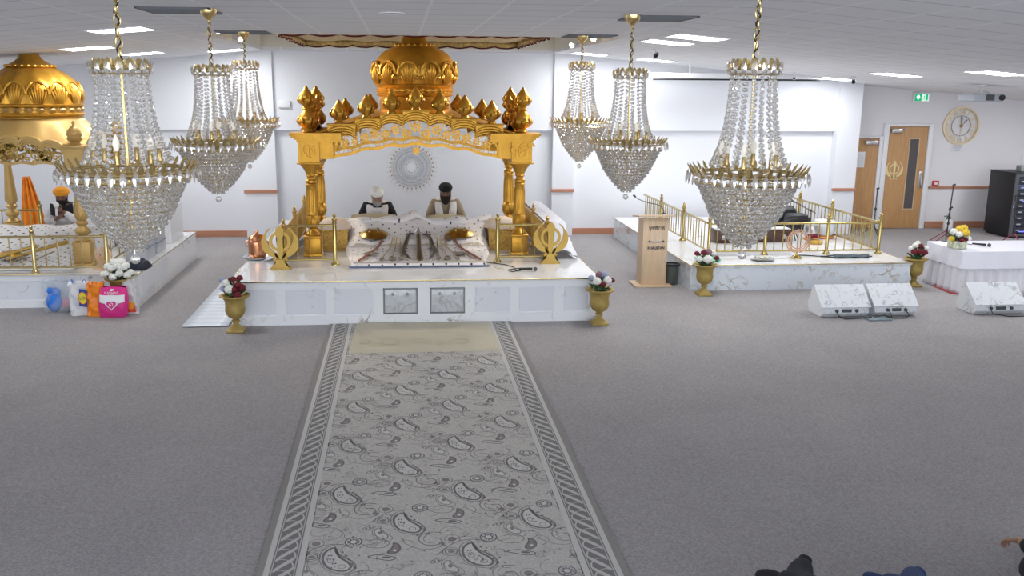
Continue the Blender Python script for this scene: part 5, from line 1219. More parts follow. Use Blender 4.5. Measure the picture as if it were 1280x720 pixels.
m = skirt(tx0-.015, tx1+.015, ty0-.028, ty1+.015, TZ+.004, TZ-.24, 19, .006, 5); m.grid(lambda u, v: Vector((tx0-.015+(tx1-tx0+.03)*u, ty0-.028+(ty1-ty0+.043)*v, TZ+.004+.003*math.sin(u*40)*math.sin(v*20)))if 0 < u < 1 and 0 < v < 1 else Vector((tx0-.015+(tx1-tx0+.03)*u, ty0-.028+(ty1-ty0+.043)*v, TZ+.004)), 60, 24)
ob('top_cloth', m, mat('table_cloth_top', (.78, .77, .84), .8), t, smooth=60)
m = MB(); P = [(8.0, 13.05, .012), (7.88, 12.7, .01), (7.86, 12.2, .01), (8.0, 12.02, .01), (8.25, 12.05, .01), (8.34, 12.12, .01)]; m.tube(P, .013, 6); o = ob('red_cable', m, mat('red_rubber', (.45, .05, .05), .5)); tag(o, 'red cable on the carpet round the foot of the clothed table', 'cable')
t = thing('glass_vase', 'square glass vase with pale wrapping on the clothed table', 'vase', (8.0, 12.42, TZ+.009))
m = MB(); m.bbox(7.90, 12.33, TZ+.009, 8.10, 12.51, TZ+.12, .012); ob('vase_body', m, mat('vase_wrap', (.62, .66, .48), .25, vary=.4, vscale=25), t)
bouquet('yellow and white rose arrangement in the vase on the clothed table', 8.0, 12.42, TZ+.12, .14, .17, [(.05, -.08, .14, .062, FY_), (.11, -.02, .12, .05, FY_), (.0, -.02, .19, .055, FY_), (.08, .0, .2, .05, FY_), (-.10, -.04, .15, .055, FW), (-.05, -.10, .12, .05, FW), (-.12, -.04, .05, .045, FY_), (.1, -.09, .06, .045, FW), (-.02, -.12, .04, .035, FR), (.05, -.12, .05, .03, FR)], 7)
hand_mic('black hand microphone lying on the clothed table beside the flowers', (8.36, 12.62, TZ+.035), (8.56, 12.45, TZ+.035), [(8.36, 12.62, TZ+.02), (8.28, 12.75, TZ+.017), (8.2, 12.85, TZ+.017), (8.1, 12.98, TZ+.017)])

# ---------------------------------------------------------------- right wall things
t = thing('wall_clock', 'large round gold skeleton clock with Roman numerals on the right wall', 'clock', (11.56, YD-.02, 1.75)); cx_, cz, R0 = 11.555, 2.13, .375; o_ = (0, YD-.006, 0)
CG = mat('pale_champagne', (.82, .68, .44), .4, .4)
m = MB(); m.band(arc(cx_, cz, R0, 0, 360, 72)[:-1], .03, o_, d=.025, closed=True); ob('outer_ring', m, CG, t)
m = MB(); m.band(arc(cx_, cz, .205, 0, 360, 60)[:-1], .014, o_, d=.016, closed=True); ob('inner_ring', m, mat('grey_champagne', (.42, .38, .34), .4, .4), t)
m = MB()
for k in range(60): a = 2*PI*k/60; m.band([(cx_+.335*math.cos(a), cz+.335*math.sin(a)), (cx_+.352*math.cos(a), cz+.352*math.sin(a))], .012, o_, d=.01)
m.band(arc(cx_, cz, .33, 0, 360, 60)[:-1], .008, o_, d=.01, closed=True); ob('minute_track', m, CG, t)
for k, s_ in enumerate(['XII', 'I', 'II', 'III', 'IIII', 'V', 'VI', 'VII', 'VIII', 'IX', 'X', 'XI']):
    a = PI/2-k*PI/6; u = Vector((math.sin(a), 0, -math.cos(a))); v = Vector((math.cos(a), 0, math.sin(a)))
    m = MB(); text_into(m, s_, .12, Vector((cx_, YD-.008, cz))+v*.268, u, v, .008); ob('numeral', m, CG, t)
for k in range(4): 
    a = k*PI/2; m = MB(); m.band([(cx_+.03*math.cos(a), cz+.03*math.sin(a)), (cx_+.205*math.cos(a), cz+.205*math.sin(a))], .006, o_, d=.01); ob('spoke', m, CG, t)
m = MB(); m.lathe((cx_, YD-.01, cz), [(.03, 0), (.03, -.025), (.012, -.03), (.001, -.03)], 20, axis='Y'); ob('hub', m, GOLD, t)
m = MB(); m.band([(cx_+.02, cz-.10), (cx_-.005, cz+.03), (cx_-.012, cz+.17), (cx_-.014, cz+.2)], [.012, .008, .028, .003], (0, YD-.036, 0), d=.004); ob('minute_hand', m, DARK, t)
m = MB(); m.band([(cx_-.03, cz-.03), (cx_+.04, cz+.05), (cx_+.09, cz+.115), (cx_+.105, cz+.13)], [.01, .008, .03, .003], (0, YD-.042, 0), d=.004); ob('hour_hand', m, DARK, t)
t = thing('notice_sheet', 'white notice with a dark heading on the wall below the clock', 'notice', (11.53, YD-.004, 1.60))
m = MB(); m.bbox(11.40, YD-.006, 1.60, 11.67, YD-.001, 1.74, .001); ob('paper', m, WHITE, t)
m = MB(); m.box(11.44, YD-.008, 1.705, 11.63, YD-.006, 1.727)
for k in range(4): m.box(11.42+.03*(k % 2), YD-.008, 1.68-.02*k, 11.64-.04*(k % 2), YD-.006, 1.684-.02*k)
ob('printed_lines', m, mat('print_purple', (.22, .18, .27), .7), t)
t = thing('notice_sheet', 'handwritten white notice taped to the left door', 'notice', (9.42, YD-.048, 1.28))
m = MB(); m.bbox(9.26, YD-.051, 1.28, 9.53, YD-.046, 1.60, .001); ob('paper', m, WHITE, t)
m = MB()
for k in range(7): m.tube([(9.29+.22*i/20, YD-.052, 1.56-.036*k+.004*math.sin(i*2.3+k)) for i in range(21)], .0018, 4)
ob('handwriting', m, mat('pencil_grey', (.4, .4, .43), .7), t)
t = thing('exit_sign', 'green and white emergency exit sign above the doors', 'exit sign', (10.62, YD-.03, 2.62-.02))
m = MB(); m.bbox(10.44, YD-.05, 2.60, 10.80, YD-.001, 2.80, .008); ob('sign_housing', m, WHITE, t)
GR = mat('exit_green', (.0, .42, .16), .4, emit=(.0, .5, .2), estr=.5); WE = mat('exit_white', (.9, .95, .9), .4, emit=(.8, 1, .9), estr=.6)
m = MB(); m.box(10.475, YD-.053, 2.63, 10.61, YD-.05, 2.77); ob('green_field', m, GR, t); m = MB(); m.box(10.625, YD-.053, 2.63, 10.765, YD-.05, 2.77); ob('pale_field', m, WE, t)
m = MB(); m.prism([(10.53, 2.75), (10.555, 2.75), (10.555, 2.70), (10.58, 2.70), (10.5425, 2.65), (10.505, 2.70), (10.53, 2.70)], (0, YD-.053, 0), d=.002); ob('down_arrow', m, WE, t)
m = MB(); m.prism([(10.70, 2.64), (10.75, 2.64), (10.75, 2.765), (10.70, 2.765)], (0, YD-.053, 0), d=.002); m.prism(ell((10.668, 2.75), .009, .009, n=8), (0, YD-.053, 0), d=.002); m.band([(10.665, 2.735), (10.67, 2.70), (10.655, 2.67), (10.64, 2.65)], .014, (0, YD-.053, 0), d=.002); m.band([(10.67, 2.70), (10.685, 2.67), (10.68, 2.64)], .010, (0, YD-.053, 0), d=.002); m.band([(10.645, 2.715), (10.665, 2.73), (10.69, 2.712)], .008, (0, YD-.053, 0), d=.002); ob('running_figure', m, GR, t)
t = thing('fire_call_point', 'small red fire alarm call point on the chair rail right of the doors', 'alarm', (11.12, YD-.03, .885))
m = MB(); m.bbox(11.07, YD-.05, .885, 11.20, YD-.001, 1.0, .008); ob('red_case', m, mat('alarm_red', (.55, .03, .03), .4), t); m = MB(); m.bbox(11.10, YD-.054, .915, 11.17, YD-.05, .965, .002); ob('break_glass', m, WHITE, t)
t = thing('spray_bottle', 'white garden pressure sprayer with green top on the floor by the door', 'sprayer', (11.0, 17.9, 0)); x, y = 11.28, 17.9
t.location = (x, y, 0)
m = MB(); m.lathe((x, y, 0), [(.08, .002), (.09, .02), (.092, .16), (.08, .21), (.04, .235), (.035, .25)], 24); ob('tank', m, WHITE, t)
m = MB(); m.lathe((x, y, .25), [(.042, 0), (.042, .03), (.02, .045), (.016, .09), (.035, .095), (.035, .11), (.001, .112)], 16); m.tube([(x, y, .29), (x-.05, y, .31), (x-.10, y, .30)], .012, 8); m.tube([(x-.03, y, .29), (x-.055, y, .24), (x-.06, y, .2)], .009, 6); ob('green_pump_head', m, mat('dark_green_plastic', (.02, .13, .07), .4), t)
# equipment rack
rx0, rx1, ry0, ry1 = 11.93, 12.62, 16.9, 17.7
t = thing('equipment_rack', 'tall black audio equipment rack with glowing units by the right wall', 'equipment rack', ((rx0+rx1)/2, (ry0+ry1)/2, 0))
t.rotation_euler = (0, 0, 0)
m = MB(); m.bbox(rx0, ry0+.02, .04, rx1, ry1, 1.26, .006); m.bbox(rx0-.015, ry0-.01, 1.26, rx1+.015, ry1+.015, 1.285, .005); m.box(rx0+.03, ry0+.05, .001, rx1-.03, ry1-.03, .04); ob('rack_cabinet', m, mat('rack_black', (.018, .018, .022), .45), t)
m = MB()
for a in ((rx0, rx0+.07, .04, 1.26), (rx1-.05, rx1, .04, 1.26), (rx0+.07, rx1-.05, .04, .09), (rx0+.07, rx1-.05, 1.21, 1.26)): m.box(a[0], ry0-.005, a[2], a[1], ry0+.02, a[3])
ob('door_frame', m, mat('rack_grey', (.09, .095, .11), .4), t)
UM = [mat('unit_dark', (.035, .037, .05), .35), mat('unit_blue', (.07, .09, .17), .35)]
for k in range(9):
    z = .11+.12*k; m = MB(); m.bbox(rx0+.08, ry0, z, rx1-.06, ry0+.02, z+.105, .004); u_ = ob('rack_unit', m, UM[k % 2 if k > 5 else 0], t)
    m = MB()
    for j in range(3): m.bbox(rx0+.13+.17*j, ry0-.012, z+.035, rx0+.21+.17*j, ry0-.001, z+.06, .002)
    ob('unit_buttons', m, mat('button_silver', (.4, .42, .5), .3), u_)
    if k in (0, 5, 7): m = MB(); m.box(rx0+.2, ry0-.008, z+.015, rx0+.36, ry0-.001, z+.03); ob('unit_display', m, mat('blue_led', (.05, .06, .5), .4, emit=(.12, .15, 1), estr=2.5), u_)
m = MB(); m.bbox(rx0+.02, ry0-.02, .60, rx0+.05, ry0-.004, .74, .004); ob('rack_latch', m, WHITE, t)
t = thing('wireless_receiver', 'small grey box with a thin aerial on top of the equipment rack', 'receiver', (12.33, 17.3, 1.285))
m = MB(); m.bbox(12.24, 17.22, 1.285, 12.42, 17.38, 1.40, .008); ob('receiver_box', m, mat('mid_grey', (.28, .3, .3), .5), t); m = MB(); m.cyl((12.30, 17.3, 1.40), (12.27, 17.3, 1.62), .005); ob('aerial', m, BLACK, t)
m = MB(); m.tube([(12.45, 17.25, 1.30), (12.55, 17.2, 1.33), (12.62, 17.25, 1.30), (12.52, 17.32, 1.31), (12.45, 17.27, 1.32)], .014, 6); o = ob('coiled_lead', m, BLACK); tag(o, 'coiled black lead on top of the equipment rack', 'cable')
# projector + screen + cameras
t = thing('ceiling_projector', 'grey projector hanging from the ceiling at the right', 'projector', (9.45, 14.3, ceil_z(9.45)))
px_, py_ = 9.32, 14.3; zt_ = ceil_z(px_)
m = MB(); m.bbox(px_-.27, py_-.22, 2.685, px_+.25, py_+.2, 2.80, .02); ob('projector_body', m, mat('projector_grey', (.42, .45, .48), .4), t)
m = MB(); m.box(px_-.06, py_-.225, 2.70, px_+.08, py_-.219, 2.79); ob('front_grille', m, DARK, t)
m = MB(); m.lathe((px_+.2, py_-.22, 2.745), [(.045, .01), (.045, -.03), (.035, -.03), (.001, -.02)], 18, axis='Y'); ob('lens', m, BLACK, t)
m = MB(); m.cyl((px_, py_, 2.80), (px_, py_, zt_), .02); m.tube([(px_-.15, py_, 2.80), (px_, py_, 2.87), (px_+.15, py_, 2.80)], .012, 6); m.lathe((px_, py_, zt_), [(.07, 0), (.07, -.012), (.03, -.02)], 16); ob('mount', m, WHITE, t)
t = thing('projector_screen', 'long white rolled projector screen housing with black bottom bar under the sloped ceiling', 'projector screen', (6.2, 17.0, 3.0))
sx0, sx1, sy = 4.55, 7.9, 16.85
m = MB(); m.bbox(sx0, sy-.05, 3.03, sx1, sy+.06, 3.13, .012); ob('screen_case', m, WHITE, t); m = MB(); m.cyl((sx0+.06, sy-.03, 3.015), (sx1-.12, sy-.03, 3.015), .016); ob('bottom_bar', m, BLACK, t)
for x in (5.3, 7.3): m = MB(); m.cyl((x, sy, 3.12), (x, sy, ceil_z(x)), .012); ob('hanging_bracket', m, WHITE, t)
def dome_cam(lab, x, y, mt):
    z = ceil_z(x); t = thing('security_camera', lab, 'camera', (x, y, z-.12)); m = MB(); m.lathe((x, y, z), [(.045, 0), (.045, -.02), (.015, -.03), (.015, -.07)], 14); ob('camera_mount', m, WHITE, t)
    m = MB(); m.tube([(x+.03, y+.06, z-.07), (x-.02, y-.06, z-.10)], .032, 12); ob('camera_body', m, mt, t); m = MB(); m.ico((x-.025, y-.065, z-.103), .022, 2); ob('camera_lens', m, BLACK, t)
dome_cam('small black lensed camera on the ceiling between the chandelier and the light panels', 3.75, 13.6, BLACK); dome_cam('white camera on the ceiling above the projector screen housing', 7.0, 16.2, WHITE); dome_cam('dark camera on the ceiling next to the corner pillar light panel', 7.75, 15.5, BLACK)

# ---------------------------------------------------------------- left platform and its canopy
LZ = .45; LX1, LYF = -3.46, 12.12
platform('marble platform at the left edge with a railed golden canopy', -8.4, LX1, LYF, 15.6, LZ, [(-5.3, -4.55, .1, .36)], [(12.3, 13.75, .08, .37)])
brass_railing('brass railing along the front of the left platform', [(-6.2, 12.17), (-5.5, 12.17), (-4.77, 12.17), (-3.85, 12.17)], [(-4.77, 12.17), (-3.85, 12.17)], LZ, .97, .53, .14, mt=BRASSL)
brass_railing('brass railing at the rear of the left platform behind the golden post', [(-7.2, 14.75), (-5.62, 14.75)], [(-5.62, 14.75)], LZ, .98, .55, .14)
brass_railing('brass railing on the right side of the left platform, mostly behind the chandelier', [(-3.94, 12.3), (-3.95, 13.4), (-4.12, 14.3)], [(-3.95, 13.4), (-4.12, 14.3)], LZ, .97, .53, .3, mt=BRASSL)
def spiral_post(parent, x, y, z0, ztop, mt):
    m = MB(); m.bbox(x-.13, y-.13, z0, x+.13, y+.13, z0+.05, .006); m.bbox(x-.115, y-.115, z0+.05, x+.115, y+.115, z0+.34, .01); p = ob('post', m, mt, parent)
    m = MB(); m.lathe((x, y, z0+.34), [(.10, 0), (.105, .02), (.08, .05), (.06, .07), (.06, .085), (.085, .10), (.10, .13), (.095, .16), (.06, .19), (.055, .21), (.075, .23), (.08, .255), (.06, .28)], 30); ob('turned_rings', m, mt, p)
    zz = z0+.62; H = ztop-.16-zz
    m = MB(); m.lathe((x, y, 0), [(.055, zz), (.085, zz+.04), (.092, zz+.09)] + [(.092-.042*k/14, zz+.09+(H-.13)*k/14) for k in range(1, 15)] + [(.045, ztop-.17)], 80, flute=(10, .16, zz+.03, ztop-.2), twist=9); ob('spiral_shaft', m, mt, p)
    m = MB(); m.lathe((x, y, ztop-.17), [(.05, 0), (.07, .01), (.05, .03), (.09, .05), (.12, .07), (.125, .10), (.10, .115), (.13, .13), (.13, .17)], 24); ob('capital', m, mat('ivory_gold', (.66, .55, .38), .4, .2), p)
LC = (-5.12, 13.6); LW = .82; LD = .92
def small_canopy():
    cx0_, cy0_ = LC; t = thing('domed_canopy', 'smaller pale gold domed canopy with spiral posts on the left platform', 'canopy', (cx0_, cy0_, LZ)); g_ = GOLD2
    for sx_ in (-1, 1):
        for sy_ in (-1, 1): spiral_post(t, cx0_+sx_*LW, cy0_+sy_*LD, LZ, 1.86 if (sx_ < 0 or sy_ > 0) else 1.75, g_)
    for sx_ in (-1, 1):
        for sy_ in (-1, 1):
            x, y = cx0_+sx_*LW, cy0_+sy_*LD; m = MB(); m.box(x-.12, y-.12, 1.75, x+.12, y+.12, 2.04); m.bbox(x-.15, y-.15, 2.04, x+.15, y+.15, 2.075, .008); ob('corner_block', m, g_, t)
            m = MB(); m.lathe((x, y, 2.075), [(.07, 0), (.075, .02), (.06, .04), (.09, .06), (.10, .09), (.085, .105), (.088, .12), (.10, .14), (.085, .19), (.05, .23), (.018, .255), (.016, .28), (.025, .29), (.004, .32)], 24, flute=(10, .08, .11, .2)); ob('corner_finial', m, g_, t)
    def side(o, u, L, nm):
        # lobed arch of depth .05: u is the unit direction
        n = 100; xs = [-L+2*L*i/n for i in range(n+1)]
        def lob(x, base, rise, amp, k=5):
            q = x/L; w = 2.0/k; c = round((q)/w)*w; tt = (q-c)/(w/2); return base+rise*(1-q*q)+amp*math.sqrt(max(0, 1-tt*tt*.98))
        nrm = Vector(u).cross(Vector((0, 0, 1)))
        for kk, (off, dd) in enumerate(((0, .09), (-.035, .07), (-.07, .05))):
            m = MB(); m.band([(x, lob(x, 2.0, .10, .09)+off) for x in xs], .036, o, u, (0, 0, 1), dd); ob('arch_moulding', m, g_, t, smooth=30)
        m = MB(); m.band([(x, 1.83+.02*abs(math.sin((x/L)*PI*2.5))-.10*max(0, abs(x/L)-.8)/.2) for x in xs], .035, o, u, (0, 0, 1), .06); ob('lower_moulding', m, g_, t, smooth=30)
        m = MB(); rl = random.Random(int(L*100))
        for i in range(int(L*130)):
            x = rl.uniform(-L*.97, L*.97); zl = 1.85; zh = lob(x, 2.0, .10, .09)-.09; z = zl+(zh-zl)*rl.random(); r = rl.uniform(.025, .045); P = []
            for j in range(13): tt = j/12; a = tt*7+i; P.append((x+r*(1-.7*tt)*math.cos(a), z+r*(1-.7*tt)*math.sin(a)))
            m.band(P, .013, o, u, (0, 0, 1), .03)
        ob('pierced_lattice', m, GOLDM, t, smooth=0)
    side((cx0_, cy0_-LD, 0), (1, 0, 0), LW-.12, 'front'); side((cx0_+LW, cy0_, 0), (0, 1, 0), LD-.12, 'right'); side((cx0_-LW, cy0_, 0), (0, 1, 0), LD-.12, 'left'); side((cx0_, cy0_+LD, 0), (1, 0, 0), LW-.12, 'back')
    m = MB()
    def roof(u, v):
        a = 2*PI*u; sq = max(abs(math.cos(a)), abs(math.sin(a))); R_sq = 1/sq; f = v; r0 = .62
        ex, ey = (LW+.06)*math.cos(a)*R_sq, (LD+.06)*math.sin(a)*R_sq; ix, iy = r0*math.cos(a), r0*math.sin(a)
        k = 1-(1-f)**1.0; lift = .12*math.cos(2*a)**2
        return Vector((cx0_+ex+(ix-ex)*k, cy0_+ey+(iy-ey)*k, 2.07+lift*(1-f)+(.33)*f**1.6*(1)+.02*math.sin(a*20)*(1-f)*f))
    m.grid(roof, 96, 12, closed_u=True); ob('roof_shell', m, g_, t, smooth=60, solid=.02)
    D = (cx0_, cy0_, 0)
    m = MB(); m.lathe(D, [(.62, 2.36), (.62, 2.42), (.65, 2.44), (.655, 2.46), (.63, 2.475), (.62, 2.48), (.62, 2.55), (.65, 2.565), (.655, 2.59), (.635, 2.6)], 64); dr_ = ob('dome_drum', m, GOLD, t)
    m = MB(); m.lathe(D, [(.62, 2.485), (.645, 2.50), (.655, 2.52), (.645, 2.54), (.62, 2.55)], 160, flute=(26, .05, 2.49, 2.545)); ob('drum_beading', m, GOLD2, dr_)
    DP = [(.63, 2.60), (.648, 2.68), (.642, 2.76), (.61, 2.85), (.55, 2.93), (.46, 3.0), (.37, 3.055), (.31, 3.085)]
    m = MB(); m.lathe(D, DP, 120, flute=(14, .045, 2.62, 3.06)); dm = ob('dome', m, GOLD, t)
    for k in range(14):
        a0 = (k+.5)*2*PI/14; m = MB()
        def on(a, z, e):
            r = np.interp(z, [q[1] for q in DP], [q[0] for q in DP])+e; return Vector((cx0_+r*math.cos(a), cy0_+r*math.sin(a), z))
        for j in range(-3, 4): m.tube([on(a0+j*.058*(.5+.5*q/5), 2.61+(2.87-.02*abs(j)**1.5-2.61)*q/5, .006) for q in range(6)], .014, 6, radii=[.01, .013, .016, .017, .016, .007])
        m.tube([on(a0+.215*math.cos(q), 2.73+.165*math.sin(q), .008) for q in [PI*i/12 for i in range(13)]], .015, 6, radii=[.016+.006*math.sin(3*PI*i/6) for i in range(13)])
        ob('dome_petal', m, GOLD, dm)
    m = MB(); m.lathe(D, [(.31, 3.08), (.33, 3.095), (.32, 3.115), (.28, 3.125), (.22, 3.16), (.16, 3.20), (.13, 3.24), (.125, ceil_z(cx0_)-.002)], 40)
    for k in range(24): a = k*PI/12; m.ico((cx0_+.318*math.cos(a), cy0_+.318*math.sin(a), 3.105), .024, 1)
    ob('dome_neck', m, GOLD, t)
small_canopy()
def ldais(u, v):
    y = 12.35+2.0*v; x = -6.1+1.75*u; zz = np.interp(v, [0, .03, .35, .6, .8, .92, 1], [LZ+.005, LZ+.04, LZ+.07, LZ+.16, LZ+.32, LZ+.34, LZ+.05])
    if u > .93: zz = LZ+.01+(zz-LZ-.01)*(1-((u-.93)/.07)**2)*.95
    return Vector((x, y, zz+.012*math.sin(u*20)*math.sin(v*15)*(v > .3)))
m = MB(); m.grid(ldais, 50, 50); o = ob('rumalla_cloth', m, dots('dotted_white_silk', (.78, .76, .74), (.03, .03, .05), 9, .14), smooth=60); tag(o, 'white cloth with black spots and crumpled folds spread under the small left canopy', 'cloth')
t = thing('sword_bundle', 'golden sheathed weapons laid on the spotted cloth of the left platform', 'weapons', (-5.2, 12.9, LZ+.1))
for a, b in (((-5.3, 12.6), (-4.7, 13.2)), ((-5.5, 12.6), (-5.0, 12.9))): m = MB(); m.tube([(a[0], a[1], LZ+.11), (b[0], b[1], LZ+.24)], .025, 8, radii=[.014, .03]); ob('sheathed_sword', m, GOLDM, t)
m = MB(); m.lathe((-5.35, 12.85, LZ+.13), [(.16, 0), (.15, .02), (.08, .045), (.001, .05)], 24); ob('gold_shield', m, GOLD, t)
for k in range(5): m = MB(); m.tube([(-5.95+.25*k, 12.5, LZ+.09), (-5.8+.25*k, 12.95, LZ+.15)], .01, 6); ob('short_blade', m, SIL, t)
# orange cloth on the rear post
def oc(u, v):
    a = -.9+1.8*u; w = .04+.13*v**.8; r = w*(1+.25*math.sin(u*28)); return Vector((-6.02+.07*v+r*math.sin(a*1.7), 15.4-.12*math.cos(a*1.7)*(.3+.7*v)-.02*math.sin(u*28), 1.40-.90*v))
m = MB(); m.grid(oc, 60, 16); o = ob('orange_drape', m, mat('saffron_cloth', (.85, .26, .02), .8, vary=.2, vscale=7), smooth=60, solid=.01); tag(o, 'long saffron orange cloth hanging over a pole behind the left platform', 'cloth')
t = thing('flag_pole', 'thin pole carrying the saffron orange cloth behind the left platform', 'pole', (-6.0, 15.42, LZ)); m = MB(); m.cyl((-6.0, 15.43, LZ), (-6.0, 15.43, 1.40), .018); ob('pole_shaft', m, GOLDM, t); m = MB(); m.lathe((-6.0, 15.43, LZ), [(.1, 0), (.1, .02), (.02, .04)], 14); ob('pole_foot', m, GOLDM, t)
khanda_stand('small peach coloured khanda emblem at the front right of the left platform', -3.98, 12.42, .24, mat('peach_paint', (.78, .50, .28), .5), LZ)
m = MB(); m.grid(lambda u, v: Vector((-3.54+.26*(u-.5)+.03*v, 12.42+.3*(v-.5), LZ+.01+.13*max(0, 1-(2*u-1)**2)**.5*max(0, 1-(2*v-1)**2)**.5+.01*math.sin(u*30))), 16, 12); o = ob('dark_bundle', m, mat('navy_cloth', (.02, .025, .04), .7), solid=.006); tag(o, 'dark navy folded bundle on the right front corner of the left platform', 'bundle')
# storage boxes and cabinet on the left platform
t = thing('white_cabinet', 'low white cabinet at the back of the left platform behind the storage boxes', 'cabinet', (-3.8, 14.6, LZ))
m = MB(); m.bbox(-4.05, 14.4, LZ, -3.56, 15.2, LZ+.56, .008); ob('cabinet_body', m, WHITE, t); m = MB(); m.bbox(-4.0, 14.385, LZ+.04, -3.6, 14.4, LZ+.52, .004); d_ = ob('cabinet_door', m, WHITE, t); m = MB(); m.bbox(-3.66, 14.37, LZ+.25, -3.64, 14.385, LZ+.34, .003); ob('door_knob', m, STEEL, d_)
TP = mat('frosted_plastic', (.72, .74, .80), .3, trans=.35)
def storage(lab, x, y, z, w, d, h, inner):
    t = thing('storage_box', lab, 'storage box', (x, y, z))
    m = MB(); t_ = .008; m.box(x-w/2, y-d/2, z, x+w/2, y+d/2, z+.01)
    for a in ((x-w/2, y-d/2, x+w/2, y-d/2+t_), (x-w/2, y+d/2-t_, x+w/2, y+d/2), (x-w/2, y-d/2+t_, x-w/2+t_, y+d/2-t_), (x+w/2-t_, y-d/2+t_, x+w/2, y+d/2-t_)): m.box(a[0], a[1], z+.01, a[2], a[3], z+h-.02)
    ob('box_tub', m, TP, t, smooth=0)
    m = MB(); m.bbox(x-w/2+.015, y-d/2+.015, z+.012, x+w/2-.015, y+d/2-.015, z+h*.75, .01); ob('box_contents', m, inner, t)
    m = MB(); m.bbox(x-w/2-.012, y-d/2-.012, z+h-.022, x+w/2+.012, y+d/2+.012, z+h, .005); ob('box_lid', m, mat('blue_grey_lid', (.22, .27, .34), .35), t)
PC = mat('packed_papers', (.62, .60, .66), .8, vary=.3, vscale=30); PC2 = mat('brown_goods', (.30, .17, .10), .8, vary=.3, vscale=30)
storage('front storage box of the lower pair on the left platform, pale contents', -3.70, 13.18, LZ, .30, .42, .19, PC); storage('front storage box stacked on top, pale contents, blue lid', -3.70, 13.18, LZ+.19, .30, .42, .19, PC)
storage('rear storage box of the lower pair with brown contents', -3.70, 13.76, LZ, .30, .46, .17, PC2); storage('rear storage box stacked on top with dark lid', -3.70, 13.76, LZ+.17, .30, .46, .19, PC)

# ---------------------------------------------------------------- shopping bags
def bag_mesh(x, y, w, d, h, seed, top=.7, crumple=.012, flare=0):
    rg = random.Random(seed); ph = [rg.uniform(0, 6) for _ in range(6)]
    m = MB()
    def fn(u, v):
        a = 2*PI*u; k = 4; cx1 = abs(math.cos(a))**(2/k)*math.copysign(1, math.cos(a)); sy1 = abs(math.sin(a))**(2/k)*math.copysign(1, math.sin(a))
        w_ = w/2*(1+flare*v)*(1 - (.06)*math.sin(v*3)); d_ = d/2*(1-v*(1-top)) ; z = .004+h*v
        wr = crumple*(math.sin(a*5+v*9+ph[0])+math.sin(a*9-v*14+ph[1])*.6+.5*math.sin(v*25+a*3+ph[2]))
        return Vector((x+(w_+wr)*cx1, y+(d_+wr)*sy1, z+(v > .9)*crumple*1.6*math.sin(a*4+ph[3])))
    m.grid(fn, 48, 18, closed_u=True); vs = [v for v in m.bm.verts if v.co.z < .006]; 
    c = m.bm.verts.new((x, y, .003)); m.bm.verts.ensure_lookup_table(); ring = [m.bm.verts[i*19] for i in range(48)]
    for i in range(48): m._f([c, ring[(i+1) % 48], ring[i]])
    tp = m.bm.verts.new((x, y, h*.96)); m.bm.verts.ensure_lookup_table(); ring = [m.bm.verts[i*19+18] for i in range(48)]
    for i in range(48): m._f([tp, ring[i], ring[(i+1) % 48]])
    return m
t = thing('shopping_bag', 'clear plastic bag with a bright blue package inside, leftmost of the bags', 'shopping bag', (-4.40, 11.95, 0))
cp = bpy.data.materials.new('clear_film'); cp.use_nodes = True; nn = cp.node_tree; tr_ = nn.nodes.new('ShaderNodeBsdfTransparent'); tr_.inputs[0].default_value = (.93, .95, .97, 1); mm = nn.nodes.new('ShaderNodeMixShader'); mm.inputs[0].default_value = .80
nn.nodes['Principled BSDF'].inputs['Base Color'].default_value = (.8, .84, .88, 1); nn.nodes['Principled BSDF'].inputs['Roughness'].default_value = .15
nn.links.new(nn.nodes['Principled BSDF'].outputs[0], mm.inputs[1]); nn.links.new(tr_.outputs[0], mm.inputs[2]); nn.links.new(mm.outputs[0], nn.nodes['Material Output'].inputs['Surface'])
ob('clear_bag', bag_mesh(-4.40, 11.92, .36, .22, .40, 4, .5), cp, t, smooth=70)
m = MB(); m.ico((-4.47, 11.90, .13), .12, 3, (.8, .7, 1.1)); m.ico((-4.44, 11.90, .24), .07, 3, (.9, .7, 1.1)); m.ico((-4.50, 11.88, .28), .045, 2, (1, .8, 1)); ob('blue_package', m, mat('bright_blue', (.02, .20, .75), .4, bump=.6, bscale=14), t)
m = MB(); m.bbox(-4.36, 11.85, .06, -4.26, 11.95, .16, .02); ob('pink_package', m, mat('soft_pink', (.8, .35, .42), .5), t)
t = thing('shopping_bag', 'white carrier bag with a round yellow and blue logo and blue handles', 'shopping bag', (-4.08, 11.72, 0))
b_ = ob('carrier_bag', bag_mesh(-4.07, 11.72, .24, .2, .41, 6, .55, .010, .12), mat('white_film', (.72, .73, .74), .4), t, smooth=70)
m = MB(); m.tube([(-4.14, 11.68, .40), (-4.15, 11.67, .47), (-4.10, 11.67, .40)], .006, 6); ob('bag_handle', m, mat('handle_blue', (.03, .12, .5), .5), t); m = MB(); m.tube([(-4.05, 11.70, .41), (-4.0, 11.70, .46), (-3.98, 11.70, .41)], .006, 6); ob('bag_handle', m, mat('handle_blue', (.03, .12, .5), .5), t)
yb = 11.60
m = MB(); m.prism([(-4.055, .14), (-3.96, .12), (-3.955, .34), (-4.04, .36)], (0, yb, 0), d=.004); ob('logo_square', m, mat('logo_blue', (.01, .07, .35), .4), t)
m = MB(); m.prism(ell((-4.005, .24), .048, .075, 0, 24), (0, yb-.004, 0), d=.003); ob('logo_disc', m, mat('logo_yellow', (.85, .68, .03), .4), t)
m = MB(); m.band(ell((-4.005, .24), .050, .078, 0, 24), .007, (0, yb-.005, 0), d=.003, closed=True); text_into(m, 'i', .06, (-4.008, yb-.008, .24)); ob('logo_red', m, mat('logo_red', (.65, .03, .03), .4), t)
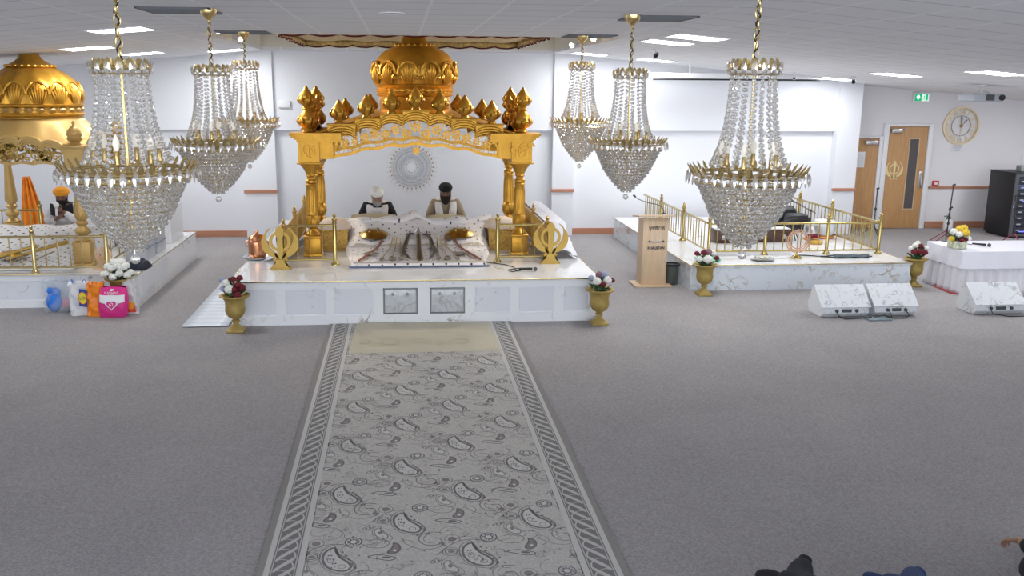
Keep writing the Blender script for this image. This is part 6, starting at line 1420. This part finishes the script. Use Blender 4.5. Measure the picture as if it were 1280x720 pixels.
m = MB(); text_into(m, 'L', .055, (-4.03, yb-.008, .235)); text_into(m, 'DL', .05, (-3.982, yb-.008, .24), width=.036); ob('logo_letters', m, mat('logo_navy', (.01, .03, .2), .4), t)
t = thing('shopping_bag', 'bright orange carrier bag between the white and the pink one', 'shopping bag', (-3.86, 11.66, 0))
ob('carrier_bag', bag_mesh(-3.86, 11.66, .20, .18, .42, 8, .5, .010), mat('orange_film', (.85, .24, .01), .35), t, smooth=70)
m = MB(); m.tube([(-3.90, 11.64, .41), (-3.87, 11.62, .445), (-3.82, 11.64, .41)], .012, 6); ob('bag_handle', m, MATS['orange_film'], t)
t = thing('flour_sack', 'bright pink flour sack with white band and heart, in front of the flower urn', 'sack', (-3.63, 11.56, 0)); PK = mat('hot_pink', (.72, .03, .25), .4, bump=.3, bscale=14); xk, yk = -3.63, 11.58
m = MB()
def sack(u, v):
    a = 2*PI*u; k = .55; w_ = .165+.02*math.sin(v*PI)-.01*v; d_ = .02+.075*math.sin(min(1, .15+v*.8)*PI)**.7; c, s = math.cos(a), math.sin(a)
    return Vector((xk+.02*(v-.5)+w_*math.copysign(abs(c)**k, c), yk+.03*v+d_*math.copysign(abs(s)**.9, s)+.003*math.sin(a*7+v*20), .005+.375*v+.008*math.sin(a*3)*(v > .9)))
m.grid(sack, 48, 24, closed_u=True); ob('sack_body', m, PK, t, smooth=70)
def sackfront(x, z, e=.004):
    best = None; v = min(1, max(0, (z-.005)/.375)); w_ = .165+.02*math.sin(v*PI)-.01*v; c = max(-1, min(1, (x-xk-.02*(v-.5))/w_)); c = math.copysign(abs(c)**(1/.55), c); s = math.sqrt(max(0, 1-c*c)); d_ = .02+.075*math.sin(min(1, .15+v*.8)*PI)**.7
    return Vector((x, yk+.03*v-d_*s**.9-e-.004, z))
m = MB(); m.grid(lambda u, v: sackfront(xk-.155+.31*u, .20+.09*v-.02*math.sin(u*PI)*(1-v)), 24, 8); ob('white_band', m, WHITE, t, solid=.002)
m = MB()
H = [(16*math.sin(a)**3/16, (13*math.cos(a)-5*math.cos(2*a)-2*math.cos(3*a)-math.cos(4*a))/16) for a in [2*PI*i/40 for i in range(40)]]
for sc_, e_ in ((.078, .008),): 
    c_ = m.bm.verts.new(sackfront(xk, .17, e_)); V = [m.bm.verts.new(sackfront(xk+p[0]*sc_, .175+p[1]*sc_*.95, e_)) for p in H]
    for i in range(40): m._f([c_, V[i], V[(i+1) % 40]])
ob('white_heart', m, WHITE, t)
m = MB(); c_ = m.bm.verts.new(sackfront(xk, .17, .011)); V = [m.bm.verts.new(sackfront(xk+p[0]*.06, .175+p[1]*.057, .011)) for p in H]
for i in range(40): m._f([c_, V[i], V[(i+1) % 40]])
ob('pink_heart', m, PK, t)
def sack_text(txt, size, z, w, e=.012):
    m = MB(); text_into(m, txt, size, (xk, 0, z), width=w)
    for v in m.bm.verts: y_ = v.co.y; v.co = sackfront(v.co.x, v.co.z, e) + Vector((0, y_, 0))
    return m
ob('brand_lettering', sack_text('ELEPHANT', .035, .318, .17), WHITE, t, smooth=0); ob('brand_lettering', sack_text('ATTA', .035, .290, .085), WHITE, t, smooth=0); ob('weight_mark', sack_text('62', .055, .175, .05, .015), WHITE, t, smooth=0)
m = MB(); 
for e in (ell((xk, .352), .022, .014, 0, 12), ell((xk+.026, .356), .010, .010, 0, 8)):
    c_ = m.bm.verts.new(sackfront(e[0][0], e[0][1], .010)); V = [m.bm.verts.new(sackfront(p[0], p[1], .010)) for p in e]
    m._f(V)
ob('elephant_mark', m, WHITE, t)
t = thing('shopping_bag', 'white bag with orange and red print, behind the pink sack', 'shopping bag', (-3.46, 11.75, 0))
ob('carrier_bag', bag_mesh(-3.485, 11.76, .22, .14, .43, 12, .4, .010, -.35), mat('offwhite_film', (.66, .66, .66), .45), t, smooth=70)
m = MB(); m.prism([(-3.52, .03), (-3.385, .03), (-3.40, .15), (-3.52, .18)], (0, 11.672, 0), d=.004); ob('red_print', m, mat('print_red', (.65, .06, .03), .4), t); m = MB(); m.prism(ell((-3.45, .12), .05, .05, 0, 14), (0, 11.668, 0), d=.003); ob('orange_print', m, mat('print_orange', (.85, .32, .02), .4), t)
# ---------------------------------------------------------------- people
def skin_mesh(V, E, Rd, root=0, sub=2):
    me = bpy.data.meshes.new('skin'); me.from_pydata([Vector(v) for v in V], E, []); o = bpy.data.objects.new('skin', me); COL.objects.link(o)
    s = o.modifiers.new('skin', 'SKIN'); s.use_smooth_shade = True
    for i, r in enumerate(Rd):
        d = me.skin_vertices[0].data[i]; d.radius = (r, r) if not isinstance(r, tuple) else r; d.use_root = (i == root)
    u = o.modifiers.new('sub', 'SUBSURF'); u.levels = sub; u.render_levels = sub
    bpy.context.view_layer.update()
    out = bpy.data.meshes.new_from_object(o.evaluated_get(bpy.context.evaluated_depsgraph_get()))
    bpy.data.objects.remove(o); bpy.data.meshes.remove(me); return out
def chain(names, J): return [(names[i], names[i+1]) for i in range(len(names)-1)]
def limb_mesh(J, Rr, edges, root, sub=2):
    ks = list(dict.fromkeys([k for e in edges for k in e])); ix = {k: i for i, k in enumerate(ks)}
    return skin_mesh([J[k] for k in ks], [(ix[a], ix[b]) for a, b in edges], [Rr[k] for k in ks], ix[root], sub)
def put(m, me, M=None):
    t = bmesh.new(); t.from_mesh(me); bpy.data.meshes.remove(me); m.merge(t, M)
def hand(m, wrist, fwd, nrm, side, curl=.5, s=1.0):
    """palm, four unequal bent fingers and a thumb; fwd along the palm, nrm out of the back of the hand"""
    w = Vector(wrist); f = Vector(fwd).normalized(); n = Vector(nrm).normalized(); x = f.cross(n).normalized()*side; n = x.cross(f)*side
    Mx = Matrix((( x.x, f.x, n.x, 0), (x.y, f.y, n.y, 0), (x.z, f.z, n.z, 0), (0, 0, 0, 1)))
    c = w+f*.045*s; Mp = Matrix.Translation(c) @ Mx; m.ico((0, 0, 0), .045*s, 2, (.88, 1.12, .36), M=Mp)
    for k, (ox, L_) in enumerate(((-.028, .062), (-.010, .072), (.009, .067), (.027, .052))):
        p = w+f*.085*s+x*ox*s; P = [p-f*.02*s, p]; a = 0; d = f.copy()
        for j in range(3):
            a += curl*(.5+.35*j); d = f*math.cos(a)-n*math.sin(a); P.append(P[-1]+d*L_*s*(.44, .32, .24)[j])
        m.tube(P, .009*s, 7, radii=[.0095*s, .0095*s, .0085*s, .0078*s, .006*s]); m.ico(tuple(P[-1]), .0062*s, 1)
    p = w+f*.03*s-x*.034*s; P = [p, p-x*.025*s+f*.018*s-n*.008*s, p-x*.036*s+f*.045*s-n*.016*s, p-x*.034*s+f*.066*s-n*.022*s]; m.tube(P, .01*s, 7, radii=[.012*s, .011*s, .0095*s, .007*s]); m.ico(tuple(P[-1]), .0072*s, 1)
def head(m, c, tilt, yaw=0, s=1.0):
    """head with face, ears; faces -Y; c is the skull centre"""
    M = Matrix.Translation(Vector(c)) @ Matrix.Rotation(yaw, 4, 'Z') @ Matrix.Rotation(tilt, 4, 'X') @ Matrix.Scale(s, 4)
    t = bmesh.new(); bmesh.ops.create_uvsphere(t, u_segments=28, v_segments=20, radius=.1)
    for v in t.verts:
        x, y, z = v.co; zz = z/.1
        x *= .78-.14*max(0, -zz)-.03*max(0, zz); y *= .96; z *= 1.2
        if y < 0:
            if zz < -.2: y *= 1+.05*(-zz)
            y += .004*math.exp(-((zz+.02)/.12)**2)*0
            e = math.exp(-((abs(x)-.031)/.014)**2-((z-.008)/.013)**2); y += .010*e           # eye sockets
            y -= .006*math.exp(-((z-.030)/.010)**2)*math.exp(-(x/.05)**2)                    # brow
            y -= .008*math.exp(-((z+.095)/.02)**2)*math.exp(-(x/.03)**2)                     # chin
        v.co = (x, y, z)
    m.merge(t, M)
    m.tube([M @ Vector(p) for p in ((0, -.092, .02), (0, -.103, -.005), (0, -.113, -.027), (0, -.098, -.036))], .01, 8, radii=[.006*s, .008*s, .013*s, .008*s])
    for q in (-1, 1):
        m.ico((q*.011, -.098, -.031), .008, 1, M=M); m.tube([M @ Vector(p) for p in ((q*.076, .005, .02), (q*.087, .015, .018), (q*.086, .016, -.012), (q*.076, .005, -.03))], .008*s, 6)
    m.tube([M @ Vector((x_, -.092+.5*x_*x_*8, -.058)) for x_ in (-.024, -.012, 0, .012, .024)], .006*s, 6, radii=[.002, .005, .006, .005, .002]); m.tube([M @ Vector((x_, -.09+.5*x_*x_*8, -.066)) for x_ in (-.02, -.01, 0, .01, .02)], .006*s, 6, radii=[.002, .005, .006, .005, .002])
    return M
def face_bits(t, M, brow, eyes=True):
    for q in (-1, 1):
        m = MB(); m.tube([M @ Vector(p) for p in ((q*.015, -.096, .028), (q*.032, -.093, .033), (q*.048, -.082, .028))], .004, 6)
        ob('eyebrow', m, brow, t)
        m = MB(); m.ico((q*.031, -.083, .008), .010, 2, (1.15, .7, .55), M=M)
        ob('eye', m, mat('eye_dark', (.05, .035, .03), .2), t)
def turban(t, M, mt, h=.085, w=1.0, folds=9, low=.035):
    m = MB(); n = 40; prof = [(.086*w, low-.015), (.100*w, low), (.112*w, low+.02), (.118*w, low+.045), (.114*w, low+h*.8), (.098*w, low+h*1.12), (.068*w, low+h*1.36), (.03*w, low+h*1.47), (.002, low+h*1.5)]
    def fn(u, v):
        a = 2*PI*u; i = v*(len(prof)-1); k = min(len(prof)-2, int(i)); f = i-k; r = prof[k][0]*(1-f)+prof[k+1][0]*f; z = prof[k][1]*(1-f)+prof[k+1][1]*f
        z += .018*math.cos(a*1+PI/2)*0 - .012*abs(math.sin(a))*math.copysign(0, 1) + (.012*(-math.sin(a)))*(1-v)      # lifts over the forehead
        r *= 1+.035*math.sin(folds*(z*60*.35)+2.2*math.sin(a)+a)*min(1, v*6)*(1-v)
        return M @ Vector((r*math.cos(a)*.95, r*math.sin(a)*1.08+.006, z))
    m.grid(fn, n, 30, closed_u=True); return ob('turban', m, mt, t, smooth=80)
def beard(t, M, mt, L_=.12, w=1.0):
    m = MB()
    def fn(u, v):
        a = -.15+(PI+.3)*u; z = -.015-(.09+L_)*v; r = (.078+.006*math.sin(PI*v))*(1-v**2.2*.8)*w
        return M @ Vector((r*math.cos(a)*(1+.03*math.sin(u*60)), -.012-r*math.sin(a)*1.20+.02*v-.004*math.sin(u*47+v*9), z-.012*math.sin(PI*u)*(1-v)*3+.0))
    m.grid(fn, 30, 14); m.tube([M @ Vector(p) for p in ((-.032, -.094, -.052), (-.014, -.106, -.042), (0, -.108, -.044), (.014, -.106, -.042), (.032, -.094, -.052))], .007, 6)
    return ob('beard', m, mt, t, smooth=80, solid=.012)
def seated(lab, loc, J, skin, top_mt, leg_mt, head_args, hair, hands, extras, rz=0, lean=0):
    """J: joints in local metres (person faces -Y)"""
    t = thing('person', lab, 'person', loc); O = Matrix.Translation(Vector(loc)) @ Matrix.Rotation(rz, 4, 'Z')
    R0 = dict(pel=.12, wai=.125, che=(.155, .125), nk0=.075, nk=.052, hd=.06, hl=.095, hr=.095, kl=.062, kr=.062, al=.042, ar=.042, tl=.03, tr=.03, sl=.062, sr=.062, el=.044, er=.044, wl=.030, wr=.030)
    edges = [('pel', 'wai'), ('wai', 'che'), ('che', 'nk0'), ('nk0', 'nk'), ('nk', 'hd'), ('pel', 'hl'), ('hl', 'kl'), ('kl', 'al'), ('al', 'tl'), ('pel', 'hr'), ('hr', 'kr'), ('kr', 'ar'), ('ar', 'tr'), ('che', 'sl'), ('sl', 'el'), ('el', 'wl'), ('che', 'sr'), ('sr', 'er'), ('er', 'wr')]
    m = MB(); put(m, limb_mesh(J, R0, edges, 'pel'), O)
    hm = MB(); Mh = head(hm, J['head'], *head_args); tb = hm.bm; m.merge(tb, O)
    for w, f, n, sd, cu in hands:
        h_ = MB(); hand(h_, J[w], f, n, sd, cu, .95); m.merge(h_.bm, O)
    ob('body', m, skin, t, smooth=80)
    Mw = O @ Mh
    # garment over torso and sleeves
    grow = dict(R0); [grow.__setitem__(k, (R0[k][0]+.035, R0[k][1]+.03) if isinstance(R0[k], tuple) else R0[k]+.028) for k in R0]; grow['wl'] = grow['wr'] = .043; grow['nk0'] = .088
    JJ = dict(J); JJ['wl'] = tuple(Vector(J['wl']).lerp(Vector(J['el']), .12)); JJ['wr'] = tuple(Vector(J['wr']).lerp(Vector(J['er']), .12))
    m = MB(); put(m, limb_mesh(JJ, grow, [('pel', 'wai'), ('wai', 'che'), ('che', 'nk0'), ('che', 'sl'), ('sl', 'el'), ('el', 'wl'), ('che', 'sr'), ('sr', 'er'), ('er', 'wr')], 'pel'), O); ob('upper_garment', m, top_mt, t, smooth=80)
    g2 = dict(grow); g2['al'] = g2['ar'] = .062; g2['kl'] = g2['kr'] = .088
    if lean: g2['al'] = g2['ar'] = .08+lean; g2['tl'] = g2['tr'] = .055
    m = MB(); put(m, limb_mesh(J, g2, [('pel', 'hl'), ('hl', 'kl'), ('kl', 'al'), ('pel', 'hr'), ('hr', 'kr'), ('kr', 'ar')]+([('al', 'tl')] if lean else []), 'pel'), O); ob('trousers', m, leg_mt, t, smooth=80)
    if hair: face_bits(t, Mw, hair)
    extras(t, O, Mw); return t
def scarf(t, O, J, mt, w=.075, drop=.36, spread=.105):
    for s in (-1, 1):
        P = [(s*.02, .085, .60), (s*.085, .06, .60), (s*spread, -.01, .575), (s*(spread+.01), -.10, .52), (s*(spread), -.155, .42), (s*(spread-.01), -.17, .30), (s*(spread-.005), -.175, .60-drop-.02)]
        P = [Vector(p)+Vector(J['nk0'])-Vector((0, .0, .565)) for p in smooth3d(P)]; m = MB(); k = len(P)
        def fn(u, v):
            i = v*(k-1); a = min(k-2, int(i)); f = i-a; p = P[a].lerp(P[a+1], f); c = u-.5; ww = w*(1+.5*v)
            return O @ (p+Vector((ww*c+.004*math.sin(u*20), -.012*math.cos(c*PI)-.004*math.sin(u*26), 0)))
        m.grid(fn, 14, 30); ob('scarf', m, mt, t, smooth=80, solid=.014)
def smooth3d(P, k=5):
    a = smoothp([(p[0], p[1]) for p in P], False, k); b = smoothp([(p[2], 0) for p in P], False, k); return [(x[0], x[1], y[0]) for x, y in zip(a, b)]
JS = dict(pel=(0, .02, .15), wai=(0, .02, .29), che=(0, 0, .43), nk0=(0, -.03, .545), nk=(0, -.055, .60), hd=(0, -.07, .64), head=(0, -.10, .685), hl=(-.10, -.02, .14), kl=(-.34, -.30, .10), al=(-.02, -.42, .065), tl=(.10, -.45, .05), hr=(.10, -.02, .14), kr=(.34, -.30, .10), ar=(.04, -.36, .075), tr=(-.08, -.40, .06),
          sl=(-.175, -.01, .50), sr=(.175, -.01, .50), el=(-.265, -.10, .28), er=(.265, -.10, .28), wl=(-.12, -.31, .30), wr=(.12, -.31, .30))
WT = mat('turban_cream', (.90, .88, .83), .85); BT = mat('turban_black', (.012, .012, .014), .85); OT = mat('turban_orange', (.85, .33, .02), .8)
GB = mat('grey_beard', (.42, .38, .36), .9); BB = mat('black_beard', (.02, .015, .014), .9)
SW = mat('scarf_cream', (.86, .81, .79), .9); WG = mat('white_garment', (.74, .72, .72), .85); KG = mat('khaki_garment', (.33, .26, .17), .85); BK = mat('black_garment', (.018, .018, .022), .85)
H2 = [('wl', (.25, -.9, -.1), (0, .1, 1), 1, .35), ('wr', (-.25, -.9, -.1), (0, .1, 1), -1, .35)]
J1 = dict(JS); J1['head'] = (0, -.115, .665)
def ex1(t, O, Mw):
    turban(t, Mw, WT, .088, .97, low=.03); beard(t, Mw, GB, .10); scarf(t, O, J1, SW)
    m = MB(); m.grid(lambda u, v: O @ Vector((-.08+.16*u, -.155-.02*math.sin(PI*u)-.015*math.sin(v*3), .50-.40*v)), 10, 12); ob('white_shirt_front', m, WG, t, smooth=80, solid=.012)
seated('man in a cream turban and black coat with cream scarf, reading at the left', (-.37, 14.18, SZ), J1, mat('skin_rosy', (.44, .23, .16), .55), BK, WG, (.42, 0, .95), GB, H2, ex1)
J2 = dict(JS)
for k in J2:
    x, y, z = J2[k]; J2[k] = (x, y, z*1.07)
J2['head'] = (0, -.10, .725)
def ex2(t, O, Mw):
    turban(t, Mw, BT, .085, 1.0, low=.028); beard(t, Mw, BB, .15, 1.02); scarf(t, O, J2, SW, .08)
seated('man in a black turban and khaki clothes with cream scarf, sitting at the right', (.68, 14.2, SZ), J2, SKIN2, KG, KG, (.25, 0, .95), BB, H2, ex2)
J3 = dict(JS); J3.update(er=(.24, -.16, .30), wr=(.04, -.24, .47), el=(-.24, -.14, .28), wl=(-.03, -.27, .36))
J3['head'] = (0, -.09, .68)
def ex3(t, O, Mw):
    turban(t, Mw, OT, .085, 1.15, low=.035); beard(t, Mw, BB, .08)
    m = MB(); m.grid(lambda u, v: O @ Vector((-.17+.34*u, -.13-.05*math.sin(PI*u), .54-.18*v+.04*abs(2*u-1))), 14, 6); ob('dark_collar', m, BK, t, smooth=80, solid=.02)
seated('man in an orange turban and white clothes holding a microphone on the left platform', (-5.33, 15.0, LZ), J3, SKIN2, WG, WG, (.12, .2, .97), BB, [('wr', (-.55, -.25, .5), (.3, -.8, .1), -1, 1.1), ('wl', (.5, -.35, .4), (-.3, -.8, .1), 1, .9)], ex3)
t = thing('microphone_with_cover', 'white covered microphone held up by the man in the orange turban', 'microphone', (-5.35, 14.72, LZ+.45))
m = MB(); m.tube([(-5.36, 14.71, LZ+.40), (-5.36, 14.73, LZ+.52)], .018, 10); ob('mic_body', m, WHITE, t); m = MB(); m.ico((-5.36, 14.735, LZ+.57), .042, 2, (1, 1, 1.2)); ob('foam_cover', m, WHITE, t)
# people at the lower edge of the view, sitting on the floor below the camera with their legs towards the platform
def floor_sitter(lab, x, y, top, legs, skin, Jd, hair_mt, hands=(), socks=None, lean=0):
    # joints given facing +Y already; use rz=0 and head yaw PI
    def ex(t, O, Mw):
        m = MB(); m.grid(lambda u, v: Mw @ Vector((.090*math.cos(v*PI/2)**.6*math.cos(2*PI*u), .106*math.cos(v*PI/2)**.6*math.sin(2*PI*u)+.01, -.01+.142*math.sin(v*PI/2)+(1-v)*(-.05*max(0, min(1, math.sin(2*PI*u)*3+1))+.075*max(0, min(1, -math.sin(2*PI*u)*3-.6))))), 28, 10, closed_u=True); ob('hair', m, hair_mt, t, smooth=80, solid=.01)
        if socks:
            for a, b in (('al', 'tl'), ('ar', 'tr')):
                m = MB(); A, B_ = Vector(Jd[a]), Vector(Jd[b]); d = (B_-A).normalized(); put(m, skin_mesh([A-Vector((0, .07, -.01)), A, A+d*.06+Vector((0, .0, .01)), B_+d*.02], [(0, 1), (1, 2), (2, 3)], [.05, .052, (.045, .048), (.042, .028)], 0), O); ob('sock', m, socks, t, smooth=80)
    return seated(lab, (x, y, 0), Jd, skin, top, legs, (-.25, PI, .98), HB, hands, ex, lean=lean)
def LJ(**k):
    J = dict(pel=(0, 0, .155), wai=(0, -.05, .28), che=(0, -.20, .44), nk0=(0, -.29, .54), nk=(0, -.31, .59), hd=(0, -.32, .62), head=(0, -.33, .67), hl=(-.10, .03, .14), hr=(.10, .03, .14), sl=(-.18, -.25, .50), sr=(.18, -.25, .50), el=(-.25, -.26, .27), er=(.25, -.26, .27), wl=(-.22, -.32, .06), wr=(.22, -.32, .06)); J.update(k); return J
BS = mat('black_sock', (.015, .015, .018), .9); JN = mat('denim', (.035, .06, .16), .85, bump=.4, bscale=120); DG = mat('dark_trousers', (.02, .022, .03), .85)
HB = mat('dark_hair', (.015, .012, .01), .7)
hd2 = [('wl', (-.3, -.3, -.1), (0, 0, 1), 1, .1), ('wr', (.3, -.3, -.1), (0, 0, 1), -1, .1)]
floor_sitter('person in black trousers sitting at the lower edge, black socked feet towards the platform', 2.20, 3.68, BK, DG, SKIN, LJ(kl=(-.10, .48, .20), kr=(.16, .48, .22), al=(.04, .92, .13), ar=(-.07, .94, .11), tl=(.12, 1.0, .20), tr=(-.17, .99, .11)), HB, hd2, BS, .01)
floor_sitter('person in blue jeans sitting at the lower edge with crossed ankles', 2.87, 3.68, BK, JN, SKIN, LJ(kl=(-.16, .52, .16), kr=(.12, .50, .14), al=(.08, .95, .075), ar=(-.12, .95, .06), tl=(.14, .97, .09), tr=(-.19, .97, .07)), HB, hd2, JN, .001)
J5 = LJ(kl=(-.05, .88, .17), kr=(.24, .85, .24), hl=(-.10, .45, .14), hr=(.10, .45, .14), pel=(0, .40, .155), wai=(0, .30, .27), che=(0, .10, .42), nk0=(0, -.02, .52), nk=(0, -.06, .57), hd=(0, -.08, .60), head=(0, -.10, .65), sl=(-.18, .04, .49), sr=(.18, .04, .49), al=(.05, .55, .06), ar=(.26, 1.2, .07), tl=(.12, .52, .05), tr=(.26, 1.30, .06), el=(-.22, .44, .38), wl=(-.145, .84, .33), er=(.27, .42, .36), wr=(.25, .72, .34))
floor_sitter('person in dark clothes at the lower right corner with one hand resting on a knee', 3.685, 3.73, BK, DG, SKIN, J5, HB, [('wl', (-.15, .85, -.45), (0, .4, 1), -1, .6), ('wr', (0, .8, -.5), (0, .3, .9), 1, .5)], BS)
